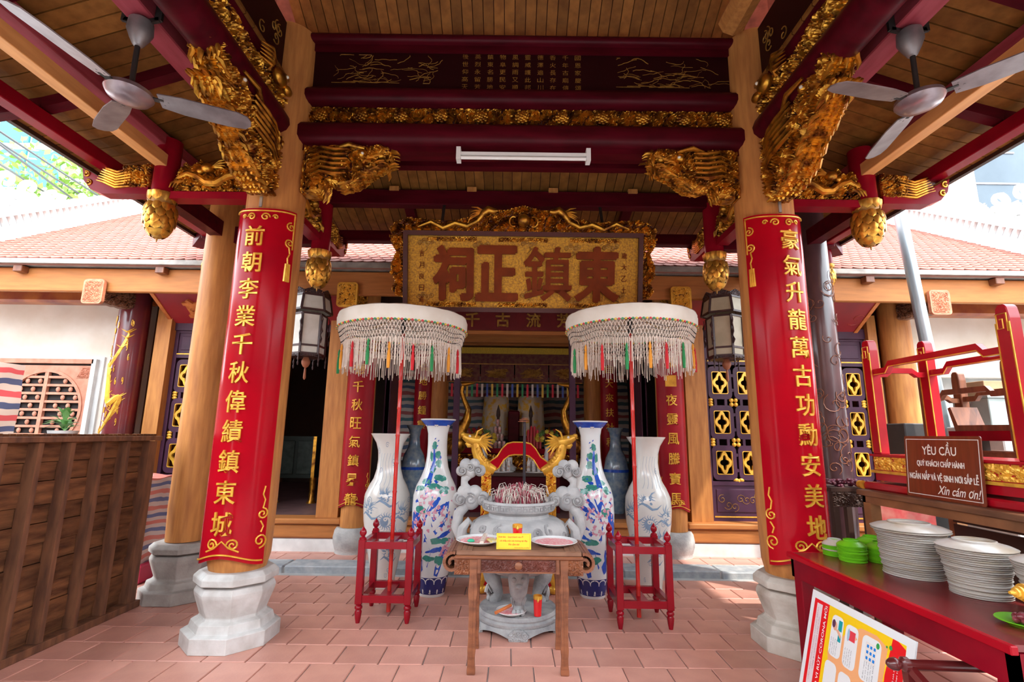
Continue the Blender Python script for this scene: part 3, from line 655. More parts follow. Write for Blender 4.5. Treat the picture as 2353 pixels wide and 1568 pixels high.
# ================================================================ ceiling fans
def fan(x, y, ztop, zhub, tilt, a0, label, sg):
    t = thing('ceiling_fan', label, 'fan', (x, y, zhub)); u = Vector((0, 0, 1))
    M = Matrix.Translation((x, y, zhub)) @ Matrix.Rotation(tilt[0], 4, 'X') @ Matrix.Rotation(tilt[1], 4, 'Y')
    for s_ in (-1, 1): MB().bar((x + s_ * .11, y, ztop + .13), (x + s_ * .11, y, ztop - .02), .045, .02, (0, 1, 0)).bar((x + s_ * .115, y, ztop - .01), (x + s_ * .03, y, ztop - .03), .03, .02, (0, 1, 0)).build('clamp', BLACK, t)
    MB().lathe([(.035, 0), (.07, -.03), (.075, -.10), (.055, -.15), (.03, -.20), (.018, -.21)], 20, (x, y, ztop)).build('canopy_cup', METAL, t, smooth=True)
    top = M @ Vector((0, 0, .06))
    MB().tube([(x, y, ztop - .2), top], .016, 10).build('down_rod', BLACK, t, smooth=True)
    hub = MB(); hub.lathe([(0.001, -.055), (.06, -.052), (.115, -.035), (.135, -.005), (.13, .02), (.08, .05), (.03, .06)], 28)
    A = np.array(M); hub.v = [v @ A[:3, :3].T + A[:3, 3] for v in hub.v]
    hub.build('motor', mat('worn_fan_motor', (.22, .16, .18), .28, metal=.6, var=.2, scale=9, col2=(.33, .27, .28)), t, smooth=True)
    for k in range(3):
        a = a0 + k * 2 * PI / 3; B = M @ Matrix.Rotation(a, 4, 'Z') @ Matrix.Rotation(-.24, 4, 'X')
        out = [(.16, -.055), (.17, .055), (.30, .075), (.55, .078), (.66, .066), (.695, .03), (.70, -.01), (.68, -.05), (.62, -.068), (.30, -.07)]
        bm_ = MB(); bm_.prism(out, -.004, .004, 'xy', 0, B)
        for px, py in ((.19, .03), (.19, -.03), (.215, .0)): bm_.add(*cyl_pts(px, py, B))
        bl = bm_.build('blade', METAL, t)
        MB().bar(B @ Vector((.10, 0, 0)), B @ Vector((.19, 0, 0)), .04, .008).build('blade_arm', BLACK, bl)
    return t
def cyl_pts(px, py, B):
    v = [tuple(B @ Vector((px + .006 * math.cos(a), py + .006 * math.sin(a), z))) for z in (-.006, .006) for a in [i * PI / 3 for i in range(6)]]
    return v, [tuple(range(6)), tuple(range(11, 5, -1))] + [(i, (i + 1) % 6, (i + 1) % 6 + 6, i + 6) for i in range(6)]
fan(-2.45, 2.84, 4.17, 3.62, (0, .06), math.radians(20), 'grey three-bladed ceiling fan hanging on the left side', -1)
fan(2.57, 2.84, 4.17, 3.64, (0, -.06), math.radians(75), 'dark three-bladed ceiling fan hanging on the right side', 1)
# ================================================================ the hall behind
HX = (-5.02, -1.97, 2.08, 5.15)                       # column lines of the hall front
struct(MB().b2(-8, 8, 6.62, 12.5, -.2, .42).build('trim_40', mat('hall_floor_tiles', (.20, .10, .10), .5, var=.2, scale=6)))
struct(MB().b2(-8, 8, 6.60, 6.64, .04, .205).build('trim_41', WHITE))
for i, (a, b) in enumerate(((-5.0, -2.12), (-1.8, 1.92), (2.24, 5.0))):
    s_ = struct(MB().b2(a, b, 6.60, 6.86, .205, .385).build('trim_%d' % (42 + i), WOODX, bevel=.03))
    MB().b2(a, b, 6.57, 6.88, .385, .45).build('sill_board', WOODX, s_, bevel=.012)
# eave: plank, gutter edge, lintels
eave = one('eave_plank', MB().b2(-8, 8, 6.0, 6.07, 3.20, 3.50), WOODX, 'long plain orange eave plank of the hall behind', 'beam', bevel=.01)
for k, x in enumerate((-6.1, -4.35, -2.9, -1.05, 1.2, 2.9, 4.4, 6.0)): MB().b2(x - .055, x + .055, 5.9, 6.0, 3.42, 3.50).build('rafter_end', BROWNW, eave, bevel=.006)
one('eave_edge', MB().b2(-8, 8, 5.86, 6.1, 3.515, 3.575), mat('weathered_grey_board', (.38, .34, .31), .8, var=.2, scale=8), 'weathered grey edge under the roof tiles of the hall', 'fascia')
one('hall_soffit', MB().b2(-8, 8, 6.05, 7.0, 3.50, 3.53), DARKW, 'dark soffit boards under the hall eave', 'board')
one('bay_lintel', MB().b2(-8, -5.0, 6.70, 6.92, 3.24, 3.42), mat('orange_red_beam', (.50, .14, .03), .35, var=.3, scale=3, coat=.3, col2=(.22, .02, .02)), 'glossy orange beam over the left plaster wall', 'beam', smooth=False, bevel=.03)
one('bay_lintel', MB().b2(5.2, 8, 6.70, 6.92, 3.22, 3.42), mat('orange_red_beam', (.5, .14, .03)), 'glossy orange beam over the right plaster wall', 'beam', bevel=.03)
for a, b, s_ in ((-4.9, -2.05, 'left bay'), (-1.9, 2.0, 'middle bay'), (2.15, 5.0, 'right bay')):
    one('door_head', MB().b2(a, b, 6.78, 6.94, 2.88, 3.02), WOODX if s_ == 'middle bay' else PURPLE, f'door head timber across the {s_} of the hall', 'beam')
    one('head_panel', MB().b2(a, b, 6.95, 7.0, 3.0, 3.52), DARKW, f'dark boarding above the doors of the {s_}', 'board')
# walls
struct(MB().b2(-8.2, -5.1, 6.88, 7.0, .2, 3.5).build('wall_left', PLASTER)); struct(MB().b2(5.25, 8.2, 6.88, 7.0, 2.38, 3.5).build('wall_right', PLASTER))
struct(MB().b2(5.25, 8.2, 7.3, 7.4, .2, 2.6).build('wall_right_inner', WHITE))
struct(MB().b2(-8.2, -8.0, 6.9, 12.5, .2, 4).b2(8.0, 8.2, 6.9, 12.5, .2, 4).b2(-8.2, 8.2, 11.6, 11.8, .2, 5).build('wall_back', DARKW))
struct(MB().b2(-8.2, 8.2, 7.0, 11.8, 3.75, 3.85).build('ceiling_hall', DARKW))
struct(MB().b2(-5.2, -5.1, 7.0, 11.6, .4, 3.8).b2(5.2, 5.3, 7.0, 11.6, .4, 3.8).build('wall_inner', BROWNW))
# hall columns
def hall_column(x, label, m, y=6.64, r=.165, base=True, ztop=3.6):
    c = thing('hall_column', label, 'column', (x, y, .06))
    MB().lathe([(r, .36), (r * 1.02, 1.2), (r, 3.0), (r * .96, ztop)], 32, (x, y, 0)).build('shaft', m, c, smooth=True)
    if base: MB().lathe([(.21, 0), (.205, .03), (.215, .05), (.235, .12), (.24, .18), (.225, .26), (.20, .30)], 28, (x, y, .058)).build('stone_drum', STONE, c, smooth=True)
    return c
hall_column(HX[1], 'hall column with stone drum behind the left fringed parasol', WOOD); hall_column(HX[2], 'hall column with stone drum behind the right fringed parasol', WOOD)
dc = hall_column(HX[0] - .13, 'dark red column with a painted gold dragon beside the plaster wall', mat('maroon_lacquer', (.20, .018, .022), .25, var=.15, scale=3, coat=.5, col2=(.12, .02, .03)), 6.66, .18)
hall_column(HX[3] + .1, 'bare wooden hall column beside the right plaster wall', WOOD, 6.72, .185)
# gold dragon winding down the dark red column
def on_col(cx, cy, r, pts): return [(cx + r * math.cos(a), cy + r * math.sin(a), z) for a, z in pts]
m_ = MB(); cx, cy, r = HX[0] - .13, 6.66, .186
path = [(-1.95 + .75 * math.sin(1.2 + t_ * 11) - .25 * math.sin(2.4 + t_ * 22), 2.75 - 1.5 * t_ + .13 * math.sin(t_ * 22)) for t_ in [i / 60 for i in range(61)]]
m_.tube(on_col(cx, cy, r - .03, path), [.014 + .036 * math.sin(PI * min(1, (i + 4) / 62)) for i in range(61)], 7)
for i in range(2, 60, 2):
    a, z = path[i]; m_.tube(on_col(cx, cy, r, [(a, z), (a + .38, z + .06)]), [.012, .002], 4); m_.tube(on_col(cx, cy, r, [(a, z), (a - .38, z + .04)]), [.010, .002], 4)
rg = random.Random(2)
for i in range(30):
    a, z = rg.uniform(-2.9, -.9), rg.uniform(1.3, 3.0); m_.tube(on_col(cx, cy, r, [(a + u, z + w_) for u, w_ in spiral((0, 0), .055, 1.3, rg.uniform(0, 6), 12)]), .004, 4)
stuff(m_.build('painted_dragon', GOLDB, dc))
hall_red = mat('couplet_red', (.36, .006, .014), .4, var=.1, scale=3, col2=(.26, .005, .014), spec=.2)
couplet(HX[1], 6.64, .175, 1.15, .62, 3.0, '烈火德千秋旺氣鎮昇龍', .135, 2.80, .232, 'couplet_board', 'smaller red couplet board on hall column partly behind the left parasol fringe', 1, m=hall_red)
couplet(HX[2], 6.64, .175, 1.15, .62, 3.0, '神威一夜靈風騰寶馬', .135, 2.72, .245, 'couplet_board', 'smaller red couplet board on hall column partly behind the right parasol fringe', -1, m=hall_red, shift=-.12)
for x, s_ in ((-2.34, 'left'), (2.47, 'right')): one('door_post', MB().b2(x - .14, x + .14, 6.70, 6.92, .45, 3.2), WOOD, f'flat wooden door post next to the {s_} hall couplet', 'beam')
one('door_post', MB().b2(-4.86, -4.66, 6.70, 6.92, .45, 3.2), WOOD, 'flat wooden door post right of the dragon column', 'beam'); one('door_post', MB().b2(4.88, 5.0, 6.72, 6.9, .45, 3.2), WOOD, 'flat wooden door post at the far right lattice door', 'beam')

# ---------------------------------------------------------------- lattice door leaves
def quatrefoil(cx, cz, a, b, n=40, k=.16):
    return [(cx + a * (1 + k * math.cos(4 * t_)) * math.cos(t_) * 1.0, cz + b * (1 + k * math.cos(4 * t_)) * math.sin(t_)) for t_ in [2 * PI * i / n for i in range(n)]]
def ringprism(mb, out, inn, y0, y1, mi=0):
    n = len(out); v = [(u, y0, w_) for u, w_ in out] + [(u, y0, w_) for u, w_ in inn] + [(u, y1, w_) for u, w_ in out] + [(u, y1, w_) for u, w_ in inn]
    f = []
    for i in range(n):
        j = (i + 1) % n; f += [(i, j, n + j, n + i), (2 * n + j, 2 * n + i, 3 * n + i, 3 * n + j), (j, i, 2 * n + i, 2 * n + j), (n + i, n + j, 3 * n + j, 3 * n + i)]
    return mb.add(v, f, mi)
def roundrect(cx, cz, w_, h_, r, n=5):
    out = []
    for qx, qz, a0 in ((1, 1, 0), (-1, 1, PI / 2), (-1, -1, PI), (1, -1, 1.5 * PI)):
        for i in range(n + 1):
            a = a0 + PI / 2 * i / n; out.append((cx + qx * (w_ / 2 - r) + r * math.cos(a), cz + qz * (h_ / 2 - r) + r * math.sin(a)))
    return out
def lattice_leaf(x0, x1, y, label, group='lattice doors of the hall', nc=2):
    t = thing('lattice_door', label, 'door', ((x0 + x1) / 2, y, .45), group); w_ = x1 - x0
    f_ = MB()
    f_.b2(x0, x0 + .05, y - .03, y + .03, .45, 2.9).b2(x1 - .05, x1, y - .03, y + .03, .45, 2.9)
    for z in (.45, .90, 2.50, 2.85): f_.b2(x0, x1, y - .028, y + .028, z, z + .05)
    f_.build('frame', PURPLE, t)
    for nm, z0, z1 in (('lower_panel', .50, .90), ('upper_panel', 2.55, 2.85)):
        p_ = MB().b2(x0 + .05, x1 - .05, y - .012, y + .012, z0, z1).build(nm, PURPLE, t)
        MB().b2(x0 + .09, x1 - .09, y - .022, y - .012, z0 + .06, z1 - .05).build('raised_field', PURPLE, p_, bevel=.008)
        MB().b2(x0 + .05, x1 - .05, y - .034, y - .02, z0 - .004, z0 + .012).build('gold_line', GOLDB, p_)
        if nm == 'lower_panel':
            m_ = MB(); rg = random.Random(int(x0 * 10))
            for i in range(7): m_.tube([(a, y - .024, b) for a, b in spiral((x0 + .16 + (w_ - .32) * i / 6, .69 + rg.uniform(-.07, .07)), .06, 1.3, rg.uniform(0, 6), 14)], .0035, 4)
            stuff(m_.build('vine_painting', GOLDD, p_))
    pw = (w_ - .1) / nc; ph = .532
    for r in range(3):
        cz = 1.19 + ph * r
        for c_ in range(nc):
            cx = x0 + .05 + pw * (c_ + .5); hw, hh = pw * .46, .225
            m_ = ringprism(MB(), roundrect(cx, cz, hw * 2, hh * 2, .07), roundrect(cx, cz, hw * 1.34, hh * 1.36, .02), y - .02, y + .02); sq = m_.build('lattice_square', PURPLE, t)
            ringprism(MB(), roundrect(cx, cz, hw * 1.34, hh * 1.36, .02), roundrect(cx, cz, hw * 1.24, hh * 1.28, .02), y - .026, y + .01).build('gold_line', GOLDB, sq)
            ringprism(MB(), quatrefoil(cx, cz, hw * .52, hh * .56), quatrefoil(cx, cz, hw * .30, hh * .34, k=.3), y - .024, y + .016).build('gold_quatrefoil', GOLDB, t, smooth=False)
            m_ = MB()
            if r < 2:
                for sx in (-1, 1): m_.b2(cx + sx * pw * .2 - .018, cx + sx * pw * .2 + .018, y - .016, y + .016, cz + hh - .01, cz + ph - hh + .01)
            if c_ < nc - 1:
                for sz in (-1, 1): m_.b2(cx + hw - .01, cx + pw - hw + .01, y - .016, y + .016, cz + sz * .10 - .02, cz + sz * .10 + .02)
            if m_.v: stuff(m_.build('cross_bars', PURPLE, t))
            for sx in ((1,) if c_ < nc - 1 else ()) :
                if r < 2:
                    m_ = MB()
                    for q in range(4):
                        a = PI / 4 + q * PI / 2; m_.sph((cx + pw / 2 + .042 * math.cos(a), y - .012, cz + ph / 2 + .042 * math.sin(a)), (.03, .016, .03), 8, 6)
                    m_.build('gold_blossom', GOLDB, t, smooth=True)
            if r in (0, 1):
                zz = cz + ph / 2
                for sx in ((-1,) if c_ == 0 else ()) + ((1,) if c_ == nc - 1 else ()):
                    m_ = MB(); ex = cx + sx * (hw + .005)
                    for k in (-1, 0, 1): m_.sph((ex - sx * .03, y - .012, zz + k * .035), (.034, .016, .022), 8, 6)
                    m_.build('gold_half_blossom', GOLDB, t, smooth=True)
    for c_ in range(nc - 1):
        cx = x0 + .05 + pw * (c_ + 1); m_ = MB()
        for k in (-1, 1): m_.sph((cx + k * .035, y - .012, .965), (.04, .016, .028), 8, 6)
        m_.sph((cx, y - .014, .95), (.022, .016, .03), 8, 6); m_.build('gold_bat', GOLDB, t, smooth=True)
    return t
lattice_leaf(2.62, 3.42, 6.84, 'purple lattice door leaf with gold blossoms right behind the right lantern')
lattice_leaf(3.44, 4.14, 6.84, 'purple lattice door leaf mostly hidden behind the right couplet column', nc=2)
lattice_leaf(4.16, 4.88, 6.84, 'purple lattice door leaf between dark corner column and red palanquin')
lattice_leaf(-4.66, -3.86, 6.84, 'dark lattice door leaf between dragon column and left corner column')

# ---------------------------------------------------------------- tilted name boards under the eave
def tilted_board(x0, x1, label, ch=None):
    t = thing('name_board', label, 'sign board', ((x0 + x1) / 2, 6.84, 2.96))
    n = Vector((0, -.33, -.54)).normalized()
    p0, p1 = Vector((0, 6.84, 2.96)), Vector((0, 6.30, 3.29)); u = (p1 - p0).normalized(); L_ = (p1 - p0).length
    M = frame((x0, 6.84, 2.96), (1, 0, 0), tuple(u), tuple(n))
    w_ = x1 - x0; MB().box((w_ / 2, L_ / 2, 0), (w_, L_, .03), 0, 0, M).build('board', mat('sign_red', (.34, .022, .03), .4, var=.15, scale=3, col2=(.24, .02, .03)), t)
    CB = mat('copper_gold', (.75, .26, .07), .4, metal=.2, var=.2, scale=12, col2=(.5, .13, .04))
    for a, b in ((0, .05), (w_ - .05, w_)): MB().box(((a + b) / 2, L_ / 2, .018), (.05, L_, .02), 0, 0, M).build('carved_border', CB, t)
    if ch:
        for k, c_ in enumerate(ch):
            v, f = fit_text(c_, .36, .42, .03, .03); MB().add(v, f, 0, M @ Matrix.Translation((.52 + k * .62, L_ * .5, .03))).build('character', CB, t)
    else:
        m_ = MB()
        for k in range(5): m_.tube([tuple(M @ Vector((a, b, .017))) for a, b in spiral((.4 + .5 * k, L_ * .5), .13, 1.2, k, 16)], .006, 4)
        stuff(m_.build('faint_cloud_painting', mat('faint_red_gold', (.42, .05, .03), .4, var=.1), t))
tilted_board(-4.72, -2.2, 'slanting red board with a copper character under the left eave', '尊')
tilted_board(2.25, 4.78, 'slanting dark red board with faint clouds under the right eave')
t = thing('name_board', 'dark red name board in the hall half hidden below the gold sign', 'sign board', (.05, 6.75, 2.93))
MB().b2(-.9, 1.02, 6.73, 6.78, 2.93, 3.20).build('board', mat('sign_red_dark', (.16, .012, .018), .4, var=.1), t)
for k, c_ in enumerate('千古流芳'):
    v, f = fit_text(c_, .2, .2, .02, .02); MB().add(v, f, 0, frame((-.55 + k * .42, 6.715, 3.07), (1, 0, 0), (0, 0, 1), (0, -1, 0))).build('character', GOLDD, t)

# ---------------------------------------------------------------- bracket arms with carved end plates
def bracket_arm(x, label, gold, seed):
    t = thing('bracket_arm', label, 'bracket', (x, 6.4, 3.03)); ms = CARVE if gold else [mat('carved_brown', (.22, .09, .04), .55, var=.25, scale=12, col2=(.12, .045, .02)), DARKW]
    m_ = MB(); carve(m_, [(5.98, 3.06), (6.55, 3.10), (6.55, 3.30), (6.35, 3.36), (6.1, 3.33), (5.98, 3.34)], .15, .009, seed, .08, .03, frame((x, 0, 0), (0, 1, 0), (-1, 0, 0)), stripes=.5); m_.build('carved_arm', ms, t)
    pm = GOLDB if gold else mat('carved_terracotta', (.62, .24, .13), .6, var=.2, scale=20, col2=(.45, .14, .07))
    pl = MB().prism(roundrect(x, 3.185, .25, .31, .04), 5.93, 5.975, 'xz').build('end_plate', pm, t)
    m_ = MB(); carve(m_, roundrect(x, 3.185, .21, .27, .03), .01, .006, seed + 3, .055, .016, frame((0, 5.93, 0), (1, 0, 0), (0, 1, 0)), both=False); m_.build('plate_relief', [pm, LAC if gold else pm], pl)
bracket_arm(-2.03, 'bracket arm with gilded end plate left of the gold sign', True, 41); bracket_arm(2.07, 'bracket arm with gilded end plate right of the gold sign', True, 42)
bracket_arm(-5.15, 'brown carved bracket arm with pink end plate over the plaster wall', False, 43); bracket_arm(5.25, 'brown carved bracket arm with pink end plate beside the steel pole', False, 44)

# ---------------------------------------------------------------- round window in the left wall
wn = struct(MB().b2(-7.1, -5.62, 6.85, 6.89, 1.0, 2.50).build('window_1', WHITE))
TERR = mat('terracotta_carving', (.66, .30, .20), .65, var=.15, scale=9, bump=.2, col2=(.50, .20, .12))
MB().b2(-6.98, -5.74, 6.845, 6.86, 1.05, 2.40).build('shade_sheet', mat('deep_shadow_interior', (.03, .025, .025), .9, var=0), wn)  # dark sheet stands in for the shade behind the lattice
circ = [(-6.32 + .545 * math.cos(2 * PI * i / 48), 1.77 + .545 * math.sin(2 * PI * i / 48)) for i in range(48)]
sq = []
for i in range(48):
    a = 2 * PI * i / 48; k = 1 / max(abs(math.cos(a)), abs(math.sin(a))); sq.append((-6.32 + .60 * k * math.cos(a), 1.77 + .60 * k * math.sin(a)))
ringprism(MB(), sq, circ, 6.80, 6.845).build('spandrel', TERR, wn)
m_ = MB()
for sx in (-1, 1): carve(m_, [(-6.32 + sx * .40, 2.20), (-6.32 + sx * .58, 2.20), (-6.32 + sx * .58, 2.35), (-6.32 + sx * .47, 2.35)], .01, .008, 5, .07, .03, frame((0, 6.80, 0), (1, 0, 0), (0, 1, 0)), both=False)
m_.build('corner_relief', [TERR, TERR], wn)
ringprism(MB(), [(a, b) for a, b in circ], [(-6.32 + (a + 6.32) * .93, 1.77 + (b - 1.77) * .93) for a, b in circ], 6.785, 6.83).build('window_ring', TERR, wn)
for k in range(-4, 5):
    z = 1.77 + k * .11; hw = math.sqrt(max(0, .51 ** 2 - (z - 1.77) ** 2))
    if hw > .1: MB().b2(-6.32 - hw, -6.32 + hw, 6.795, 6.83, z - .016, z + .016).build('lattice_bar', TERR, wn)
    for j in (-2, -1, 1, 2):
        xx = -6.32 + j * .17 + (.08 if k % 2 else 0)
        if abs(xx + 6.32) < hw - .05: MB().sph((xx, 6.812, z + .055), (.028, .02, .035), 8, 6).build('lattice_knob', TERR, wn, smooth=True)
MB().b2(-6.345, -6.295, 6.79, 6.835, 1.27, 2.28).build('lattice_bar', TERR, wn)
for a, b, c_, d in ((-7.0, -5.72, 2.40, 2.46), (-5.74, -5.68, 1.05, 2.46)): MB().b2(a, b, 6.79, 6.85, c_, d).build('window_frame', TERR if a < -6.5 else WHITE, wn)

# ---------------------------------------------------------------- lanterns
def lantern(x, y, z0, label, lit_m):
    t = thing('palace_lantern', label, 'lantern', (x, y, z0)); RW = mat('rosewood', (.060, .022, .022), .35, var=.2, scale=12, col2=(.03, .012, .012))
    R1, R2_ = .20, .255; hex_ = lambda r, z, k: (x + r * math.cos(PI / 6 + k * PI / 3), y + r * math.sin(PI / 6 + k * PI / 3), z)
    zA, zB, zC, zD = z0 + .06, z0 + .155, z0 + .535, z0 + .76
    fr = MB()
    for k in range(6):
        for z, r in ((zA, R1), (zB, R1), (zC, R1), (zC + .04, R2_), (zD, R2_ * .86)): fr.bar(hex_(r, z, k), hex_(r, z, k + 1), .018, .022)
        fr.bar(hex_(R1, zA, k), hex_(R1, zC, k), .022, .022, (1, 0, 0)); fr.bar(hex_(R2_, zC + .04, k), hex_(R2_ * .86, zD, k), .022, .022, (1, 0, 0))
    fr.build('frame', RW, t)
    for k in range(6):
        for nm, za, zb, ra, rb in (('lower_pane', zA, zB, R1, R1), ('glass_pane', zB, zC, R1, R1), ('upper_pane', zC + .04, zD, R2_, R2_ * .86)):
            a, b, c_, d = hex_(ra * .985, za, k), hex_(ra * .985, za, k + 1), hex_(rb * .985, zb, k + 1), hex_(rb * .985, zb, k)
            i_ = [tuple(np.array(p) * 1 - (np.array(p) - np.array((x, y, p[2]))) * .03) for p in (a, b, c_, d)]
            MB().add([a, b, c_, d] + i_, [(0, 1, 2, 3), (7, 6, 5, 4), (0, 4, 5, 1), (1, 5, 6, 2), (2, 6, 7, 3), (3, 7, 4, 0)]).build(nm, lit_m, t)
        mid = (np.array(hex_(R2_ * .86, zD, k)) + np.array(hex_(R2_ * .86, zD, k + 1))) / 2; tv = np.array(hex_(1, 0, k + 1)) - np.array(hex_(1, 0, k)); nv = mid - np.array((x, y, zD)); nv /= np.linalg.norm(nv); tv /= np.linalg.norm(tv)
        m_ = MB(); carve(m_, [(-.12, 0), (.12, 0), (.11, .045), (.06, .07), (0, .095), (-.06, .07), (-.11, .045)], .012, .007, k + 3, .05, .008, frame(tuple(mid), tuple(tv), tuple(-nv)), holes=.3); m_.build('crest', [RW, RW], t)
        m_ = MB(); mid2 = np.array(hex_(R1, zA, k)) * .5 + np.array(hex_(R1, zA, k + 1)) * .5
        carve(m_, [(-.10, 0), (.10, 0), (.09, -.04), (.03, -.03), (-.03, -.03), (-.09, -.04)], .012, .007, k + 9, .05, .008, frame(tuple(mid2), tuple(tv), tuple(-nv)), holes=.3); m_.build('apron', [RW, RW], t)
        c0 = np.array(hex_(R1 + .03, zB, k)); m_ = MB()
        m_.tube([tuple(c0 + np.array((.008 * math.sin(j * 2.3), .008 * math.cos(j * 2.3), .03 + .048 * j))) for j in range(8)], [.004, .013, .006, .013, .006, .013, .006, .004], 6); m_.build('corner_fretwork', RW, t)
        c1 = hex_(R1 + .02, zA, k); m_ = MB(); m_.lathe([(.006, -.15), (.012, -.12), (.005, -.10), (.014, -.07), (.005, -.045), (.01, -.02), (.004, 0)], 8, c1); m_.build('bead_drop', RW, t, smooth=True)
    mp = MB().lathe([(.19, 0), (.19, .015), (.17, .03)], 6, (x, y, zA - .03), a0=PI / 6).build('bottom_plate', RW, t)
    rs = mat('red_pine_bead', (.45, .15, .07), .5, var=.15); MB().lathe([(.004, -.24), (.016, -.22), (.012, -.12), (.008, -.10), (.03, -.085), (.048, -.05), (.05, -.02), (.035, .01), (.03, .03), (.004, .04)], 14, (x, y, zA - .055)).build('gourd_pendant', rs, t, smooth=True)
    MB().tube([(x, y, zD - .1), (x, y, 3.5)], .008, 6).build('hanger', BLACK, t)
GLS = mat('painted_milk_glass', (.82, .82, .76), .35, var=.1, scale=6, col2=(.66, .66, .58)); GLSD = mat('aged_milk_glass', (.58, .52, .37), .4, var=.15, scale=6, col2=(.45, .40, .27))
lantern(-2.44, 6.08 - .2, 2.36, 'white six-sided glass lantern in dark carved wood beside left couplet', GLS)
lantern(2.55, 6.08 - .2, 2.40, 'yellowed six-sided glass lantern in dark carved wood beside right couplet', GLSD)

# ---------------------------------------------------------------- hall roof
roof = bpy.data.objects.new('hall_roof', None); COL.objects.link(roof); roof.location = (0, 5.95, 3.6); tag(roof, 'pink clay scale-tiled roof of the hall with white verge ridges', 'roof'); PINV['hall_roof'] = Matrix.Translation((0, -5.95, -3.6))
SLP = .64; th = math.atan(SLP); RT = per_object(mat('pink_roof_tile', (.33, .125, .098), .85, var=.15, scale=9, col2=(.26, .088, .066), spec=.1), .12)
MB().add([(-7.4, 5.9, 3.555), (7.4, 5.9, 3.555), (7.4, 10.6, 3.555 + 4.7 * SLP), (-7.4, 10.6, 3.555 + 4.7 * SLP), (-7.4, 5.9, 3.50), (7.4, 5.9, 3.50), (7.4, 10.6, 3.5 + 4.7 * SLP), (-7.4, 10.6, 3.5 + 4.7 * SLP)], [(0, 1, 2, 3), (7, 6, 5, 4), (0, 4, 5, 1), (1, 5, 6, 2), (2, 6, 7, 3), (3, 7, 4, 0)]).build('roof_deck', mat('roof_underlay', (.30, .12, .09), .9, var=0), roof)
TW = .138; CO = .125
outl = [(-TW * .46, .17), (-TW * .46, .03), (-TW * .30, .0), (0, -.022), (TW * .30, .0), (TW * .46, .03), (TW * .46, .17)]
tv = [(a, b * 1.0, .0 + (.012 if b < .1 else 0)) for a, b in outl]; tv2 = [(a, b, c_ + .016) for a, b, c_ in tv]; nT = len(outl)
rt_v = np.array(tv + tv2); rt_f = [tuple(range(nT - 1, -1, -1)), tuple(range(nT, 2 * nT))] + [(i, (i + 1) % nT, (i + 1) % nT + nT, i + nT) for i in range(nT)]
o = MB().add(rt_v, rt_f).build('roof_tile', RT); rt_me = o.data; bpy.data.objects.remove(o)
field = MB(); cnt = 0; Rm = Matrix.Rotation(th, 4, 'X')
for r in range(44):
    yy = 5.90 + r * CO * math.cos(th); zz = 3.575 + r * CO * math.sin(th)
    for k in range(-53, 54):
        xx = k * TW + (TW / 2 if r % 2 else 0)
        if abs(xx) > 7.25: continue
        M = Matrix.Translation((xx, yy, zz)) @ Rm
        vis = (r < 5 and 3.9 < abs(xx) < 6.45) or (r < 3 and 1.5 < abs(xx) < 3.0)
        if vis and cnt < 298: cnt += 1; o = link('roof_tile', rt_me, roof); o.matrix_basis = M
        else: field.add(rt_v, rt_f, 0, M)
stuff(field.build('roof_tile_field', RT, roof))
for sg in (-1, 1):
    vr = MB(); a = (sg * 7.32, 6.2, 3.95); b = (sg * 7.32, 10.6, 3.95 + 4.4 * SLP)
    up = Vector((0, -math.sin(th), math.cos(th)))
    def off(p, d): return tuple(Vector(p) + up * d)
    vg = MB().bar(off(a, -.08), off(b, -.08), .26, .26, tuple(up)).build('verge_ridge', WHITE, roof)
    MB().bar(off(a, .22), off(b, .22), .28, .07, tuple(up)).build('verge_coping', WHITE, vg)
    MB().bar(off(a, .12), off(b, .12), .12, .14, tuple(up)).build('verge_core', mat('grey_render', (.45, .45, .46), .85, var=.1), vg)
    n = 44
    for i in range(n):
        p = Vector(a).lerp(Vector(b), (i + .5) / n); m_ = MB().box((0, 0, .12), (.22, .055, .14)); A = np.array(Matrix.Translation(p) @ Rm); m_.v = [v @ A[:3, :3].T + A[:3, 3] for v in m_.v]; m_.build('baluster', WHITE, vg)
# ================================================================ offering table
TBW = mat('offering_table_wood', (.30, .105, .045), .42, var=.3, scale=7, stretch=(1, 4, 4), bump=.1, bscale=30, col2=(.16, .05, .022))
TOPW = mat('worn_table_top', (.34, .17, .10), .55, var=.3, scale=5, stretch=(1, 6, 1), col2=(.20, .09, .05))
t = thing('offering_table', 'small carved brown wooden table with scrolled ends in front of the stone urn', 'table', (.07, 3.77, 0))
TX0, TX1, TY0, TY1 = -.385, .515, 3.545, 3.985
MB().b2(TX0 + .03, TX1 - .03, TY0, TY1, .722, .752).build('table_top', TOPW, t, bevel=.006)
for i, (a, b) in enumerate(((TX0 + .03, TX0 + .14), (TX1 - .14, TX1 - .03))):
    for k in range(3): MB().b2(a + .036 * k, a + .036 * k + .034, TY0 + .004, TY1 - .004, .7525, .757).build('end_slat', TOPW, t)
MB().b2(TX0 + .02, TX1 - .02, TY0 - .006, TY1 + .006, .700, .722).build('edge_moulding', TBW, t, bevel=.006)
for sg, xe in ((-1, TX0), (1, TX1)):                                  # scroll ends
    cx = xe + sg * .005; pts = [(cx - sg * .03, .737)] + spiral((cx - sg * .012, .675), .064, 1.35, PI / 2, 26, .25, -sg)
    m_ = MB()
    for (a, b), (c_, d) in zip(pts, pts[1:]): m_.bar((a, 3.765, b), (c_, 3.765, d), .43, .020, (-(d - b), 0, (c_ - a)))
    sc = m_.build('scroll_end', TBW, t)
    m_ = MB(); carve(m_, [(0, .60), (.10, .60), (.12, .66), (.10, .70), (0, .70)], .02, .006, 4 + sg, .045, .014, frame((xe - sg * .02, TY0 + .02, 0), (-sg, 0, 0), (0, 1, 0))); m_.build('scroll_fretwork', [TBW, TBW], sc)
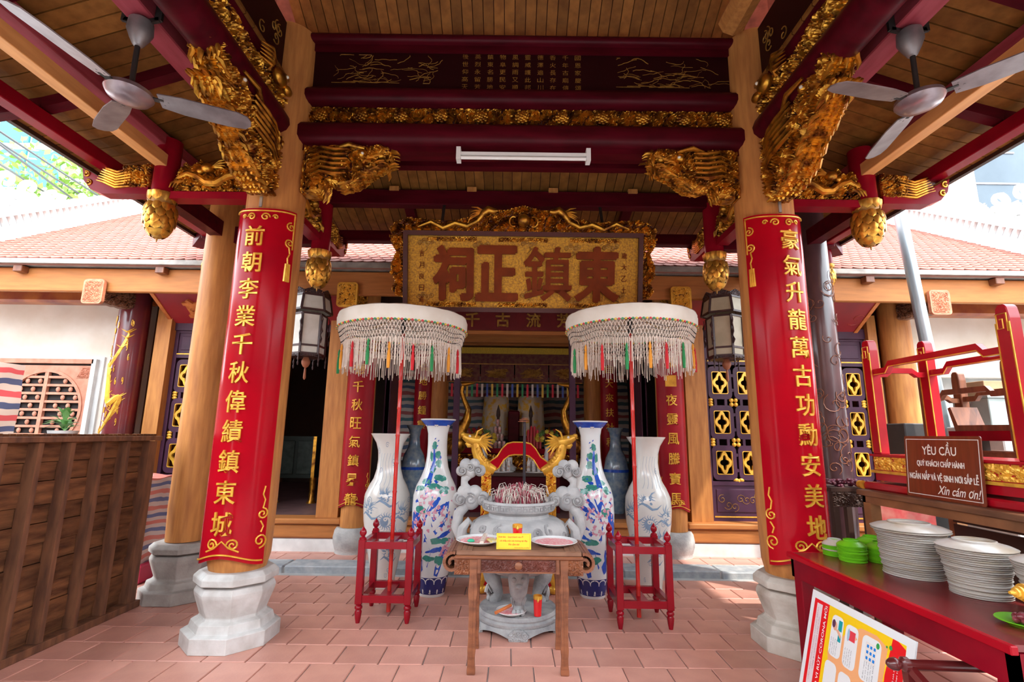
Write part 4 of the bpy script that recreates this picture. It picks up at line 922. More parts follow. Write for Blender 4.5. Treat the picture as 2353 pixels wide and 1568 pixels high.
ap = MB().b2(-.21, .335, TY0 + .014, TY0 + .034, .612, .702).build('apron', TBW, t)
m_ = MB(); carve(m_, [(-.185, .622), (.31, .622), (.31, .695), (-.185, .695)], .005, .006, 77, .05, .012, frame((0, TY0 + .014, 0), (1, 0, 0), (0, 1, 0)), both=False); m_.build('apron_relief', [mat('dark_carved_wood', (.17, .045, .03), .5, var=.2), mat('dark_carved_wood', (.17, .045, .03))], ap)
m_ = MB(); m_.lathe([(.001, -.008), (.02, -.006), (.026, 0)], 16); m_.v = [np.stack([v[:, 0] + .063, v[:, 2] + TY0 + .006, v[:, 1] + .658], 1) for v in m_.v]; m_.build('sun_disc', TBW, ap, smooth=True)
MB().b2(-.21, .335, TY1 - .03, TY1 - .012, .612, .702).b2(-.21, -.19, TY0, TY1, .612, .702).b2(.315, .335, TY0, TY1, .612, .702).build('frame_rails', TBW, t)
def table_leg(x, y, sg):
    w = [(.70, .030), (.64, .028), (.60, .024), (.55, .027), (.50, .031), (.44, .025), (.36, .023), (.22, .022), (.14, .026), (.10, .022), (.05, .024), (.03, .027), (0, .027)]
    m_ = MB(); m_.prism([(x - a + sg * (.7 - z) * .012 * 0, z) for z, a in w] + [(x + a, z) for z, a in w[::-1]], y - .02, y + .02, 'xz')
    lg = m_.build('leg', TBW, t, bevel=.004)
    MB().b2(x - .004, x + .004, y - .024, y - .018, .06, .60).build('leg_bead', TBW, lg)
for x, y, s_ in ((-.237, TY0 + .02, -1), (.368, TY0 + .02, 1), (-.237, TY1 - .02, -1), (.368, TY1 - .02, 1)): table_leg(x, y, s_)

# things on the table
PINK = mat('pink_print', (.85, .24, .28), .35, var=.0, col2=(.90, .62, .60), scale=60, thr=(.45, .6)); YEL = mat('yellow_print', (.95, .68, .03), .45, var=.03)
def plate(x, y, z, r, label, name='patterned_plate'):
    t = thing(name, label, 'plate', (x, y, z))
    MB().lathe([(.001, .004), (r * .5, .004), (r * .55, 0), (r * .58, .004), (r * .80, .012), (r, .028), (r * .985, .031), (r * .80, .017), (r * .6, .009), (.001, .009)], 40, (x, y, z)).build('dish', PORC, t, smooth=True)
    MB().lathe([(.001, .0105), (r * .6, .0105), (r * .82, .020), (r * .82, .0195)], 36, (x, y, z)).build('pink_pattern', PINK, t, smooth=True)
    for k in range(10):
        a = 2 * PI * k / 10; m_ = MB(); v = [(x + rr * math.cos(a + da), y + rr * math.sin(a + da), z + .0305 - (r * .99 - rr) / r * .075) for rr, da in ((r * .96, -.12), (r * .96, .12), (r * .85, .12), (r * .85, -.12))]; m_.add(v, [(0, 1, 2, 3)]).build('yellow_mark', YEL, t)
    return t
plate(-.215, 3.78, .755, .165, 'pink patterned plate with small packets on the left of the table')
plate(.318, 3.76, .755, .165, 'empty pink patterned plate on the right of the table')
one('incense_packet', MB().bar((-.19, 3.62, .79), (-.175, 3.86, .80), .03, .018), mat('clear_packet', (.70, .50, .40), .2, var=.3, scale=60, col2=(.85, .78, .70)), 'long clear incense packet lying across the left plate', 'packet', bevel=.004)
one('sweet_packet', MB().box((-.12, 3.72, .785), (.06, .10, .018), .35), mat('yellow_sweet_wrap', (.80, .62, .08), .25, var=.3, scale=40, col2=(.75, .70, .55)), 'shiny yellow sweet packet on the left plate', 'packet', bevel=.006)
one('sweet', MB().sph((-.075, 3.80, .785), (.022, .016, .018), 8, 6), mat('purple_foil', (.60, .05, .45), .2, var=.1), 'small purple foil sweet on the left plate', 'sweet', smooth=True)
one('sweet', MB().sph((-.27, 3.72, .782), (.026, .016, .014), 8, 6), mat('green_foil', (.03, .45, .25), .2, var=.1), 'small green foil sweet on the left plate', 'sweet', smooth=True)
def flat_text(parent, rows, M, m):
    """rows = (string, x, y, width, height) printed on a flat face"""
    for s_, x, y, w_, h_ in rows:
        v, f = fit_text(s_, w_, h_, .015, .0); MB().add(v, f, 0, M @ Matrix.Translation((x, y, .0012))).build('lettering', m, parent)
t = thing('yellow_notice', 'small yellow notice card with red lettering at the front of the table', 'sign', (.03, 3.58, .752))
M = frame((.03, 3.585, .758), (1, 0, 0), (0, .12, .993), (0, -.993, .12))
MB().box((0, .05, -.0015), (.235, .102, .003), 0, 0, M).build('card', YEL, t)
RDP = mat('red_print', (.75, .03, .01), .5, var=0)
flat_text(t, [('Kính báo:', -.078, .078, .048, .011), ('Quý khách vào lễ', .012, .077, .105, .014), ('chỉ thắp một nén hương tại đây.', 0, .053, .19, .015), ('Xin cảm ơn!', 0, .031, .075, .013), ('BAN QUẢN LÝ ĐỀN', .055, .011, .098, .007)], M, RDP)
m_ = MB()
for a, b, w_, h_ in ((0, .008 - .003, .21, .001), (0, .097, .21, .001), (-.108, .05, .001, .09), (.108, .05, .001, .09)): m_.box((a, b, .0008), (w_, h_, .0006), 0, 0, M)
stuff(m_.build('border_line', RDP, t))
MB().bar(M @ Vector((0, .08, -.004)), (.03, 3.645, .756), .03, .003).build('prop', YEL, t)
RGL = mat('red_candle_glass', (.80, .01, .015), .12, var=.05, coat=.5); 
def candle(x, y, z, h, r, label):
    t = thing('candle_glass', label, 'candle', (x, y, z))
    MB().lathe([(r * .82, 0), (r * .84, .004), (r, h * .84), (r, h * .85)], 20, (x, y, z)).build('red_glass', RGL, t, smooth=True)
    MB().lathe([(r * 1.01, h * .80), (r * 1.05, h * .86), (r * 1.0, h * .97), (r * .9, h * .97), (r * .9, h * .82)], 20, (x, y, z)).build('gold_rim', GOLDB, t, smooth=True)
    MB().lathe([(.004, 0), (.010, .012), (.003, .03)], 8, (x, y - r * 1.02, z + h * .70)).build('emblem', GOLDB, t)
candle(.058, 3.83, .752, .13, .036, 'red glass candle with gilt rim behind the yellow notice')

# ================================================================ stone incense urn
UX, UY = .075, 4.42
URN = mat('carved_urn_stone', (.40, .40, .395), .8, var=.2, scale=9, bump=.6, bscale=50, col2=(.23, .23, .24), spec=.3); URNL = mat('pale_urn_stone', (.50, .50, .495), .8, var=.2, scale=8, bump=.4, bscale=45, col2=(.34, .345, .355), spec=.3)
t = thing('incense_urn', 'large carved grey stone incense urn with cloud handles behind the wooden table', 'urn', (UX, UY, 0))
MB().lathe([(.20, .05), (.315, .05), (.325, .065), (.33, .10), (.315, .112), (.32, .125), (.31, .15), (.20, .152), (.001, .152)], 48, (UX, UY, 0)).build('base_disc', URN, t, smooth=True)
v = []; n = 64                                                        # scalloped skirt on feet
for i in range(n):
    a = 2 * PI * i / n; k = abs(math.sin(a * 2.5 + PI / 4)); z = .0 + .05 * max(0, k - .25) / .75; v += [(UX + .345 * math.cos(a), UY + .345 * math.sin(a), z), (UX + .33 * math.cos(a), UY + .33 * math.sin(a), .075), (UX + .28 * math.cos(a), UY + .28 * math.sin(a), z), (UX + .28 * math.cos(a), UY + .28 * math.sin(a), .075)]
f = []
for i in range(n):
    a, b = 4 * i, 4 * ((i + 1) % n); f += [(a, b, b + 1, a + 1), (b + 2, a + 2, a + 3, b + 3), (a, a + 2, b + 2, b)]
MB().add(v, f).build('base_skirt', URN, t, smooth=True)
for k in range(5):
    a = -PI / 2 + 2 * PI * k / 5; m_ = MB(); tv_ = Vector((-math.sin(a), math.cos(a), 0)); nv = Vector((math.cos(a), math.sin(a), 0))
    carve(m_, [(-.07, .0), (.07, .0), (.08, .04), (.04, .075), (0, .085), (-.04, .075), (-.08, .04)], .03, .006, k, .05, .014, frame((UX + .342 * nv.x, UY + .342 * nv.y, 0), tuple(tv_), tuple(-nv)), both=False); m_.build('base_foot', [URN, URN], t)
MB().lathe([(.02, .40), (.16, .40), (.22, .42), (.31, .47), (.385, .55), (.412, .64), (.41, .74), (.385, .80), (.33, .832), (.27, .842), (.255, .85), (.25, .875), (.262, .888), (.295, .90), (.305, .912), (.305, .968), (.298, .98), (.275, .98), (.27, .955), (.27, .94), (.001, .94)], 56, (UX, UY, 0)).build('bowl', URNL, t, smooth=True)
m_ = MB(); rg = random.Random(8)                                       # cloud scrolls in relief round the belly
def prof_r(z): return np.interp(z, [.47, .55, .64, .74, .80, .832], [.31, .385, .412, .41, .385, .33])
for i in range(46):
    a0 = -PI + rg.random() * PI; z0 = rg.uniform(.56, .79); q = rg.uniform(.02, .045); pts = spiral((0, 0), q, rg.uniform(.7, 1.5), rg.uniform(0, 6), 14); pts += [(pts[-1][0] + .01, pts[-1][1])]
    m_.tube([(UX + (prof_r(z0 + w_) + .0) * math.cos(a0 + u / .4), UY + prof_r(z0 + w_) * math.sin(a0 + u / .4), z0 + w_) for u, w_ in pts], [.013] * (len(pts) - 2) + [.009, .004], 6)
for i in range(9):
    a0 = -PI + .3 * i + .2; z0 = .66 + .03 * (i % 2); pts = [(.045 * j, .035 * math.sin(j * 1.6)) for j in range(6)]
    m_.tube([(UX + prof_r(z0 + w_) * math.cos(a0 + u / .4), UY + prof_r(z0 + w_) * math.sin(a0 + u / .4), z0 + w_) for u, w_ in pts], [.006, .017, .020, .018, .012, .004], 6)
stuff(m_.build('cloud_relief', mat('dark_relief_stone', (.27, .27, .275), .8, var=.25, scale=12, col2=(.40, .40, .40), spec=.2), t, smooth=True))  # scroll relief coloured darker than the bowl
m_ = MB()                                                              # key fret round the rim
for i in range(40):
    a = 2 * PI * i / 40; fl = 1 if i % 2 else -1
    for da, z, w_, h_ in ((0, .961, .046, .006), (-.052, .94, .006, .044), (.01, .921, .030, .006), (.045, .933, .006, .028), (.012, .944, .022, .006)):
        aa = a + da * fl; m_.box((UX + .306 * math.cos(aa), UY + .306 * math.sin(aa), z), (w_, .008, h_), aa + PI / 2)
stuff(m_.build('key_fret', URN, t))
for k in range(3):                                                     # lion legs
    a = -PI / 2 + k * 2 * PI / 3; cx, cy = math.cos(a), math.sin(a)
    P = lambda r, z: (UX + r * cx, UY + r * cy, z)
    lg = MB().tube([P(.24, .50), P(.265, .42), P(.25, .33), P(.20, .26), P(.185, .21), P(.205, .17), P(.24, .152)], [.075, .085, .07, .048, .04, .045, .05], 12).build('leg', URN, t, smooth=True)
    m_ = MB()
    for sx in (-1, 1):
        m_.sph((UX + .335 * cx - sx * .035 * cy, UY + .335 * cy + sx * .035 * cx, .43), (.022, .022, .018), 8, 6)
        for j in range(3): m_.tube([(UX + .26 * cx - sx * (.03 + .012 * j) * cy, UY + .26 * cy + sx * (.03 + .012 * j) * cx, .30 - .01 * j), (UX + .225 * cx - sx * (.02 + .012 * j) * cy, UY + .225 * cy + sx * (.02 + .012 * j) * cx, .22)], [.012, .004], 5)
    m_.sph(P(.345, .385), (.03, .03, .02), 8, 6)
    for j in (-1, 0, 1): m_.sph((UX + .262 * cx - j * .032 * cy, UY + .262 * cy + j * .032 * cx, .175), (.02, .02, .026), 8, 6)
    stuff(m_.build('lion_face', URN, lg, smooth=True))
    if k:
        m_ = MB(); tv_ = Vector((-cy, cx, 0)); m_.tube([tuple(Vector(P(.27, .22)) + tv_ * u + Vector((0, 0, w_))) for u, w_ in spiral((0, 0), .06, 1.5, 0, 20)], .018, 7); m_.build('scroll', URNL, lg, smooth=True)
for sg in (-1, 1):                                                     # cloud handles
    cx = UX + sg * .435; hd = MB()
    P = lambda u, z, d=0: (cx + sg * u, UY + d, z)
    st = [(-.12, .70), (-.02, .66), (.05, .68), (.085, .76), (.07, .86), (.01, .93), (-.03, .98), (-.02, 1.04), (.03, 1.09), (.03, 1.14), (-.03, 1.19)]
    hd.tube([P(a, b) for a, b in st], [.03, .045, .048, .048, .045, .042, .04, .035, .035, .035, .03], 12)
    def disc(u, z, r, th_=.045):
        hd.sph((cx + sg * u, UY, z), (r, th_ + .012 - .05 * abs(u), r), 18, 12)
    for u, z, r in ((-.13, .985, .06), (-.06, 1.03, .065), (.02, 1.03, .07), (.07, .98, .06), (-.03, .965, .075), (-.19, .97, .035)): disc(u, z, r)
    for u, z, r in ((-.10, 1.215, .05), (-.05, 1.265, .05), (.02, 1.26, .055), (.06, 1.21, .045), (-.02, 1.205, .055)): disc(u, z, r, .04)
    h_ = hd.build('cloud_handle', URNL, t, smooth=True)
    m_ = MB()
    for u, z, r, fl in ((-.13, .98, .045, 1), (.055, .98, .05, -1), (-.03, .985, .05, 1), (-.09, 1.215, .04, 1), (.045, 1.215, .038, -1), (-.02, 1.24, .035, 1)):
        for yy in (UY - .050, UY + .050): m_.tube([(cx + sg * a, yy, b) for a, b in spiral((u, z), r, 1.7, 1, 20, .12, fl)], .008, 5)
    stuff(m_.build('cloud_curls', URN, h_, smooth=True))
    m_ = MB(); q = UX + sg * .40                                         # small beast ears at the shoulder
    m_.tube([(q, UY - .08, .60), (q + sg * .07, UY - .10, .66), (q + sg * .06, UY - .10, .76), (q + sg * .01, UY - .09, .82), (q - sg * .02, UY - .08, .78)], [.05, .05, .04, .03, .015], 9); m_.build('shoulder_beast', URNL, t, smooth=True)
m_ = MB(); rg = random.Random(12); ASH = [mat('pink_incense_stub', (.62, .10, .16), .7, var=.2, scale=30), mat('white_incense_ash', (.78, .70, .62), .8, var=.2, scale=30)]
for i in range(460):
    a = rg.uniform(0, 2 * PI); r = .20 * math.sqrt(rg.random()); x, y = UX + r * math.cos(a), UY + r * math.sin(a); h_ = rg.uniform(.06, .17) * (1.15 - r * 2)
    if i % 3:
        m_.tube([(x, y, .935), (x + rg.uniform(-.03, .03), y + rg.uniform(-.03, .03), .945 + h_)], .0025, 3, 0, False)
    else:
        c_ = rg.uniform(.025, .065); dx, dy = math.cos(a + rg.uniform(-1, 1)), math.sin(a + rg.uniform(-1, 1)); x0, z0 = x, .95 + h_ * .7
        m_.tube([(x, y, .94), (x, y, z0), (x + dx * c_ * .5, y + dy * c_ * .5, z0 + c_ * .9), (x + dx * c_ * 1.3, y + dy * c_ * 1.3, z0 + c_ * .7), (x + dx * c_ * 1.6, y + dy * c_ * 1.6, z0 - c_ * .3)], .0028, 4, 1, False)
o = m_.build('incense_sticks', ASH); o['label'] = 'tangle of burnt pink and white incense sticks in the stone urn'; o['category'] = 'incense'; stuff(o)
plate(.02, 4.20, .155, .12, 'small plate on the base of the stone urn', 'offering_plate')
one('incense_bundle', MB().tube([(-.10, 4.12, .185), (.02, 4.21, .215)], .012, 8), mat('orange_paper', (.72, .20, .05), .5, var=.2), 'orange wrapped bundle lying on the small plate under the urn', 'bundle')
candle(.225, 4.17, .154, .15, .034, 'red glass candle standing on the base of the stone urn')
t = thing('incense_coil_stand', 'thin dark metal rod topped by copper discs behind the urn', 'stand', (.13, 5.0, 0))
MB().lathe([(.09, 0), (.09, .012), (.02, .03), (.016, .05)], 20, (.135, 5.0, 0)).build('foot', BLACK, t)
MB().lathe([(.016, .04), (.014, 1.66)], 10, (.135, 5.0, 0)).build('rod', mat('blackened_steel', (.06, .05, .06), .4, metal=.5, var=.1), t)
for k, (z, r) in enumerate(((1.645, .055), (1.66, .05), (1.675, .035))): MB().lathe([(.001, 0), (r, .001), (r, .006), (.001, .008)], 18, (.125 + .006 * k, 5.0, z)).build('copper_disc', mat('copper', (.45, .16, .09), .45, metal=.6, var=.15), t)

# ================================================================ dragon rack (red and gold) behind the urn
t = thing('dragon_rack', 'red and gold rack with a wavy bar ending in two dragon heads behind the urn', 'rack', (.08, 5.22, 0))
RX, RY = .085, 5.22
top = [(-.36, 1.20), (-.30, 1.245), (-.22, 1.30), (-.17, 1.38), (-.12, 1.43), (-.06, 1.445), (.06, 1.445), (.12, 1.43), (.17, 1.38), (.22, 1.30), (.30, 1.245), (.36, 1.20)]
bot = [(.34, 1.14), (.26, 1.15), (.20, 1.19), (.15, 1.27), (.10, 1.31), (.05, 1.32), (-.05, 1.32), (-.10, 1.31), (-.15, 1.27), (-.20, 1.19), (-.26, 1.15), (-.34, 1.14)]
MB().prism([(RX + a, z) for a, z in top + bot], RY - .03, RY + .03, 'xz').build('wavy_bar', REDB, t)
m_ = MB()
for P_ in (top[1:-1], bot[1:-1]): m_.tube([(RX + a, RY - .032, z) for a, z in P_], .007, 6)
m_.build('gold_edge', GOLDB, t)
for sg in (-1, 1):
    m_ = MB(); P = lambda u, z, d=0: (RX + sg * u, RY + d, z)
    m_.tube([P(.24, 1.16), P(.32, 1.20), P(.40, 1.27), P(.43, 1.36), P(.44, 1.43)], [.05, .062, .06, .055, .05], 12)              # neck
    m_.tube([P(.40, 1.45), P(.47, 1.46), P(.535, 1.485), P(.57, 1.50)], [.055, .06, .045, .03], 12)                              # skull and snout
    m_.sph(P(.575, 1.515), (.028, .035, .024), 10, 7); m_.tube([P(.46, 1.42), P(.52, 1.41), P(.545, 1.43)], [.035, .028, .01], 8)   # nose, jaw
    for k in range(7):
        an = 2.2 + k * .28; m_.tube([P(.41, 1.44, -.03), P(.41 + .07 * math.cos(an), 1.44 + .07 * math.sin(an), -.045), P(.41 + .15 * math.cos(an + .15), 1.43 + .15 * math.sin(an + .15), -.03)], [.022, .017, .003], 6)   # mane
        m_.tube([P(.30 + .02 * k, 1.20 + .028 * k, -.06), P(.29 + .02 * k, 1.225 + .028 * k, -.065)], [.018, .004], 5)              # scales
    m_.tube([P(.44, 1.49, -.04), P(.42, 1.55, -.05), P(.37, 1.58, -.05)], [.012, .01, .003], 6)
    hd = m_.build('dragon_head', GOLDB, t, smooth=True)
    for sy in (-1, 1): MB().sph(P(.50, 1.50, sy * .045), .014, 8, 6).build('eye', EYE, hd, smooth=True)
    px = RX + sg * .325; lg = MB().box((px, RY, .60), (.075, .06, 1.16)).build('leg', REDB, t)
    m_ = MB(); carve(m_, [(px - .05, .30), (px + .05, .30), (px + .05, 1.15), (px - .05, 1.15)], .02, .008, 60 + sg, .075, .03, frame((0, RY - .03, 0), (1, 0, 0), (0, 1, 0)), both=False, holes=.2); m_.build('gold_relief', [GOLDB, REDB], lg)
    m_ = MB(); m_.tube([P(.325, .28), P(.34, .16), P(.37, .07), P(.43, .035)], [.05, .05, .045, .02], 10); m_.sph(P(.35, .05), (.06, .06, .05), 10, 7); m_.build('claw_foot', GOLDB, lg, smooth=True)
    m_ = MB()
    for k in range(3): m_.tube([P(.30, .62 - .02 * k, -.05), P(.22, .66 + .03 * k, -.05), P(.13, .64 + .04 * k, -.04)], [.022, .016, .003], 6)
    m_.build('flame_bracket', GOLDB, t, smooth=True)
MB().box((RX, RY, .22), (.62, .05, .06)).build('stretcher', REDB, t)

# ================================================================ vases
def vase_shape(prof, n=48): return prof
class Surf:
    """paint shapes on a lathe surface: u = arc length from the front, w = height"""
    def __init__(s, x, y, prof, z0=0, face=0): s.x, s.y, s.z0 = x, y, z0; s.zs = [p[1] for p in prof]; s.rs = [p[0] for p in prof]; s.face = face; s.rm = max(s.rs)
    def P(s, u, w, d=.0018):
        r = float(np.interp(w, s.zs, s.rs)) + d; a = -PI / 2 + s.face + u / s.rm; return (s.x + r * math.cos(a), s.y + r * math.sin(a), s.z0 + w)
    def ribbon(s, mb, pts, wd, mi=0):
        k = len(pts); W = wd if hasattr(wd, '__len__') else [wd] * k; v = []
        for i, (a, b) in enumerate(pts):
            a0, b0 = pts[max(0, i - 1)]; a1, b1 = pts[min(k - 1, i + 1)]; l = math.hypot(a1 - a0, b1 - b0) + 1e-9; nx, nz = -(b1 - b0) / l, (a1 - a0) / l
            v += [s.P(a + nx * W[i] / 2, b + nz * W[i] / 2), s.P(a - nx * W[i] / 2, b - nz * W[i] / 2)]
        mb.add(v, [(2 * i, 2 * i + 2, 2 * i + 3, 2 * i + 1) for i in range(k - 1)], mi)
    def blob(s, mb, u, w, a, b, n=12, mi=0, jag=0, rg=None, rot=0, d=.0022):
        v = [s.P(u, w, d)]
        for i in range(n):
            t_ = 2 * PI * i / n; k = 1 + (jag * rg.uniform(-1, 1) if rg else 0); p, q = a * k * math.cos(t_), b * k * math.sin(t_); v.append(s.P(u + p * math.cos(rot) - q * math.sin(rot), w + p * math.sin(rot) + q * math.cos(rot), d))
        mb.add(v, [(0, 1 + i, 1 + (i + 1) % n) for i in range(n)], mi)
COB = mat('cobalt_glaze', (.012, .055, .42), .18, var=.25, scale=20, coat=.4, col2=(.02, .12, .60)); COBD = mat('dark_cobalt_glaze', (.010, .020, .16), .18, var=.1, coat=.4)
GRG = mat('green_glaze', (.05, .30, .24), .2, var=.2, scale=30, coat=.4, col2=(.03, .20, .17)); PKG = mat('pink_glaze', (.62, .22, .32), .2, var=.25, scale=40, coat=.4, col2=(.75, .45, .52)); LBL = mat('pale_blue_glaze', (.27, .40, .56), .2, var=.1, scale=20, coat=.4)
def blue_vase(x, y, label, seed, fl):
    t = thing('blue_vase', label, 'vase', (x, y, 0), 'tall painted floor vases'); rg = random.Random(seed)
    prof = [(.118, 0), (.125, .012), (.124, .03), (.132, .08), (.158, .20), (.195, .42), (.218, .62), (.224, .78), (.218, .92), (.195, 1.01), (.15, 1.10), (.118, 1.19), (.101, 1.30), (.098, 1.42), (.100, 1.52), (.115, 1.585), (.145, 1.63), (.178, 1.655), (.180, 1.665), (.172, 1.668), (.12, 1.62), (.09, 1.5)]
    MB().lathe(prof, 56, (x, y, 0)).build('body', PORC, t, smooth=True)
    S = Surf(x, y, prof[:18])
    m_ = MB()                                            # trunk, branches, rock, birds
    tr = [(-.10, .30), (-.06, .42), (-.11, .55), (-.03, .66), (-.08, .80), (-.03, .92), (-.07, 1.02), (-.05, 1.14), (-.02, 1.26), (-.04, 1.38)]
    S.ribbon(m_, [(fl * a, b) for a, b in tr], [.13, .13, .10, .09, .08, .075, .07, .065, .055, .035])
    for br in ([(-.06, .56), (.04, .60), (.10, .66), (.15, .74), (.17, .88)], [(-.06, .74), (.02, .72), (.08, .78), (.16, .80)], [(-.08, .80), (-.18, .88), (-.22, .98)], [(-.05, 1.02), (.03, 1.06), (.10, 1.10)], [(-.03, 1.20), (.05, 1.24), (.12, 1.30)], [(.12, .68), (.22, .72), (.28, .80)]):
        S.ribbon(m_, [(fl * a, b) for a, b in br], [.05, .04, .032, .024, .014][:len(br)])
    for a, b in ((-.16, .40), (-.20, .52), (-.14, .30), (-.24, .62), (-.18, .72)): S.blob(m_, fl * a, b, .05, .075, 10, 0, .3, rg)
    for a, b, r_ in ((.10, .83, .5), (.03, .86, .9), (.14, .58, .4), (.05, .44, .2), (.16, .42, -.2)):   # birds
        S.blob(m_, fl * a, b, .06, .023, 10, rot=r_ * fl); S.blob(m_, fl * (a + .055 * math.cos(r_)), b + .06 * math.sin(r_), .019, .019, 8); S.blob(m_, fl * (a - .07 * math.cos(r_)), b - .07 * math.sin(r_), .045, .011, 8, rot=r_ * fl)
    S.ribbon(m_, [(fl * .17, .48), (fl * .13, .38), (fl * .09, .27), (fl * .07, .20)], [.02, .05, .07, .05])           # peacock tail
    for a, b in ((.03, 1.40), (-.02, 1.47), (.05, 1.45)): S.blob(m_, fl * a, b, .02, .006, 8, rot=.4)
    stuff(m_.build('blue_painting', COB, t))
    m_ = MB()
    for a, b, w_, h_ in ((-.03, 1.40, .055, .035), (.05, 1.31, .06, .04), (-.08, 1.30, .03, .05), (.06, 1.23, .055, .035), (-.05, 1.18, .05, .04), (.09, 1.10, .07, .035), (-.10, 1.07, .06, .03), (.02, 1.02, .07, .025), (.12, .98, .06, .028), (-.16, 1.0, .05, .03), (-.12, .80, .05, .04), (.10, .34, .03, .05), (.17, .52, .05, .02), (-.02, .36, .06, .03), (.04, .52, .06, .03), (.22, .36, .03, .03)):
        for k in range(4): S.blob(m_, fl * (a + rg.uniform(-.03, .03)), b + rg.uniform(-.016, .016), w_ * .85, h_ * .75, 11, 0, .22, rg)
    stuff(m_.build('green_painting', GRG, t))
    m_ = MB()
    for i in range(95):
        a, b = rg.uniform(-.22, .30), rg.uniform(.60, 1.0)
        if rg.random() < .25: a, b = rg.uniform(.10, .28), rg.uniform(.38, .52)
        for k in range(5): S.blob(m_, fl * (a + rg.uniform(-.014, .014)), b + rg.uniform(-.014, .014), .009, .009, 6)
    stuff(m_.build('blossom_painting', PKG, t))
    m_ = MB(); W = 2 * PI * S.rm                           # dark band with white arches at the foot, blue collar at the lip
    S.ribbon(m_, [(W * i / 60, .105) for i in range(61)], .155); m_.build('foot_band', COBD, t); m_ = MB(); S.ribbon(m_, [(W * i / 60, 1.625) for i in range(61)], .055); m_.build('lip_band', COB, t)
    m_ = MB(); S2 = Surf(x, y, [(r + .0012, z) for r, z in prof[:18]])
    for i in range(12):
        u = W * i / 12
        S2.ribbon(m_, [(u + W / 24 * math.sin(q * PI / 6) * (1 if q < 7 else 1), .035 + .14 * math.sin(q / 6 * PI / 2)) for q in range(7)], .010); S2.ribbon(m_, [(u + W / 12 - W / 24 * math.sin(q * PI / 6), .035 + .14 * math.sin(q / 6 * PI / 2)) for q in range(7)], .010)
        S2.ribbon(m_, [(u + a, .10 + b) for a, b in spiral((0, 0), .022, 1.2, 0, 12)], .007); S2.blob(m_, u, .06, .012, .016, 8, d=.003); S2.ribbon(m_, [(u + W / 24 - .02, .05), (u + W / 24, .085), (u + W / 24 + .02, .05)], .006)
        if i % 2 == 0: S2.blob(m_, u, 1.615, .036, .028, 12, d=.003)
    stuff(m_.build('white_arches', PORC, t))
    m_ = MB()
    for i in range(0, 12, 2): S2.blob(m_, W * i / 12, 1.618, .016, .012, 8, d=.0042); S2.ribbon(m_, [(W * i / 12 - .028, 1.59), (W * i / 12, 1.60), (W * i / 12 + .028, 1.59)], .006)
    stuff(m_.build('lip_motifs', COBD, t))
    return t
blue_vase(-.742, 5.19, 'blue vase with pine and blossom painting behind the left parasol stand', 1, 1)
blue_vase(.812, 5.20, 'blue vase with birds and pink blossom painting behind the right parasol stand', 2, -1)
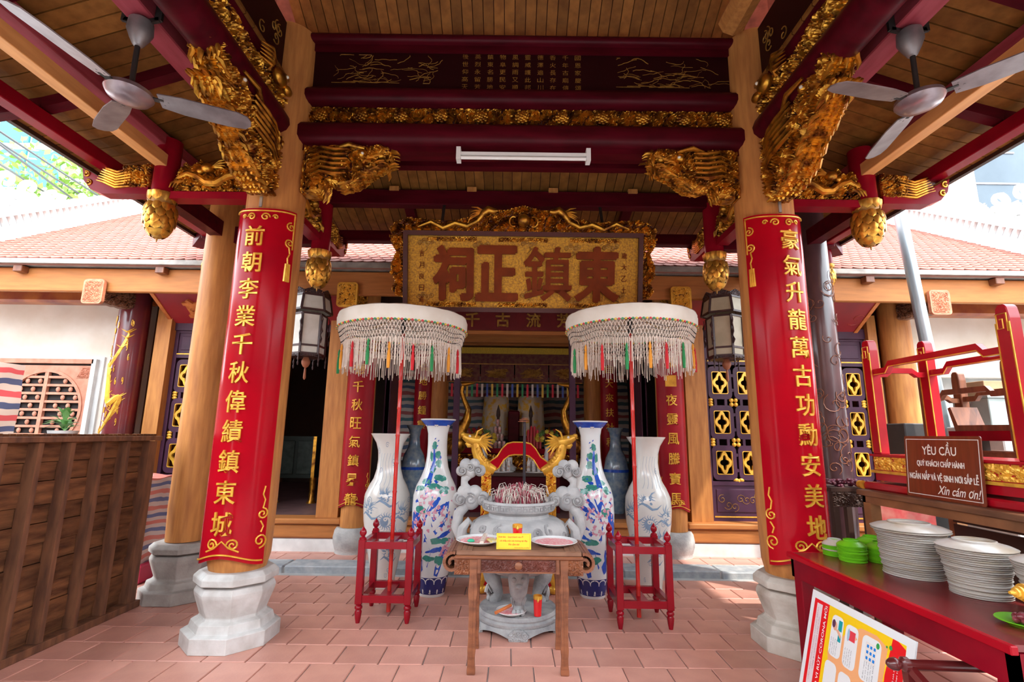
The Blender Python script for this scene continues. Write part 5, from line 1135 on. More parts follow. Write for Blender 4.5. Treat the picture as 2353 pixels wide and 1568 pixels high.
def white_vase(x, y, label, seed, fl):
    t = thing('white_vase', label, 'vase', (x, y, 0), 'pale dragon floor vases'); rg = random.Random(seed)
    prof = [(.105, 0), (.112, .01), (.112, .03), (.12, .10), (.148, .25), (.19, .45), (.225, .64), (.236, .78), (.228, .90), (.19, .99), (.15, 1.06), (.125, 1.15), (.116, 1.25), (.122, 1.34), (.145, 1.42), (.185, 1.485), (.200, 1.505), (.203, 1.512), (.195, 1.515), (.14, 1.44), (.10, 1.3)]
    MB().lathe(prof, 52, (x, y, 0)).build('body', PORCW, t, smooth=True); S = Surf(x, y, prof[:17]); f0 = fl * .05
    m_ = MB()
    def flame(u, w_, n, r0, r1):
        for i in range(n):
            a = 2 * PI * i / n; S.ribbon(m_, [(u + r0 * math.cos(a), w_ + r0 * math.sin(a)), (u + (r0 + r1) / 2 * math.cos(a + .12), w_ + (r0 + r1) / 2 * math.sin(a + .12)), (u + r1 * math.cos(a - .05), w_ + r1 * math.sin(a - .05))], [.010, .007, .001])
    S.blob(m_, f0, .66, .056, .056, 24); flame(f0, .66, 18, .056, .095)
    for i in range(26):
        u, w_ = rg.uniform(-.5, .5), rg.uniform(.1, 1.4)
        if abs(u - f0) < .12 and .5 < w_ < .8: continue
        S.ribbon(m_, [(u + a, w_ + b) for a, b in spiral((0, 0), rg.uniform(.025, .05), 1.4, rg.uniform(0, 6), 14)], .005)
    for u, w_ in ((f0 - .02, .90), (f0 + .17, .74), (f0 + .14, .52), (f0 - .2, .78), (f0 + .05, .36)):       # dragon heads with streaming manes
        for i in range(20):
            a = rg.uniform(-.3, PI + .3); l = rg.uniform(.05, .13); S.ribbon(m_, [(u + .03 * math.cos(a), w_ + .025 * math.sin(a)), (u + l * .6 * math.cos(a + .2), w_ + l * .6 * math.sin(a + .2)), (u + l * math.cos(a), w_ + l * math.sin(a))], [.009, .007, .001])
        for i in range(14): S.blob(m_, u + rg.uniform(-.05, .05), w_ + rg.uniform(-.05, .03), rg.uniform(.006, .014), rg.uniform(.005, .01), 7)
        S.ribbon(m_, [(u + .05 * j - .1, w_ - .07 + .03 * math.sin(j * 1.4)) for j in range(6)], [.004, .02, .026, .024, .016, .003])
    for i in range(5): S.ribbon(m_, [(-.12 + .06 * i + .02 * math.sin(j), 1.0 + .045 * j) for j in range(8)], .004)
    stuff(m_.build('dragon_painting', LBL, t))
    m_ = MB(); S3 = Surf(x, y, [(r + .0015, z) for r, z in prof[:17]])
    S3.ribbon(m_, [(f0 + .040 * math.cos(a), .66 + .040 * math.sin(a)) for a in [-PI / 2 + PI * i / 10 for i in range(11)]], [.004 + .022 * math.sin(PI * i / 10) for i in range(11)]); S3.blob(m_, f0 - .004, .683, .020, .020, 12); m_.build('yin_yang_white', PORCW, t)
    m_ = MB(); S4 = Surf(x, y, [(r + .003, z) for r, z in prof[:17]]); S4.blob(m_, f0 - .004, .683, .007, .007, 8); S4.blob(m_, f0 + .004, .637, .018, .018, 12); m_.build('yin_yang_blue', LBL, t)
white_vase(-1.27, 5.40, 'pale vase with blue dragon and yin-yang drawing on the left', 3, 1)
white_vase(1.435, 5.42, 'pale vase with blue dragon and yin-yang drawing on the right', 4, -1)

# ================================================================ parasols and their stands
STR = mat('stand_red', (.30, .004, .014), .2, var=.06, scale=4, spec=.35)
def stand(x0, x1, y0, y1, label):
    t = thing('parasol_stand', label, 'stand', ((x0 + x1) / 2, (y0 + y1) / 2, 0), 'red parasol stands')
    for x in (x0, x1):
        for y in (y0, y1):
            lg = MB().box((x, y, .395), (.056, .056, .50)).build('leg', STR, t, bevel=.004)
            MB().lathe([(.016, 0), (.024, .04), (.029, .085), (.022, .10), (.031, .112), (.031, .125), (.022, .135), (.028, .146)], 16, (x, y, 0)).build('turned_foot', STR, lg, smooth=True)
            MB().lathe([(.028, .645), (.028, .655), (.018, .662), (.014, .668), (.027, .685), (.029, .70), (.022, .72), (.010, .735), (.001, .75)], 16, (x, y, 0)).build('finial', STR, lg, smooth=True)
    for z in (.60, .185):
        for y in (y0, y1): MB().b2(x0 + .028, x1 - .028, y - .02, y + .02, z - .028, z + .028).build('rail', STR, t)
        for x in (x0, x1): MB().b2(x - .02, x + .02, y0 + .028, y1 - .028, z - .028, z + .028).build('rail', STR, t)
        MB().b2((x0 + x1) / 2 - .045, (x0 + x1) / 2 + .045, y0, y1, z - .012, z + .012).build('socket_board', STR, t)
stand(-1.225, -.825, 4.42, 4.83, 'red four-legged parasol stand on the left of the table'); stand(.90, 1.305, 4.365, 4.765, 'red four-legged parasol stand on the right of the table')
def parasol(x, y, zr, label, seed):
    t = thing('fringed_parasol', label, 'parasol', (x, y, .03), 'fringed ceremonial parasols'); rg = random.Random(seed); R_ = .585; n = 64
    CLO = mat('ivory_cloth', (.80, .76, .68), .8, var=.1, scale=5, bump=.15, bscale=20, col2=(.70, .64, .54)); NET = mat('cream_cord', (.78, .66, .56), .85, var=.1, scale=20)
    m_ = MB(); v = []
    rings = [(.02, .075), (.25, .055), (.45, .022), (.56, .004), (R_, 0)]
    for r, z in rings:
        for i in range(n):
            g = abs(math.sin(i * PI / 4)) * .006 * r / R_; v.append((x + r * math.cos(2 * PI * i / n), y + r * math.sin(2 * PI * i / n), zr + z + g))
    m_.add(v, [(j * n + i, j * n + (i + 1) % n, (j + 1) * n + (i + 1) % n, (j + 1) * n + i) for j in range(len(rings) - 1) for i in range(n)]); m_.build('canopy', CLO, t, smooth=True)
    m_ = MB(); v = []
    for j, (dr, z) in enumerate(((0, .0), (.012, -.03), (.010, -.08), (.004, -.125))):
        for i in range(n):
            r = R_ + dr - (.006 if i % 4 == 0 else 0); v.append((x + r * math.cos(2 * PI * i / n), y + r * math.sin(2 * PI * i / n), zr + z))
    m_.add(v, [(j * n + i, j * n + (i + 1) % n, (j + 1) * n + (i + 1) % n, (j + 1) * n + i) for j in range(3) for i in range(n)]); m_.build('cloth_band', CLO, t, smooth=True)
    cols = [mat('trim_yellow', (.85, .6, .08), .6, var=0), mat('trim_red', (.7, .06, .08), .6, var=0), mat('trim_green', (.05, .35, .15), .6, var=0)]
    m_ = MB()
    for i in range(132):
        a = 2 * PI * i / 132; m_.sph((x + (R_ + .006) * math.cos(a), y + (R_ + .006) * math.sin(a), zr - .128), .010, 6, 4, i % 3)
    stuff(m_.build('beaded_trim', cols, t))
    m_ = MB(); Rn = R_ - .005; N = 120
    for i in range(N):                                    # diamond netting
        for s_ in (-1, 1):
            pts = [(x + (Rn - .010 * j) * math.cos(2 * PI * (i + s_ * j * .55) / N), y + (Rn - .010 * j) * math.sin(2 * PI * (i + s_ * j * .55) / N), zr - .135 - .035 * j) for j in range(6)]; m_.tube(pts, .0034, 3, 0, False)
    stuff(m_.build('netting', NET, t))
    m_ = MB()
    for z in (.175, .21, .26):
        for i in range(150):
            a = 2 * PI * i / 150; r = R_ - .012 - (z - .17) * .3; m_.sph((x + r * math.cos(a), y + r * math.sin(a), zr - z - .012 * math.sin(a * 9)), .0055, 5, 3)
    stuff(m_.build('black_beads', BLACK, t))
    m_ = MB()
    for i in range(230):
        a = 2 * PI * i / 230 + rg.uniform(-.01, .01); r = R_ - .045; z1 = zr - .27; L_ = rg.uniform(.18, .27); w_ = rg.uniform(-.012, .012)
        m_.tube([(x + r * math.cos(a), y + r * math.sin(a), z1), (x + (r + w_ * .5) * math.cos(a), y + (r + w_ * .5) * math.sin(a), z1 - L_ * .5), (x + (r + w_) * math.cos(a + w_), y + (r + w_) * math.sin(a + w_), z1 - L_)], .0042, 3, 0, False)
    stuff(m_.build('fringe', NET, t))
    TC = [mat('tassel_green', (.02, .28, .08), .7, var=.1), mat('tassel_orange', (.85, .34, .03), .7, var=.1), mat('tassel_red', (.65, .01, .02), .7, var=.1)]
    for k in range(9):
        a = -PI / 2 + (k - 4) * .33 + rg.uniform(-.05, .05); r = R_ - .03; c_ = (x + r * math.cos(a), y + r * math.sin(a), zr - .30 - rg.uniform(0, .05)); MB().lathe([(.012, -.20), (.015, -.12), (.011, -.05), (.006, -.045), (.012, -.03), (.009, 0), (.002, .02)], 8, c_).build('tassel', TC[k % 3], t, smooth=True)
    for k in range(8):
        a = 2 * PI * k / 8; MB().tube([(x, y, zr + .05), (x + (R_ - .03) * math.cos(a), y + (R_ - .03) * math.sin(a), zr - .005)], .008, 5).build('rib', mat('bamboo', (.5, .35, .18), .6, var=.1), t)
    pm = MB(); L_ = 2.2
    pts = [(x, y, .03)]; rr = [.019]
    for k in range(9):
        z = .03 + .245 * (k + 1); pts += [(x, y, z - .012), (x, y, z), (x, y, z + .012)]; rr += [.0175, .021, .0175]
    pts.append((x, y, zr + .09)); rr.append(.015)
    pm.tube(pts, rr, 10).build('bamboo_pole', mat('red_bamboo', (.62, .018, .012), .25, var=.1, scale=6, coat=.4), t, smooth=True)
    MB().lathe([(.022, 0), (.024, .12), (.03, .14)], 12, (x, y, zr - .14)).build('runner', BLACK, t)
parasol(-1.02, 4.60, 2.575, 'white fringed parasol with coloured tassels on the left', 5); parasol(1.095, 4.545, 2.595, 'white fringed parasol with coloured tassels on the right', 6)

# ================================================================ big gold sign board
t = thing('gold_sign_board', 'large carved gold sign board with four dark red characters hanging in the middle', 'sign board', (.10, 4.9, 2.78))
Xa, Xb, Z0, Z1 = -1.075, 1.275, 2.765, 3.50
tilt = math.radians(12); M = frame((.10, 4.93, Z0), (1, 0, 0), (0, math.cos(tilt), math.sin(tilt)), (0, -math.sin(tilt), math.cos(tilt)))
Wd, Hd = (Xb - Xa), (Z1 - Z0) / math.cos(tilt)
SG = mat('sign_gold_ground', (.66, .34, .025), .40, metal=.45, var=.2, scale=60, bump=.5, bscale=160, col2=(.30, .13, .02))
MB().box((0, 0, Hd / 2), (Wd, .03, Hd), 0, 0, M).build('panel', SG, t)
DKF = mat('sign_dark_frame', (.07, .012, .01), .4, var=.1)
for nm, c_, d in (('frame_bar', (0, -.03, -.005), (Wd + .05, .05, .045)), ('frame_bar', (0, -.03, Hd + .005), (Wd + .05, .05, .045)), ('frame_bar', (-Wd / 2 - .005, -.03, Hd / 2), (.045, .05, Hd + .05)), ('frame_bar', (Wd / 2 + .005, -.03, Hd / 2), (.045, .05, Hd + .05))):
    b_ = MB().box(c_, d, 0, 0, M).build(nm, DKF, t)
for k in range(3):
    for z in (.05, Hd - .05):
        m_ = MB(); cx = (k - 1) * .72; carve(m_, [(cx - .25, z - .022), (cx + .25, z - .022), (cx + .25, z + .022), (cx - .25, z + .022)], .01, .007, k + 5, .045, .012, M @ Matrix.Translation((0, -.02, 0)), both=False); m_.build('border_fretwork', CARVE, t)
CHR = mat('sign_character_red', (.20, .032, .004), .5, spec=.15, var=.15, scale=8)
for k, c_ in enumerate('祠正鎮東'):
    m_ = MB()
    w_ = .45 if k == 2 else 1
    for q, (ox, oz) in enumerate(((0, 0), (.016 * w_, .004), (-.016 * w_, -.004), (.004, .012 * w_), (-.004, -.012 * w_))):
        v, f = fit_text(c_, (.38, .40, .47, .42)[k], .54, (.012, .012, .004, .010)[k], .03 - .001 * q); v = np.stack([v[:, 0] + ox, -v[:, 2], v[:, 1] + oz], 1); m_.add(v, f, 0, M @ Matrix.Translation(((-.70, -.26, .25, .745)[k], -.03, Hd * .48)))
    m_.build('character', CHR, t)
for sx, tx in ((1.02, '歲大乙土'), (-1.02, '吉月良日造')):
    for k, c_ in enumerate(tx):
        v, f = fit_text(c_, .05, .06, .0, .01); v = np.stack([v[:, 0], -v[:, 2], v[:, 1]], 1); MB().add(v, f, 0, M @ Matrix.Translation((sx, -.02, Hd * .74 - k * .115))).build('small_character', CHR, t)
rg = random.Random(4); m_ = MB()
for cx, cz in ((-.98, .66), (-.42, .64), (.06, .66), (.50, .62), (.88, .63), (-.98, .12), (-.42, .09), (.06, .14), (.50, .08), (.95, .14)):
    m_ = MB()
    for q in range(4): m_.tube([tuple(M @ Vector((cx + (q - 1.5) * .04 + a, -.02, cz + .02 * (q % 2) + b))) for a, b in spiral((0, 0), .028, 1.4, q, 14)], .006, 5)
    m_.tube([tuple(M @ Vector((cx + .02 * math.sin(j * 1.5), -.02, cz - .03 - .02 * j))) for j in range(4)], [.008, .007, .005, .002], 5); m_.build('cloud_motif', GOLDD, t)
W2 = Wd / 2
crest = [(-W2 - .06, Hd + .02), (-W2 - .13, Hd - .05), (-W2 - .17, Hd + .05), (-W2 - .12, Hd + .11), (-W2 + .02, Hd + .16), (-.72, Hd + .13), (-.55, Hd + .17), (-.42, Hd + .16), (-.36, Hd + .24), (-.2, Hd + .24), (0, Hd + .29), (.2, Hd + .24), (.36, Hd + .24), (.42, Hd + .16), (.55, Hd + .17), (.72, Hd + .13), (W2 - .02, Hd + .16), (W2 + .12, Hd + .11), (W2 + .17, Hd + .05), (W2 + .13, Hd - .05), (W2 + .06, Hd + .02)]
m_ = MB(); carve(m_, crest, .05, .009, 88, .10, .045, M @ Matrix.Translation((0, -.03, 0)), both=False, holes=.22, stripes=.3); m_.build('dragon_crest', CARVE, t)
for sg in (-1, 1):
    sp = [(sg * (W2 + .03), Hd), (sg * (W2 + .17), Hd - .02), (sg * (W2 + .15), Hd - .10), (sg * (W2 + .10), Hd - .18), (sg * (W2 + .15), Hd - .30), (sg * (W2 + .16), Hd - .40), (sg * (W2 + .11), Hd - .47), (sg * (W2 + .15), Hd - .56), (sg * (W2 + .10), Hd - .62), (sg * (W2 + .03), Hd - .64)]
    m_ = MB(); carve(m_, sp, .05, .008, 90 + sg, .085, .04, M @ Matrix.Translation((0, -.03, 0)), both=False, holes=.22); m_.build('side_carving', CARVE, t)
    m_ = MB(); Q = lambda u, w_, d=0: tuple(M @ Vector((sg * u, -.08 + d, Hd + w_)))
    m_.tube([Q(.46, .12), Q(.40, .20), Q(.35, .235), Q(.30, .22), Q(.26, .225)], [.02, .034, .04, .034, .018], 9); m_.tube([Q(1.05, .06), Q(.92, .11), Q(.8, .05), Q(.68, .10), Q(.56, .07), Q(.46, .12)], [.01, .022, .026, .026, .026, .022], 8)
    for k in range(5): m_.tube([Q(.40, .22), Q(.46 + .02 * k, .255 - .03 * k), Q(.52 + .01 * k, .26 - .045 * k)], [.014, .01, .002], 5)
    m_.build('crest_dragon', GOLD, t, smooth=True)
m_ = MB().sph(tuple(M @ Vector((0, -.10, Hd + .13))), .062, 20, 14); m_.build('pearl', GOLD, t, smooth=True)
m_ = MB()
for sg in (-1, 1): m_.tube([tuple(M @ Vector((sg * (.10 + .04 * math.cos(a)), -.085, Hd + .12 + .05 * math.sin(a)))) for a in [PI * 1.3 * i / 10 - 2 for i in range(11)]], .009, 5)
stuff(m_.build('pearl_flames', GOLD, t))
for x in (-.74, .92): MB().bar(tuple(M @ Vector((x - .1, 0, Hd - .02))), (x, 5.0, 3.95), .03, .006, (0, 1, 0)).build('hanging_strap', BLACK, t)
# ================================================================ right foreground: red table, dishes, poster
RTX0, RTX1, RTY0, RTY1 = 1.93, 2.60, 2.10, 3.64
t = thing('red_table', 'long red lacquered table stacked with plates at the right', 'table', (2.26, 2.87, 0))
TT = mat('red_table_top', (.16, .012, .015), .2, var=.25, scale=3, stretch=(5, .6, 1), col2=(.24, .03, .03), spec=.5)
MB().b2(RTX0 + .012, RTX1, RTY0, RTY1, .725, .75).build('table_top', TT, t)
MB().b2(RTX0 - .02, RTX0 + .012, RTY0 - .02, RTY1 + .02, .718, .752).b2(RTX0, RTX1, RTY1, RTY1 + .02, .718, .752).build('table_edge', REDB, t, bevel=.004)
MB().b2(RTX0, RTX0 + .03, RTY0, RTY1, .60, .718).b2(RTX0, RTX1, RTY1 - .03, RTY1, .60, .718).b2(RTX0, RTX1, RTY0, RTY0 + .03, .60, .718).build('apron', RED, t)
for x, y in ((RTX0 + .05, RTY1 - .05), (RTX0 + .05, RTY0 + .05), (RTX1 - .06, RTY1 - .05), (RTX1 - .06, RTY0 + .05)): MB().box((x, y, .36), (.085, .085, .72)).build('leg', RED, t, bevel=.005)
def plate_mesh(name, r, m):
    o = MB().lathe([(.001, .0), (r * .52, 0), (r * .54, .012), (r * .50, .014), (r * .52, .006), (r * .60, .003), (r * .85, -.008), (r, -.020), (r * .99, -.023), (r * .80, -.013), (r * .58, -.004), (.001, -.003)], 36).build(name, m, smooth=True); me = o.data; bpy.data.objects.remove(o); return me
PLW = per_object(mat('stack_porcelain', (.56, .54, .52), .25, var=.12, scale=5, col2=(.47, .39, .29)), .12)
PLG = mat('green_plastic', (.16, .52, .01), .35, var=.08, scale=6, col2=(.11, .40, .01))
W_ME = plate_mesh('plate', .19, PLW); G_ME = plate_mesh('small_plate', .085, PLG); GW_ME = plate_mesh('small_plate', .088, PLW)
ORD = 'topmost second third fourth fifth sixth seventh eighth ninth tenth eleventh twelfth thirteenth fourteenth fifteenth sixteenth seventeenth eighteenth nineteenth twentieth twenty-first twenty-second twenty-third lowest'.split()
def stack(x, y, z0, n, pitch, me, r_of, label_top, label_rest, cat, group, seed):
    rg = random.Random(seed)
    for i in range(n):
        o = link('plate' if me is W_ME else 'small_plate', me, None, (x + rg.uniform(-.004, .004), y + rg.uniform(-.004, .004), z0 + .024 + i * pitch)); s_ = r_of(i / max(1, n - 1)); o.scale = (s_, s_, 1); o.rotation_euler = (rg.uniform(-.008, .008), rg.uniform(-.008, .008), rg.uniform(0, 6))
        tag(o, label_top if i == n - 1 else label_rest.replace('plate lower in', 'plate, ' + (ORD[n - 1 - i] if i else 'lowest') + ' from the top in' if i else 'plate at the very bottom of', 1), 'plate', group)
stack(2.36, 3.10, .75, 24, .0112, W_ME, lambda t_: .80 + .12 * t_ + (.10 if t_ > .93 else 0), 'topmost wide white plate of the stack next to the green plates', 'white plate lower in the stack next to the green plates', 'plate', 'white plates stacked next to the green ones', 1)
stack(2.40, 2.73, .75, 23, .0105, W_ME, lambda t_: .66 + .22 * t_ ** 2, 'topmost white plate of the middle white stack on the red table', 'white plate lower in the middle white stack on the red table', 'plate', 'white plates of the middle stack', 2)
stack(2.44, 2.37, .75, 23, .0105, W_ME, lambda t_: .60 + .22 * t_ ** 2, 'topmost white plate of the stack nearest the right edge', 'white plate lower in the stack nearest the right edge', 'plate', 'white plates stacked at the right edge', 3)
stack(2.215, 3.42, .75, 12, .0085, G_ME, lambda t_: .92 + .08 * t_, 'topmost green plate of the front green stack', 'green plate lower in the front green stack', 'plate', 'green plates of the front stack', 4)
stack(2.47, 3.60, .75, 11, .0085, G_ME, lambda t_: .95 + .1 * t_, 'topmost green plate of the rear green stack', 'green plate lower in the rear green stack', 'plate', 'green plates of the rear stack', 5)
stack(2.385, 3.40, .75, 11, .0085, G_ME, lambda t_: .92 + .06 * t_, 'topmost green plate of the stack touching the tall white plates', 'green plate lower in the stack touching the tall white plates', 'plate', 'green plates beside the white stack', 6)
for i in range(9):
    o = link('small_plate', GW_ME if i in (8, 4) else G_ME, None, (2.20, 3.575, .774 + .0085 * i)); o.scale = (.88, .88, 1)
    tag(o, {8: 'white saucer topping the small green stack by the red couplet', 4: 'white saucer in the middle of the small green stack'}.get(i, 'green plate, ' + ORD[8 - i] + ' from the top in the small stack topped by a white saucer'), 'plate', 'small stack of green and white saucers')
# green plate with dark red dried fruit
t = thing('green_dish', 'green dish at the edge of the red table near the right border', 'dish', (2.20, 2.30, .75))
MB().lathe([(.001, .004), (.06, .004), (.065, 0), (.07, .005), (.105, .02), (.103, .023), (.068, .009), (.001, .009)], 32, (2.20, 2.30, .751)).build('dish', PLG, t, smooth=True)
rg = random.Random(9)
DF = mat('dried_fruit', (.16, .012, .02), .35, var=.3, scale=40, coat=.4, col2=(.40, .08, .12))
for i in range(15):
    a = rg.uniform(0, 6.28); r = .055 * math.sqrt(rg.random()); o = MB().sph((0, 0, 0), (.022, .016, .014), 9, 6).build('dried_fruit', DF, None, smooth=True, loc=(2.21 + r * math.cos(a), 2.30 + r * math.sin(a), .777 + .008 * (i // 6))); o.rotation_euler = (rg.uniform(-.4, .4), rg.uniform(-.4, .4), rg.uniform(0, 6)); tag(o, 'wrinkled dark red dried fruit heaped on the green dish', 'fruit', 'dried fruit on the green dish')
# scroll-ended small stand at the right edge
t = thing('scroll_stand', 'small dark red scroll-ended stand with gold rings at the right border', 'stand', (2.4, 2.14, .75))
DR2 = mat('deep_red_lacquer', (.10, .008, .012), .22, var=.1, coat=.5)
MB().tube([(2.07, 2.145, .925), (2.75, 2.145, .925)], .030, 16).build('roll', DR2, t, smooth=True)
m_ = MB(); m_.tube([(2.00, 2.145, .925), (2.02, 2.145, .925), (2.022, 2.145, .925), (2.035, 2.145, .925), (2.036, 2.145, .925), (2.052, 2.145, .925), (2.053, 2.145, .925), (2.075, 2.145, .925)], [.006, .010, .018, .018, .025, .025, .034, .034], 16); m_.build('gold_end', GOLDB, t, smooth=True)
MB().prism([(2.06, .90), (2.75, .90), (2.75, .86), (2.2, .862), (2.12, .872)], 2.12, 2.17, 'xz').build('apron', DR2, t); MB().tube([(2.05, 2.118, .90), (2.12, 2.118, .868), (2.2, 2.118, .859), (2.75, 2.118, .857)], .006, 6).build('gold_edge', GOLDB, t)
for x in (2.52, 2.72): MB().box((x, 2.145, .805), (.04, .05, .115)).build('leg', DR2, t)
# poster leaning on the table
t = thing('health_poster', 'yellow and red health poster on a white board leaning sideways against the red table', 'poster', (1.78, 2.9, 0))
upv = Vector((.155, 0, .595)).normalized(); nrm = Vector((-.595, 0, .155)).normalized()
M = frame((1.725, 3.315, .012), (0, -1, 0), tuple(upv), tuple(nrm)); PW, PH = .80, .615
def pm(name, col): return mat('print_' + name, col, .4, var=0)
MB().box((PW / 2, PH / 2, -.004), (PW, PH, .008), 0, 0, M).build('board', pm('white', (.82, .83, .84)), t)
def patch(name, poly, m, lvl): MB().prism(poly, .0004 * lvl, .0004 * lvl + .0003, 'xy', 0, M).build(name, m, t)
R4 = lambda a, b, c_, d: [(a, c_), (b, c_), (b, d), (a, d)]
patch('yellow_ground', R4(.05, .75, .04, .575), pm('yellow', (.95, .62, .005)), 1); patch('red_band', R4(.035, .175, .04, .575), pm('red', (.80, .006, .012)), 2)
patch('pale_ribbon', [(.063, .09), (.078, .11), (.115, .09), (.115, .555), (.063, .555)], pm('pale', (.80, .68, .70)), 3); patch('red_corner', [(.64, .04), (.75, .04), (.75, .555), (.70, .575), (.665, .575), (.64, .40)], pm('red', (.8, .006, .012)), 2)
patch('orange_wave', [(.36, .50), (.45, .545), (.56, .55), (.64, .52), (.63, .34), (.58, .18), (.45, .14), (.25, .20), (.21, .34)], pm('orange', (.90, .42, .18)), 1.5)
cards = [(.265, .435), (.385, .425), (.535, .42), (.255, .19), (.375, .18), (.52, .165)]
for k, (u, w_) in enumerate(cards): patch('card', roundrect(u, w_, .10 if k != 2 else .135, .215, .03, 4), pm('card', (.82, .83, .83)), 4)
def vtext(s_, u, w_, length, h_, m, lvl=5):
    v, f = fit_text(s_, length, h_, .012, .0); R_ = M @ Matrix.Translation((u, w_, .0004 * lvl + .0005)) @ Matrix.Rotation(PI / 2, 4, 'Z'); MB().add(v, f, 0, R_).build('lettering', m, t)
vtext('CÁC BIỆN PHÁP PHÒNG CHỐNG BỆNH', .079, .33, .40, .014, pm('lilac', (.55, .30, .36))); vtext('VIÊM ĐƯỜNG HÔ HẤP CẤP', .100, .34, .29, .014, pm('lilac', (.55, .30, .36)))
vtext('DO VI RÚT CORONA MỚI', .148, .325, .47, .028, pm('white', (.82, .83, .84)))
GT = pm('grey_text', (.22, .22, .24))
for k, (u, w_) in enumerate(cards):
    for j, tx in enumerate((('Che miệng, mũi', 'khi ho, hắt hơi', 'Đeo khẩu trang', 'nơi công cộng'), ('Tập thể dục, ăn', 'chín uống sôi và', 'đủ chất để tăng', 'cường sức khỏe'), ('Đến ngay', 'cơ sở y tế', 'khi có biểu', 'hiện sốt, ho,', 'khó thở'), ('Hạn chế tiếp', 'xúc cá nhân', 'Rửa tay bằng', 'xà phòng và', 'nước sạch'), ('Giữ nhà cửa', 'sạch sẽ, thông', 'thoáng'), ('Tránh xa', 'vật nuôi'))[k]): vtext(tx, u - .035 + .016 * j, w_ - .055, .085, .008, GT)
patch('boy_hair', [(.235 + .015 * math.cos(a), .495 + .022 * math.sin(a)) for a in [i * PI / 5 for i in range(10)]], pm('hair', (.10, .03, .08)), 6); patch('boy_face', [(.248 + .018 * math.cos(a), .485 + .024 * math.sin(a)) for a in [i * PI / 5 for i in range(10)]], pm('skin', (.80, .42, .28)), 5.5)
patch('boy_shirt', R4(.275, .305, .47, .525), pm('teal', (.0, .35, .40)), 5.5); patch('boy_sleeve', R4(.28, .305, .415, .45), pm('teal', (.0, .35, .40)), 5.5); patch('boy_arm', [(.255, .47), (.28, .475), (.305, .45), (.30, .435)], pm('skin', (.8, .42, .28)), 6)
patch('pot', R4(.365, .415, .455, .505), pm('pot_red', (.75, .05, .07)), 6); patch('pot_rim', [(.362 + .010 * math.cos(a), .48 + .033 * math.sin(a)) for a in [i * PI / 5 for i in range(10)]], pm('soup', (.35, .55, .70)), 7); patch('flame', [(.418, .47), (.43, .48), (.418, .49)], pm('orange', (.9, .42, .18)), 6)
patch('clinic', R4(.495, .575, .405, .50), pm('clinic_wall', (.82, .76, .72)), 5)
for a in range(3):
    for b in range(3): patch('clinic_window', R4(.505 + .024 * a, .519 + .024 * a, .418 + .028 * b, .432 + .028 * b), pm('blue', (.0, .22, .72)), 6)
patch('clinic_tree', [(.578 + .012 * math.cos(a), .505 + .015 * math.sin(a)) for a in [i * PI / 4 for i in range(8)]], pm('green', (.03, .35, .08)), 6)
for a, b, r in ((.66, .53, .011), (.635, .525, .006), (.49, .27, .010), (.475, .268, .006)): patch('virus_dot', [(a + r * math.cos(i * PI / 4), b + r * math.sin(i * PI / 4)) for i in range(8)], pm('green', (.03, .35, .08)), 6)
vtext('SỞ Y TẾ THÀNH PHỐ HÀ NỘI', .695, .34, .26, .012, pm('white', (.82, .83, .84))); vtext('TRUNG TÂM KIỂM SOÁT BỆNH TẬT', .715, .32, .30, .012, pm('white', (.82, .83, .84)))
patch('blue_tab', R4(.60, .65, .08, .19), pm('deep_teal', (.0, .16, .22)), 5)
# low stool with ball finials under the table
t = thing('ball_rail_stool', 'dark red wooden stool with a ball-ended rail in front of the poster', 'stool', (1.95, 2.3, 0))
STL = mat('stool_dark_red', (.14, .014, .014), .3, var=.2, scale=5, coat=.4, col2=(.08, .01, .01))
MB().tube([(1.755, 2.43, .545), (2.30, 2.40, .545)], .021, 14).build('rail', STL, t, smooth=True)
m_ = MB(); m_.tube([(1.672, 2.435, .545), (1.68, 2.435, .545), (1.695, 2.434, .545), (1.715, 2.433, .545), (1.73, 2.432, .545), (1.735, 2.432, .545), (1.745, 2.431, .545), (1.765, 2.43, .545), (1.77, 2.43, .545)], [.002, .014, .024, .027, .018, .016, .030, .030, .021], 16); m_.build('ball_finial', STL, t, smooth=True)
MB().bar((1.765, 2.43, .54), (1.80, 2.20, .40), .03, .03).build('leg', STL, t); MB().bar((1.765, 2.43, .53), (1.78, 2.43, 0), .035, .035, (0, 1, 0)).build('leg', STL, t); MB().bar((2.28, 2.40, .53), (2.28, 2.40, 0), .035, .035, (0, 1, 0)).build('leg', STL, t); MB().bar((1.80, 2.20, .41), (1.80, 2.20, 0), .035, .035, (0, 1, 0)).build('leg', STL, t)
MB().b2(1.79, 2.28, 2.18, 2.42, .43, .455).build('seat', mat('stool_seat_red', (.40, .03, .02), .35, var=.1), t)

# ================================================================ wooden shelf, notice and palanquins behind the red table
t = thing('wooden_shelf', 'worn brown wooden shelf table behind the red table', 'table', (3.0, 2.9, 0))
SHW = mat('worn_shelf_wood', (.22, .095, .045), .55, var=.3, scale=5, stretch=(5, .8, 3), col2=(.11, .045, .022))
MB().b2(2.68, 3.42, 1.5, 4.02, 1.10, 1.14).build('shelf_top', SHW, t, bevel=.006)
MB().b2(2.70, 2.73, 1.55, 3.98, 1.045, 1.10).b2(2.70, 3.40, 3.95, 3.98, 1.045, 1.10).build('apron', mat('shelf_apron', (.30, .12, .05), .5, var=.2), t)
for x, y in ((2.73, 3.93), (3.36, 3.93), (2.73, 2.6), (3.36, 2.6), (2.73, 1.6), (3.36, 1.6)): MB().box((x, y, .525), (.075, .075, 1.05)).build('leg', mat('shelf_leg_wood', (.40, .17, .06), .5, var=.2) if y > 3 else SHW, t)
for k in range(6): MB().b2(3.30, 3.325, 1.55, 3.9, .30 + .125 * k, .41 + .125 * k).build('back_slat', DARKW, t)
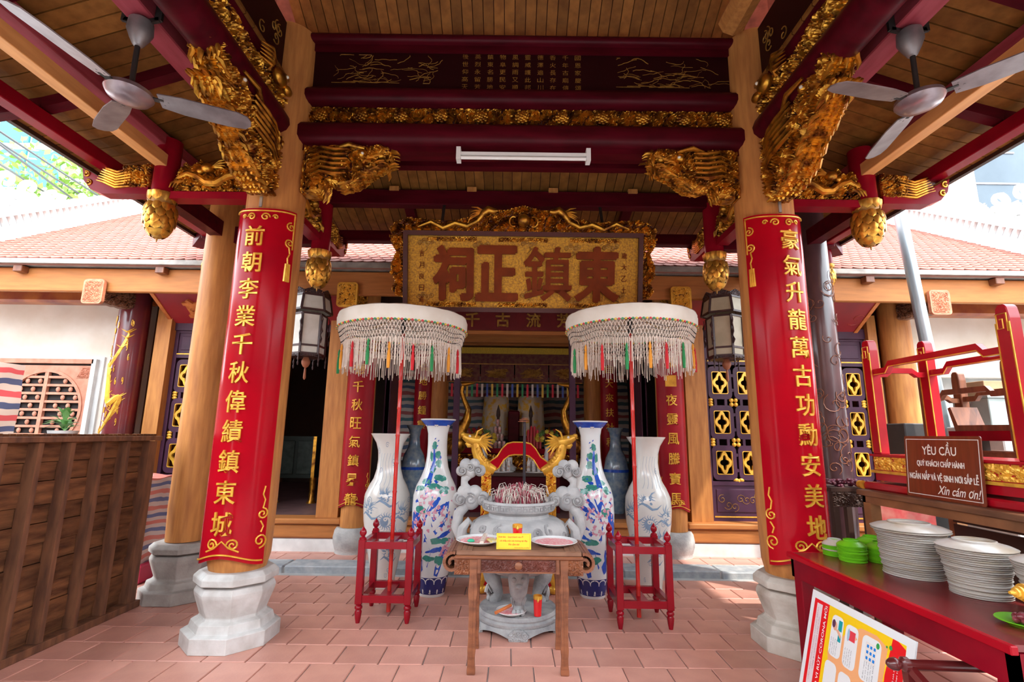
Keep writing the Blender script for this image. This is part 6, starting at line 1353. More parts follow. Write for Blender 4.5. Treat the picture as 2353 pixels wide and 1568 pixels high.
for y in (2.2, 2.75, 3.3): MB().box((3.27, y, .65), (.04, .05, .75)).build('back_stile', SHW, t)
t = thing('brown_notice', 'brown wood-grain notice board with white lettering on the shelf', 'sign', (2.73, 3.3, 1.14))
M = frame((2.755, 3.60, 1.142), (-.02, -1, 0), (.07, 0, .9975), (-.9975, 0, .07)); NW, NH = .60, .405
NB = mat('brown_notice_board', (.20, .040, .016), .3, var=.3, scale=6, stretch=(1, 8, .6), coat=.2, col2=(.14, .028, .012))
MB().prism(roundrect(NW / 2, NH / 2, NW, NH, .012, 3), -.006, .0, 'xy', 0, M).build('board', NB, t)
NWH = mat('notice_white', (.85, .82, .76), .5, var=0)
for c_, d in (((NW / 2, .022, .001), (NW - .035, .004, .001)), ((NW / 2, NH - .022, .001), (NW - .035, .004, .001)), ((.018, NH / 2, .001), (.004, NH - .04, .001)), ((NW - .018, NH / 2, .001), (.004, NH - .04, .001))): MB().box(c_, d, 0, 0, M).build('border_line', NWH, t)
flat_text(t, [('YÊU CẦU', .29, .325, .27, .085)], M, NWH)
for dx in (-.0012, 0, .0012): flat_text(t, [('QUÝ KHÁCH CHẤP HÀNH', .29 + dx, .233, .37, .062), ('NGĂN NẮP VÀ VỆ SINH NƠI SẮP LỄ', .30 + dx, .145, .53, .072)], M @ Matrix.Translation((0, 0, dx * .1)), NWH)
v, f = fit_text('Xin cám ơn!', .30, .055, .012, .0); v = v.copy(); v[:, 0] += v[:, 1] * .3; MB().add(v, f, 0, M @ Matrix.Translation((.42, .065, .0012))).build('lettering', NWH, t)
def palanquin(x0, x1, y0, y1, z0, label, m, gold, h1, name='palanquin_frame', relief=True):
    t = thing(name, label, 'palanquin', ((x0 + x1) / 2, (y0 + y1) / 2, z0))
    MB().b2(x0 - .06, x1 + .06, y0 - .08, y1 + .16, z0, z0 + .055).build('plinth', m, t, bevel=.012); 
    bd = MB().b2(x0 - .03, x1 + .03, y0 - .05, y1 + .05, z0 + .075, z0 + .13).build('waist', m, t)
    MB().b2(x0 - .05, x1 + .05, y0 - .07, y1 + .07, z0 + .13, z0 + .15).build('moulding', GOLDB if gold else m, t)
    MB().b2(x0 - .035, x1 + .035, y0 - .05, y1 + .05, z0 + .15, z0 + .255).build('frieze', m, t)
    if relief:
        m_ = MB(); carve(m_, [(y0 - .04, z0 + .155), (y1 + .04, z0 + .155), (y1 + .04, z0 + .25), (y0 - .04, z0 + .25)], .01, .009, 55, .07, .018, frame((x0 - .036, 0, 0), (0, 1, 0), (1, 0, 0)), both=False, holes=.25); m_.build('gold_relief', [GOLDB, m], t)
        MB().tube([(x0 - .06, y1 + .16, z0 + .03), (x0 - .06, y1 + .20, z0 + .03), (x0 - .06, y1 + .23, z0 + .03)], [.032, .030, .008], 12).build('gold_scroll_end', GOLDB, t, smooth=True)
    MB().b2(x0 - .05, x1 + .05, y0 - .07, y1 + .07, z0 + .255, z0 + .27).build('moulding', m, t)
    for x in (x0, x1):
        for y in (y0, y1):
            p_ = MB().prism([(-.042, 0), (.042, 0), (.042, h1 - z0 - .36), (.034, h1 - z0 - .30), (.018, h1 - z0 - .28), (-.018, h1 - z0 - .28), (-.034, h1 - z0 - .30), (-.042, h1 - z0 - .36)], -.035, .035, 'yz', 0, Matrix.Translation((x, y, z0 + .27))).build('post', m, t, bevel=.005)
            if gold:
                for sy in (-1, 1): MB().box((x - .036, y + sy * .040, (z0 + .27 + h1 - .1) / 2), (.006, .006, h1 - z0 - .40)).build('gold_line', GOLDB, p_)
                MB().tube([(x - .038, y + a, h1 - .11 + b) for a, b in ((-.03, -.06), (-.03, .045), (.03, .045), (.03, -.04), (-.005, -.04), (-.005, .015), (.012, .015))], .0045, 4).build('key_motif', GOLDB, p_)
    zr = h1 - .20
    for x in (x0, x1):
        pts = [(y0, zr - .045), (y0 + .16, zr - .045), (y0 + .20, zr), (y1 - .20, zr), (y1 - .16, zr - .045), (y1, zr - .045)]; poly = pts + [(a, b - .045) for a, b in pts[::-1]]
        MB().prism(poly, x - .02, x + .02, 'yz').build('rail', m, t)
        if gold: MB().tube([(x - .022, a, b - .043) for a, b in pts], .004, 4).build('gold_line', GOLDB, t)
    for y in (y0, y1):
        pts = [(x0, zr - .06), (x0 + .10, zr - .06), (x0 + .14, zr - .03), (x1 - .14, zr - .03), (x1 - .10, zr - .06), (x1, zr - .06)]; MB().prism(pts + [(a, b - .04) for a, b in pts[::-1]], y - .02, y + .02, 'xz').build('rail', m, t)
    return t
PALR = mat('palanquin_red', (.45, .006, .016), .22, var=.1, scale=4, col2=(.36, .005, .014), spec=.4)
palanquin(2.83, 3.27, 2.78, 3.90, 1.14, 'bright red and gold palanquin frame standing on the wooden shelf', PALR, True, 2.30)
# second, bare wooden frame on a trestle further back
t = thing('trestle', 'dark wooden trestle carrying the brown palanquin behind the red one', 'trestle', (4.0, 4.3, 0))
MB().b2(3.72, 4.30, 3.6, 5.0, 1.12, 1.17).build('top', DARKW, t)
for x in (3.78, 4.24):
    for y in (3.68, 4.92): MB().box((x, y, .56), (.06, .06, 1.12)).build('leg', DARKW, t)
palanquin(3.86, 4.18, 3.85, 4.66, 1.17, 'bare brown wooden palanquin frame behind the red one', BROWNW, False, 2.16, relief=False)
t = thing('carved_tray', 'dark red carved tray with raised end inside the brown palanquin', 'tray', (4.0, 4.2, 1.45))
MB().prism([(3.80, 1.60), (4.45, 1.60), (4.50, 1.80), (4.47, 1.81), (4.42, 1.65), (3.80, 1.645)], 3.9, 4.14, 'yz').build('tray', BROWNW, t); MB().b2(3.88, 4.16, 3.8, 4.5, 1.52, 1.60).build('apron', RED, t)
for y in (3.95, 4.38): MB().b2(3.95, 4.09, y - .03, y + .03, 1.44, 1.52).build('foot', DARKW, t)
t = thing('metal_box', 'grey green metal box with a wire handle behind the palanquins', 'box', (4.75, 5.05, 1.2))
MB().b2(4.6, 4.95, 4.84, 5.24, 1.66, 1.93).build('body', mat('grey_green_metal', (.36, .42, .40), .45, var=.1), t, bevel=.006); MB().b2(4.585, 4.965, 4.825, 5.255, 1.93, 1.955).build('lid', mat('grey_green_metal', (.36, .42, .40)), t)
MB().tube([(4.59, 5.0, 1.90), (4.58, 5.03, 1.83), (4.58, 5.08, 1.83), (4.59, 5.10, 1.90)], .004, 5).build('wire_handle', METAL, t)
one('storage_crate', MB().b2(4.55, 5.05, 4.7, 5.30, 0, 1.655), mat('crate_white', (.60, .58, .55), .7, var=.1), 'pale storage cabinet under the grey metal box', 'cabinet', bevel=.01)
one('cardboard_box', MB().b2(4.62, 4.9, 4.88, 5.2, 1.957, 2.10), mat('cardboard', (.50, .30, .16), .8, var=.15), 'flat cardboard box lying on the metal box', 'box', bevel=.004)
one('speaker_box', MB().b2(4.35, 4.75, 5.60, 6.02, 0, 1.70), mat('dark_grey_box', (.06, .055, .055), .6, var=.1), 'dark grey upright cabinet beside the bare wooden column', 'cabinet', bevel=.01)
t = thing('carved_side_table', 'dark carved side table heaped with dark red flowers beside the right couplet', 'table', (2.77, 4.36, 0))
MB().b2(2.60, 2.94, 4.20, 4.52, 1.10, 1.13).build('top', DARKW, t)
m_ = MB(); carve(m_, [(2.61, .98), (2.93, .98), (2.93, 1.10), (2.61, 1.10)], .01, .008, 12, .06, .02, frame((0, 4.21, 0), (1, 0, 0), (0, 1, 0)), both=False); m_.build('carved_apron', [DARKW, DARKW], t)
for x in (2.64, 2.90):
    for y in (4.24, 4.48): MB().box((x, y, .55), (.045, .045, 1.1)).build('leg', DARKW, t)
rg = random.Random(6); FLW = mat('dark_red_petals', (.16, .02, .05), .6, var=.3, scale=30)
for i in range(9):
    m_ = MB(); c_ = (2.63 + .034 * i, 4.27 + rg.uniform(-.03, .05), 1.155 + rg.uniform(-.01, .02))
    for k in range(9): a = rg.uniform(0, 6.3); m_.sph((c_[0] + .025 * math.cos(a), c_[1] + .025 * math.sin(a), c_[2] + rg.uniform(-.015, .02)), (.02, .018, .012), 6, 4)
    one('paper_flower', m_, FLW, 'dark red crumpled flower, ' + ('leftmost' if i == 0 else ORD[i] + ' from the left') + ' on the carved side table', 'flower', 'flowers on the carved side table', smooth=True)
one('red_banner', MB().b2(3.0, 3.5, 4.30, 4.33, .0, 1.02), mat('red_banner', (.55, .06, .06), .6, var=.15, scale=9, col2=(.62, .25, .20)), 'red patterned banner board standing low behind the shelf', 'banner')
t = thing('steel_pole', 'slanting galvanised steel pole rising behind the palanquins', 'pole', (4.66, 5.4, 0))
MB().tube([(4.72, 5.4, 0), (4.44, 5.4, 4.4)], .062, 20).build('tube', mat('galvanised_steel', (.42, .50, .54), .32, metal=.6, var=.12, scale=4, stretch=(2, 2, .5)), t, smooth=True); MB().lathe([(.10, 0), (.10, .02), (.07, .03)], 20, (4.72, 5.4, 0)).build('foot_plate', METAL, t)

# ================================================================ left foreground: platform on its edge, wrapped goods
t = thing('stage_platform', 'rough wooden platform stood on its edge showing joists at the left', 'platform', (-3.28, 3.9, 0))
PLB = per_object(mat('rough_brown_board', (.24, .10, .042), .75, var=.4, scale=4, stretch=(2, 1.0, 5), bump=.4, bscale=25, col2=(.075, .028, .014), spec=.2), .3); JST = mat('joist_wood', (.22, .09, .042), .7, var=.3, scale=5, stretch=(4, 4, .8), col2=(.09, .035, .02))
zz = .02; k = 0; rg = random.Random(14)
while zz < 1.42:
    h_ = rg.uniform(.12, .17); h_ = min(h_, 1.45 - zz); y1 = 4.72 + rg.uniform(-.015, .02); MB().b2(-3.360 + .012 * (k % 2), -3.336 + .012 * (k % 2), 1.9, y1, zz, zz + h_ - .005).build('deck_board', PLB, t); zz += h_; k += 1
MB().b2(-3.375, -3.364, 1.9, 4.70, .03, .92).b2(-3.375, -3.364, 1.9, 4.70, .94, 1.43).build('backing', DARKW, t)
for y in (2.4, 2.75, 3.03, 3.29, 3.55, 3.81, 4.09, 4.36): MB().b2(-3.33, -3.25, y - .021, y + .021, .03, 1.42).build('joist', JST, t)
for a, b in ((1.425, 1.465), (0, .055)):
    m_ = MB(); m_.b2(-3.37, -3.235, 1.9, 4.75, a, b); m_.build('edge_rail', JST, t, bevel=.004)
MB().b2(-3.345, -3.26, 4.62, 4.72, .05, 1.42).build('end_rail', JST, t)
m_ = MB()
for i in range(26): m_.box((-3.33, 4.745 + rg.uniform(-.008, .012), .12 + i * .05), (.05, .03, .04 + rg.uniform(-.01, .012)))
stuff(m_.build('splintered_edge', JST, t)); m_ = MB()
for i in range(40): m_.box((-3.31, 3.0 + i * .043, 1.472), (.10, .036, .014 + rg.uniform(0, .012)))
stuff(m_.build('bark_strip', PLB, t))
def stripe_mat(name, scale, cols):
    m = bpy.data.materials.new(name); m.use_nodes = True; nt = m.node_tree; N, L = nt.nodes, nt.links; b = N['Principled BSDF']; b.inputs['Roughness'].default_value = .6
    tc = N.new('ShaderNodeTexCoord'); sp = N.new('ShaderNodeSeparateXYZ'); L.new(tc.outputs['Object'], sp.inputs[0]); nz = N.new('ShaderNodeTexNoise'); nz.inputs['Scale'].default_value = 2.5; L.new(tc.outputs['Object'], nz.inputs[0])
    ma = N.new('ShaderNodeMath'); ma.operation = 'MULTIPLY_ADD'; ma.inputs[1].default_value = .12; L.new(nz.outputs['Fac'], ma.inputs[0]); L.new(sp.outputs['Z'], ma.inputs[2])
    m1 = N.new('ShaderNodeMath'); m1.operation = 'MULTIPLY'; m1.inputs[1].default_value = scale; L.new(ma.outputs[0], m1.inputs[0]); fr = N.new('ShaderNodeMath'); fr.operation = 'FRACT'; L.new(m1.outputs[0], fr.inputs[0])
    cr = N.new('ShaderNodeValToRGB'); cr.color_ramp.interpolation = 'CONSTANT'; el = cr.color_ramp.elements; n = len(cols)
    el[0].color = (*cols[0], 1); el[1].position = 1 / n; el[1].color = (*cols[1], 1)
    for i in range(2, n): e = el.new(i / n); e.color = (*cols[i], 1)
    L.new(fr.outputs[0], cr.inputs[0]); L.new(cr.outputs[0], b.inputs['Base Color']); return m
TARP = stripe_mat('striped_tarpaulin', 4.2, [(.58, .08, .09), (.60, .46, .40), (.07, .08, .16), (.60, .46, .40)]); TARP2 = stripe_mat('striped_tarpaulin_fine', 6.5, [(.62, .20, .16), (.62, .52, .48), (.14, .17, .32), (.62, .50, .46)])
def wrapped(name, label, x0, x1, y0, y1, z0, z1, m, seed, amp=.03):
    rg = np.random.RandomState(seed); mb = MB(); n = 14; P_ = []
    corners = [(x0, y0), (x1, y0), (x1, y1), (x0, y1)]; ring_ = []
    for i in range(4):
        a, b = np.array(corners[i]), np.array(corners[(i + 1) % 4])
        for k in range(n): ring_.append(a + (b - a) * k / n)
    ring_ = np.array(ring_); nz = 16; v = []; c = ring_.mean(0); ph = rg.uniform(0, 6, 6)
    for j in range(nz + 1):
        t_ = j / nz; d = ring_ - c; w_ = 1 + amp * np.sin(np.arange(len(ring_)) * .7 + ph[0] + 5 * t_) + amp * np.sin(np.arange(len(ring_)) * .31 + ph[1] - 9 * t_) - (.06 * max(0, t_ - .9) * 10) ** 2
        q = c + d * w_[:, None]; v += [(a, b, z0 + (z1 - z0) * t_ + amp * .3 * math.sin(i_ * .5 + ph[2])) for i_, (a, b) in enumerate(q)]
    N = len(ring_); f = [(j * N + i, j * N + (i + 1) % N, (j + 1) * N + (i + 1) % N, (j + 1) * N + i) for j in range(nz) for i in range(N)] + [tuple(range(N - 1, -1, -1)), tuple(nz * N + i for i in range(N))]
    mb.add(v, f); return one(name, mb, m, label, 'bundle', smooth=True)
wrapped('wrapped_bundle', 'bundle wrapped in striped tarpaulin standing behind the platform end', -4.25, -3.70, 5.3, 5.85, .20, 1.03, TARP2, 3, .035)
t = thing('pink_crate', 'pink plastic crate under the striped bundle', 'crate', (-3.97, 5.57, 0)); MB().b2(-4.22, -3.68, 5.32, 5.83, 0, .19).build('tub', mat('pink_plastic', (.50, .03, .09), .35, var=.05), t, bevel=.02); MB().b2(-4.25, -3.65, 5.29, 5.86, .165, .20).build('rim', mat('pink_plastic', (.5, .03, .09)), t, bevel=.008)
one('trestle_bench', MB().b2(-6.6, -4.95, 4.75, 5.6, 0, 1.45), DARKW, 'dark bench hidden behind the platform carrying a striped bundle', 'bench', bevel=.01)
wrapped('wrapped_bundle', 'tall bundle in red and navy striped tarpaulin at the left border', -6.3, -5.36, 4.9, 5.5, 1.45, 2.20, TARP, 4, .010)
t = thing('potted_plant', 'leafy green potted plant in front of the round window', 'plant', (-5.05, 5.75, 1.30))
one('plant_bench', MB().b2(-5.5, -4.75, 5.62, 5.95, 0, 1.30), DARKW, 'dark plant bench hidden behind the platform', 'bench', bevel=.01)
MB().lathe([(.09, 0), (.13, .16), (.14, .20), (.12, .20), (.10, .14), (.001, .13)], 20, (-5.05, 5.75, 1.30)).build('pot', WHITE, t, smooth=True)
rg = random.Random(3); LF = mat('leaf_green', (.10, .30, .07), .4, var=.25, scale=9, col2=(.28, .48, .20))
for i in range(26):
    a = rg.uniform(0, 6.28); el = rg.uniform(.1, 1.2); L_ = rg.uniform(.14, .24); b = Vector((-5.05, 5.75, 1.48 + rg.uniform(0, .16))); d = Vector((math.cos(a) * math.cos(el), math.sin(a) * math.cos(el), math.sin(el))); sd = d.cross(Vector((0, 0, 1))).normalized(); tip = b + d * L_ + Vector((0, 0, -.05)); md = b + d * L_ * .55
    MB().add([b, md + sd * .035, tip, md - sd * .035, md + Vector((0, 0, -.008))], [(0, 1, 4), (1, 2, 4), (2, 3, 4), (3, 0, 4)]).build('leaf', LF, t, smooth=True)
# ================================================================ inside the hall
# folded purple door leaves and thin jambs of the middle bay
for x, s_ in ((-1.70, 'left'), (1.82, 'right')):
    t = thing('folded_door', f'purple folded door leaf just inside the {s_} of the middle bay', 'door', (x, 7.2, .42))
    MB().b2(x - .025, x + .025, 6.9, 7.55, .43, 2.88).build('panel', PURPLE, t); MB().b2(x - .04, x + .04, 6.9, 6.96, .43, 2.88).b2(x - .04, x + .04, 7.49, 7.55, .43, 2.88).build('stile', PURPLE, t)
for x, s_ in ((-.745, 'left'), (.835, 'right')): one('jamb', MB().b2(x - .04, x + .04, 6.84, 6.92, .44, 2.9), PURPLE, f'thin purple post on the {s_} of the altar opening', 'beam')
one('inner_beam', MB().b2(-1.9, 2.0, 7.6, 7.75, 2.92, 3.08), WOODX, 'wooden beam inside the hall above the embroidered valance', 'beam'); one('inner_beam', MB().b2(-1.9, 2.0, 8.45, 8.6, 3.02, 3.2), WOODX, 'second wooden beam deeper inside the hall', 'beam')
for x, s_, tx, dx in ((-1.22, 'left', '傑地勝鍾靈', -.25), (1.38, 'right', '自天來扶社稷', .25)):
    c = thing('inner_column', f'bare wooden column deep inside the hall on the {s_}', 'column', (x, 8.5, .42)); MB().lathe([(.15, .42), (.155, 2), (.15, 3.75)], 24, (x, 8.5, 0)).build('shaft', WOOD, c, smooth=True)
    couplet(x + dx, 8.5, .15, 1.1, .8, 2.9, tx, .13, 2.62, .24, 'couplet_board', f'dim red couplet board deep inside the hall on the {s_}', 1, ornament=False, m=hall_red)
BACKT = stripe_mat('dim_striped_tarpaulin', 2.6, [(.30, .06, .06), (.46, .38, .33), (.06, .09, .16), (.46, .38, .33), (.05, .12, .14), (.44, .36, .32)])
m_ = MB(); n = 50; v = []
for j in range(20):
    for i in range(n): v.append((-2.2 + 4.5 * i / (n - 1), 9.9 + .05 * math.sin(i * .8 + j * .3) + .03 * math.sin(i * 1.7), 1.0 + 1.75 * j / 19 - .06 * math.sin(PI * i / (n - 1)) * (j / 19)))
m_.add(v, [(j * n + i, j * n + i + 1, (j + 1) * n + i + 1, (j + 1) * n + i) for j in range(19) for i in range(n - 1)]); v2 = [(a, b + .01, c_) for a, b, c_ in v]; m_.add(v2, [(j * n + i + 1, j * n + i, (j + 1) * n + i, (j + 1) * n + i + 1) for j in range(19) for i in range(n - 1)])
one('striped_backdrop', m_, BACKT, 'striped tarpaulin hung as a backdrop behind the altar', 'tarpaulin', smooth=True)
t = thing('valance', 'dark red embroidered valance with yellow fringe above the altar', 'valance', (.05, 8.45, 2.4))
VAL = mat('maroon_embroidery', (.10, .010, .018), .7, var=.2, scale=20, col2=(.16, .06, .03))
MB().b2(-1.1, 1.2, 8.43, 8.45, 2.86, 2.98).build('gold_fringe', mat('yellow_fringe', (.75, .48, .04), .7, var=.2, scale=50, stretch=(8, 1, 1)), t)
MB().b2(-1.1, 1.2, 8.42, 8.44, 2.70, 2.87).build('band', VAL, t)
for k in range(4):
    p_ = MB().b2(-1.1 + .58 * k, -.54 + .58 * k, 8.43, 8.445, 2.38, 2.69).build('panel', VAL, t); m_ = MB(); rg = random.Random(k)
    for i in range(9): m_.tube([(-.82 + .58 * k + rg.uniform(-.18, .18) + a, 8.428, 2.54 + rg.uniform(-.07, .07) + b) for a, b in spiral((0, 0), .045, 1.1, rg.uniform(0, 6), 10)], .006, 4)
    stuff(m_.build('embroidery', GOLDD, p_))
for z in (2.695, 2.385): MB().b2(-1.1, 1.2, 8.418, 8.43, z - .008, z + .008).build('gold_braid', GOLDD, t)
RC = [mat('ribbon_%d' % i, c_, .7, var=0) for i, c_ in enumerate(((.7, .05, .08), (.75, .5, .08), (.75, .65, .6), (.05, .3, .12), (.08, .12, .4)))]
for k in range(26): MB().b2(-1.02 + .085 * k, -.985 + .085 * k, 8.45, 8.455, 2.14, 2.36).build('ribbon', RC[(k * 7) % 5], t)
# altar
t = thing('altar', 'tall red and gold altar table inside the hall', 'altar', (.06, 8.6, .42))
MB().b2(-1.0, 1.1, 8.3, 9.5, 1.22, 1.30).build('altar_top', RED, t); MB().b2(-.95, 1.05, 8.35, 9.4, .42, 1.22).build('altar_body', DRED, t)
m_ = MB(); carve(m_, [(-.9, .95), (1.0, .95), (1.0, 1.2), (-.9, 1.2)], .01, .015, 5, .14, .03, frame((0, 8.345, 0), (1, 0, 0), (0, 1, 0)), both=False); m_.build('gold_relief', [GOLD, DRED], t)
t = thing('low_altar', 'lower altar bench with bottles in front of the altar', 'altar', (.06, 7.8, .42)); MB().b2(-.62, .76, 7.45, 8.15, .93, .98).build('bench_top', DARKW, t); MB().b2(-.58, .72, 7.5, 8.1, .42, .93).build('bench_body', DRED, t)
DRP = mat('yellow_white_drape', (.62, .52, .38), .7, var=.0, scale=9, col2=(.72, .42, .04), thr=(.48, .58))
def drape(x, label):
    m_ = MB(); n = 40; v = []
    for r, z in ((.02, 2.20), (.20, 2.20), (.225, 2.17), (.23, 1.9), (.245, 1.62), (.25, 1.5)):
        for i in range(n):
            rr = r * (1 + (.05 * math.sin(i * 1.26) if z < 2.1 else 0)); v.append((x + rr * math.cos(2 * PI * i / n), 9.1 + rr * math.sin(2 * PI * i / n), z))
    m_.add(v, [(j * n + i, j * n + (i + 1) % n, (j + 1) * n + (i + 1) % n, (j + 1) * n + i) for j in range(5) for i in range(n)])
    t = thing('draped_canopy', label, 'canopy', (x, 9.1, 1.30)); m_.build('drape', DRP, t, smooth=True); MB().lathe([(.08, 1.30), (.05, 1.4), (.04, 2.18)], 12, (x, 9.1, 0)).build('stem', DARKW, t)
drape(-.27, 'cloth-draped canopy on the left of the altar'); drape(.355, 'cloth-draped canopy on the right of the altar')
t = thing('spirit_tablet', 'dark red carved spirit tablet in the middle of the altar', 'tablet', (.06, 8.8, 1.3)); MB().b2(-.05, .15, 8.78, 8.84, 1.35, 1.93).build('tablet', DRED, t, bevel=.02); MB().b2(-.12, .22, 8.70, 8.92, 1.30, 1.37).build('foot', DARKW, t); 
for x in (-.22, .34): one('altar_finial', MB().lathe([(.05, 0), (.02, .06), (.022, .5), (.035, .54), (.03, .62), (.004, .72)], 12, (x, 8.7, 1.30)), DARKW, 'dark turned altar finial ' + ('left' if x < 0 else 'right') + ' of the spirit tablet', 'finial', smooth=True)
def crane(x, sg, label):
    t = thing('gilded_crane', label, 'statue', (x, 8.05, .42)); P = lambda u, z, d=0: (x + sg * u, 8.05 + d, z)
    m_ = MB(); m_.tube([P(-.05, 1.45), P(.02, 1.6), P(.10, 1.75), (P(.12, 1.9)), P(.05, 2.05), P(.0, 2.18), P(.02, 2.28)], [.12, .10, .07, .05, .04, .035, .035], 12); m_.tube([P(.0, 2.30), P(.06, 2.31), P(.22, 2.33)], [.045, .04, .006], 10); m_.build('neck_and_head', GOLD, t, smooth=True)
    m_ = MB(); m_.sph(P(-.12, 1.36), (.22, .14, .17), 16, 10)
    for k in range(7): m_.tube([P(-.05 - .02 * k, 1.45 - .02 * k, -.13), P(-.22, 1.36 - .04 * k, -.15), P(-.36, 1.26 - .05 * k, -.10)], [.025, .025, .006], 6)
    m_.build('body_and_wing', GOLD, t, smooth=True)
    for d in (-.05, .05): MB().tube([P(-.08, 1.24, d), P(-.06, .95, d), P(-.08, .60, d)], [.03, .018, .018], 8).build('leg', GOLD, t)
    MB().lathe([(.22, 0), (.22, .10), (.15, .14), (.12, .2), (.001, .22)], 20, (x - sg * .08, 8.05, .42)).build('base', RED, t)
crane(-.80, 1, 'gilded crane statue on the left of the altar'); crane(.96, -1, 'gilded crane statue on the right of the altar')
# offerings
CN = mat('printed_can', (.55, .50, .46), .3, metal=.3, var=.3, scale=30, col2=(.55, .12, .10)); RCN = mat('red_candle', (.70, .05, .07), .35, var=.05)
k = 0
for row, n in enumerate((4, 3, 2, 1)):
    for i in range(n):
        m_ = MB().lathe([(.03, 0), (.033, .006), (.033, .10), (.028, .115)], 12, (-.22 + (i - (n - 1) / 2) * .07, 8.40, 1.30 + .117 * row)); one('drink_can', m_, CN, f'drink can, {("first","second","third","fourth")[i]} in row {("one","two","three","four")[row]} of the altar can pyramid', 'can', 'cans in the altar pyramid', smooth=True)
for i, h_ in enumerate((.16, .28, .34, .34, .28, .16)): one('red_candle', MB().lathe([(.024, 0), (.024, h_), (.003, h_ + .03)], 10, (.24 + .05 * i, 8.42 + .02 * (i % 2), 1.30)), RCN, f'red altar candle, {ORD[i] if i else "first"} from the left in the row', 'candle', 'red candles on the altar', smooth=True)
FY = mat('yellow_petals', (.75, .55, .03), .6, var=.25, scale=30, col2=(.55, .42, .05)); FG = mat('flower_leaves', (.10, .26, .05), .6, var=.2); FR = mat('red_petals', (.6, .02, .03), .6, var=.2, scale=30)
def bouquet(x, y, z, r, m, label, seed, pot=.14):
    t = thing('flower_bouquet', label, 'flowers', (x, y, z)); rg = random.Random(seed)
    MB().lathe([(.04, 0), (.06, pot * .5), (.035, pot * .85), (.05, pot)], 12, (x, y, z)).build('vase', PORC, t, smooth=True)
    for i in range(16):
        a = rg.uniform(0, 6.3); b = rg.uniform(-.2, 1.2); c_ = (x + r * math.cos(a) * math.cos(b) * .9, y + r * math.sin(a) * math.cos(b) * .6, z + pot + r * .5 + r * .7 * math.sin(b)); m2 = MB()
        for q in range(8): e = q * PI / 4; m2.tube([c_, (c_[0] + .035 * math.cos(e), c_[1] - .012, c_[2] + .035 * math.sin(e))], [.006, .010], 4)
        m2.build('bloom', m if i % 4 else FG, t)
    m2 = MB()
    for i in range(9): a = rg.uniform(-.9, .9); m2.tube([(x, y, z + pot * .9), (x + r * .6 * math.sin(a), y, z + pot + r * .6 * math.cos(a))], .005, 4)
    stuff(m2.build('stems', FG, t))
bouquet(-.42, 8.1, .98, .20, FY, 'yellow flowers right of the left dragon head', 1, .36); bouquet(.58, 8.1, .98, .20, FY, 'yellow flowers left of the right dragon head', 2, .36); bouquet(-.60, 8.45, 1.30, .14, FR, 'red flowers on the left end of the altar', 3); bouquet(.72, 8.45, 1.30, .13, FR, 'red flowers on the right end of the altar', 4)
BOT = mat('water_bottle', (.62, .66, .68), .12, var=.2, scale=30, col2=(.45, .25, .15))
for gx, s_ in ((-.14, 'left'), (.38, 'right')):
    one('tray', MB().lathe([(.001, 0), (.19, 0), (.20, .015), (.19, .018), (.001, .006)], 28, (gx, 7.62, .98)), PORC, f'round white tray under the {s_} group of bottles', 'tray', smooth=True)
    for i in range(7):
        z0 = .99; x = gx + ((i % 4) - 1.5 + (.5 if i > 3 else 0)) * .075; y = 7.58 + (.08 if i > 3 else 0); t = thing('drink_bottle', f'small bottle, {("first","second","third","fourth")[i % 4]} in the {"rear" if i > 3 else "front"} row on the {s_} tray', 'bottle', (x, y, z0), 'bottles on altar trays')
        MB().lathe([(.026, 0), (.028, .01), (.028, .13), (.012, .17), (.011, .20)], 12, (x, y, z0)).build('bottle', BOT, t, smooth=True); MB().lathe([(.013, .20), (.013, .222), (.001, .222)], 10, (x, y, z0)).build('cap', FR if i % 2 else GOLDB, t)
t = thing('banana_bunch', 'bunch of yellow bananas under the red rack bar', 'fruit', (.0, 7.75, .98))
MB().lathe([(.10, 0), (.12, .05), (.05, .10), (.05, .20), (.001, .21)], 16, (-.02, 7.85, .98)).build('fruit_stand', PORC, t, smooth=True)
for i in range(9):
    a = -1.1 + .27 * i; MB().tube([(-.02, 7.85, 1.30), (-.02 + .08 * math.sin(a), 7.80, 1.26), (-.02 + .13 * math.sin(a), 7.78, 1.19 + .03 * abs(a))], [.012, .024, .010], 7).build('banana', FY, t, smooth=True)
for i in range(3): one('gift_box', MB().b2(.56, .74, 7.50, 7.62, .98 + .10 * i, 1.075 + .10 * i), mat('red_gift_box', (.55, .03, .03), .35, var=.3, scale=14, col2=(.70, .35, .08)), f'red printed gift box, {("bottom","middle","top")[i]} of the pile beside the right dragon rack leg', 'box', 'red gift boxes', bevel=.004)
for x, z, s_ in ((-.55, 1.30, 'left'), (.66, 1.30, 'right')): one('brass_lamp', MB().lathe([(.06, 0), (.02, .04), (.03, .10), (.07, .16), (.05, .22), (.015, .26), (.03, .30), (.005, .36)], 16, (x, 8.75, z)), GOLD, f'brass lamp at the {s_} side of the altar', 'lamp', smooth=True)
for x, s_ in ((-1.43, 'left'), (1.56, 'right')):
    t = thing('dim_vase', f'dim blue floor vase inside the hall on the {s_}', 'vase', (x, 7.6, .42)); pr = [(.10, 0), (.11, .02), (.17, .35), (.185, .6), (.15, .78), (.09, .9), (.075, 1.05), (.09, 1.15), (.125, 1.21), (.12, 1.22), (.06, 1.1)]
    MB().lathe(pr, 32, (x, 7.6, .42)).build('body', mat('blue_grey_porcelain', (.30, .40, .45), .15, var=.5, scale=14, coat=.5, col2=(.10, .20, .34)), t, smooth=True); MB().lathe([(.187, .58), (.188, .62)], 32, (x, 7.6, .42)).build('band', COB, t)
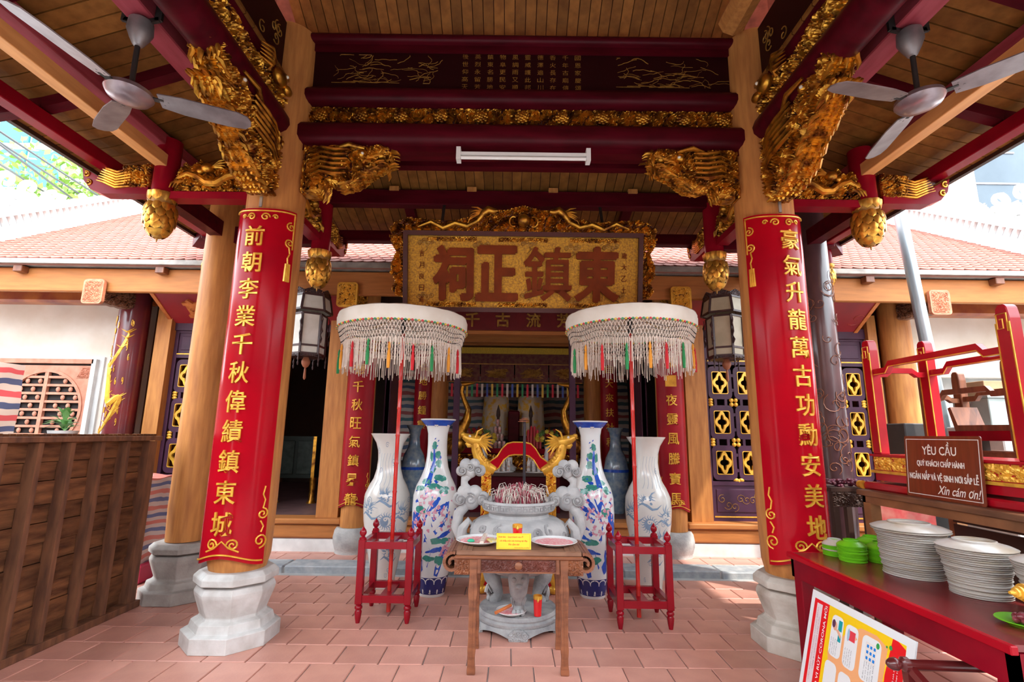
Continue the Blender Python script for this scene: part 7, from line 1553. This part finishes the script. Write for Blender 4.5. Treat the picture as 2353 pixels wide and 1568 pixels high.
# left doorway: cabinet with gold legs glimpsed inside
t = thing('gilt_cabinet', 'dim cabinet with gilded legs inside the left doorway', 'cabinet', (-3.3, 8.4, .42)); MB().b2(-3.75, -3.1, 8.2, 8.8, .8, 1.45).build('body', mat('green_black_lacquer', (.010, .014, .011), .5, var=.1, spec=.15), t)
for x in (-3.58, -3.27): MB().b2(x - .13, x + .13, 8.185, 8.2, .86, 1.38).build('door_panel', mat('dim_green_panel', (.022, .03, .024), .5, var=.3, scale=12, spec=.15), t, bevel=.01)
for x in (-3.72, -3.13):
    MB().lathe([(.08, 0), (.05, .05), (.04, .2), (.05, .39)], 10, (x, 8.22, .42)).build('gilt_leg', GOLD, t, smooth=True); MB().box((x, 8.19, 1.13), (.05, .03, .64)).build('gilt_stile', GOLD, t)
# ================================================================ surroundings
# white dragon ridge ornaments and neighbours on both sides
WST = mat('white_stucco_relief', (.72, .71, .69), .8, var=.15, scale=10, col2=(.52, .50, .48))
for sg, s_ in ((-1, 'left'), (1, 'right')):
    t = thing('ridge_ornament', f'white stucco dragon and flame ornament above the {s_} verge ridge', 'ornament', (sg * 9.4, 9.6, 5.0))
    rg = random.Random(20 + sg); x0, x1 = 8.7, 11.2; poly = [(x0, 5.55)]
    for i in range(15): x = x0 + (x1 - x0) * i / 14; poly.append((x, 5.85 + .5 * i / 14 + (.22 if i % 2 else -.08) + rg.uniform(-.05, .05)))
    poly += [(x1, 5.4), (x0, 5.4)]
    m_ = MB(); carve(m_, [(sg * a, b) for a, b in poly], .25, .03, 9, .22, .08, frame((0, 9.6, 0), (1, 0, 0), (0, 1, 0)), holes=.3, stripes=.4); m_.build('relief', [WST, WST], t)
    m_ = MB()
    for k in range(5): cx = x0 + .2 + k * .5; m_.tube([(sg * a, 9.5, b) for a, b in spiral((cx, 6.0 + .17 * k), .22, 1.2, 2 + k, 16, .15)], [.07] * 8 + [.05] * 6 + [.02] * 3, 7)
    m_.build('curls', WST, t, smooth=True)
    MB().b2(min(sg * 8.2, sg * 11.5), max(sg * 8.2, sg * 11.5), 9.5, 9.8, 0, 5.55).build('support_wall', WHITE, t)
# unseen courtyard wings, added to cut the side sky light on the pavilion
SIDEBLK = mat('side_blocker_wall', (.62, .56, .48), .85, var=.1, scale=2); 
for sg, s_ in ((-1, 'left'), (1, 'right')):
    t = thing('side_sky_blocker', f'unseen low wing added to cut sky light on the {s_}', 'building', (sg * 9, 1, 0)); a, b = sorted((sg * 8.3, sg * 11))
    MB().b2(a, b, -6, 5.6, 0, 2.9).build('wall', SIDEBLK, t)
    e = sg * 7.6; r = sg * 9.6; MB().add([(e, -6.3, 2.85), (e, 5.7, 2.85), (r, 5.7, 4.3), (r, -6.3, 4.3), (sg * 11.6, -6.3, 2.85), (sg * 11.6, 5.7, 2.85)], [(0, 1, 2, 3), (3, 2, 5, 4), (0, 3, 4), (1, 5, 2), (0, 4, 5, 1)]).build('roof', ROOFT, t)
t = thing('front_sky_blocker', 'unseen dark front block added behind the viewer to cut low sky light', 'building', (0, -4, 0))  # unseen dark hall, added to block low sky and darken lacquer reflections
FRONTBLK = mat('front_blocker_dark', (.075, .032, .018), .7, var=.2, scale=2)
MB().b2(-7.5, 7.5, -10.5, -6.0, 0, 3.6).build('blocker_wall', FRONTBLK, t); MB().add([(-8, -4.6, 3.2), (8, -4.6, 3.2), (8, -7.6, 5.2), (-8, -7.6, 5.2), (-8, -10.9, 3.2), (8, -10.9, 3.2)], [(0, 1, 2, 3), (3, 2, 5, 4), (0, 3, 4), (1, 5, 2), (0, 4, 5, 1)]).build('roof', ROOFT, t)
for k in range(6): MB().lathe([(.17, 0), (.17, 3.3)], 16, (-5 + 2 * k, -5.2, 0)).build('post', FRONTBLK, t, smooth=True)
# brick house and dark glass on the right
t = thing('brick_house', 'weathered brick house behind the right roof', 'building', (13, 14.3, 0))
def brick_mat():
    m = bpy.data.materials.new('old_brickwork'); m.use_nodes = True; nt = m.node_tree; b = nt.nodes['Principled BSDF']; b.inputs['Roughness'].default_value = .85
    tc = nt.nodes.new('ShaderNodeTexCoord'); mp = nt.nodes.new('ShaderNodeMapping'); mp.inputs['Rotation'].default_value = (PI / 2, 0, 0); br = nt.nodes.new('ShaderNodeTexBrick'); br.inputs['Scale'].default_value = 3.2
    br.inputs['Color1'].default_value = (.55, .26, .18, 1); br.inputs['Color2'].default_value = (.42, .30, .25, 1); br.inputs['Mortar'].default_value = (.50, .46, .42, 1); br.inputs['Mortar Size'].default_value = .03
    nt.links.new(tc.outputs['Object'], mp.inputs[0]); nt.links.new(mp.outputs[0], br.inputs[0]); nt.links.new(br.outputs[0], b.inputs['Base Color']); return m
MB().b2(9.5, 14.0, 14, 17, 0, 12).build('wall', brick_mat(), t)
t = thing('glass_house', 'house with a dark sloping glass wall at the upper right', 'building', (17, 15, 0)); DG = mat('dark_glass', (.02, .035, .05), .12, var=.2, scale=.5, col2=(.05, .07, .09))
MB().prism([(14.2, 0), (16.4, 0), (16.4, 9.6), (18.5, 11.3), (18.5, 13), (14.2, 13)], 15, 16, 'xz').build('glass_wall', DG, t)
for k in range(4): MB().b2(14.2, 18.4 if k > 2 else 16.4, 14.97, 15.0, 8.6 + k * 1.1, 8.66 + k * 1.1).build('mullion', METAL, t)
MB().b2(16.4, 19, 15.2, 16, 0, 9.6).build('pale_wall', mat('pale_blue_wall', (.55, .66, .70), .6, var=.1), t)
# teal building, tree and cables on the left
t = thing('teal_building', 'tall building with teal glazing far behind at upper left', 'building', (-26, 24, 0))
MB().b2(-34, -21.5, 22.1, 26, 0, 20).build('frame', mat('pale_grey_cladding', (.62, .64, .66), .6, var=.05), t)
for i in range(7):
    for j in range(4): MB().b2(-33.6 + i * 1.72, -32.05 + i * 1.72, 22.0, 22.12, 10.5 + j * 2.3, 12.4 + j * 2.3).build('window', mat('teal_glass', (.01, .16, .18), .15, var=.1), t)
def tree(name, label, c, R_, n, seed, col):
    t = thing(name, label, 'tree', (c[0], c[1], 0)); rg = np.random.RandomState(seed)
    MB().tube([(c[0], c[1], 0), (c[0] + .2, c[1], c[2] * .5), (c[0], c[1], c[2])], [.28, .2, .08], 10).build('trunk', BROWNW, t, smooth=True)
    m_ = MB()
    for i in range(9):
        d = rg.normal(size=3); d /= np.linalg.norm(d); d[2] = abs(d[2]); m_.tube([(c[0], c[1], c[2] * .7), (c[0] + d[0] * R_ * .5, c[1] + d[1] * R_ * .5, c[2] * .8 + d[2]), (c[0] + d[0] * R_ * .9, c[1] + d[1] * R_ * .9, c[2] + d[2] * R_ * .6)], [.08, .05, .02], 6)
    stuff(m_.build('branches', BROWNW, t))
    ct = rg.normal(size=(26, 3)); ct /= np.linalg.norm(ct, axis=1)[:, None]; ct = np.array(c) + ct * R_ * rg.uniform(.3, 1, (26, 1)) * np.array((1.2, 1, .8))
    P0 = ct[rg.randint(0, 26, n)] + rg.normal(size=(n, 3)) * R_ * .22; A = rg.normal(size=(n, 3)); A /= np.linalg.norm(A, axis=1)[:, None]; B = np.cross(A, rg.normal(size=(n, 3))); B /= np.linalg.norm(B, axis=1)[:, None]; s_ = rg.uniform(.08, .17, (n, 1))
    V = np.stack([P0 - A * s_, P0 + B * s_ * .5, P0 + A * s_, P0 - B * s_ * .5], 1).reshape(-1, 3); m_ = MB(); m_.v.append(V); m_.n = len(V); m_.f = [(4 * i, 4 * i + 1, 4 * i + 2, 4 * i + 3) for i in range(n)]; m_.m = [0] * n
    stuff(m_.build('crown', mat('tree_leaf_' + name, col, .55, var=.3, scale=1.5, col2=(col[0] * 1.6, col[1] * 1.25, col[2] * .8)), t))
tree('leafy_tree', 'bright green tree behind the left roof crossed by cables', (-12.3, 14.5, 8.0), 2.6, 5200, 4, (.16, .30, .06))
for k, (a, b) in enumerate((((-9.06, 8, 6.67), (-10.73, 13, 7.42)), ((-9.02, 8, 6.46), (-11.35, 13, 7.53)), ((-9.01, 8, 6.42), (-11.56, 13, 7.34)), ((-8.94, 8, 6.05), (-12.87, 13, 7.9)))):
    d = Vector(b) - Vector(a); p = Vector(a) - d * .8; q = Vector(b) + d * .6; one('overhead_cable', MB().tube([p, (p + q) / 2 + Vector((0, 0, -.03)), q], .022, 6), BLACK, ('uppermost', 'second highest', 'third highest', 'lowest')[k] + ' black overhead cable crossing the sky at upper left', 'cable', 'overhead cables')
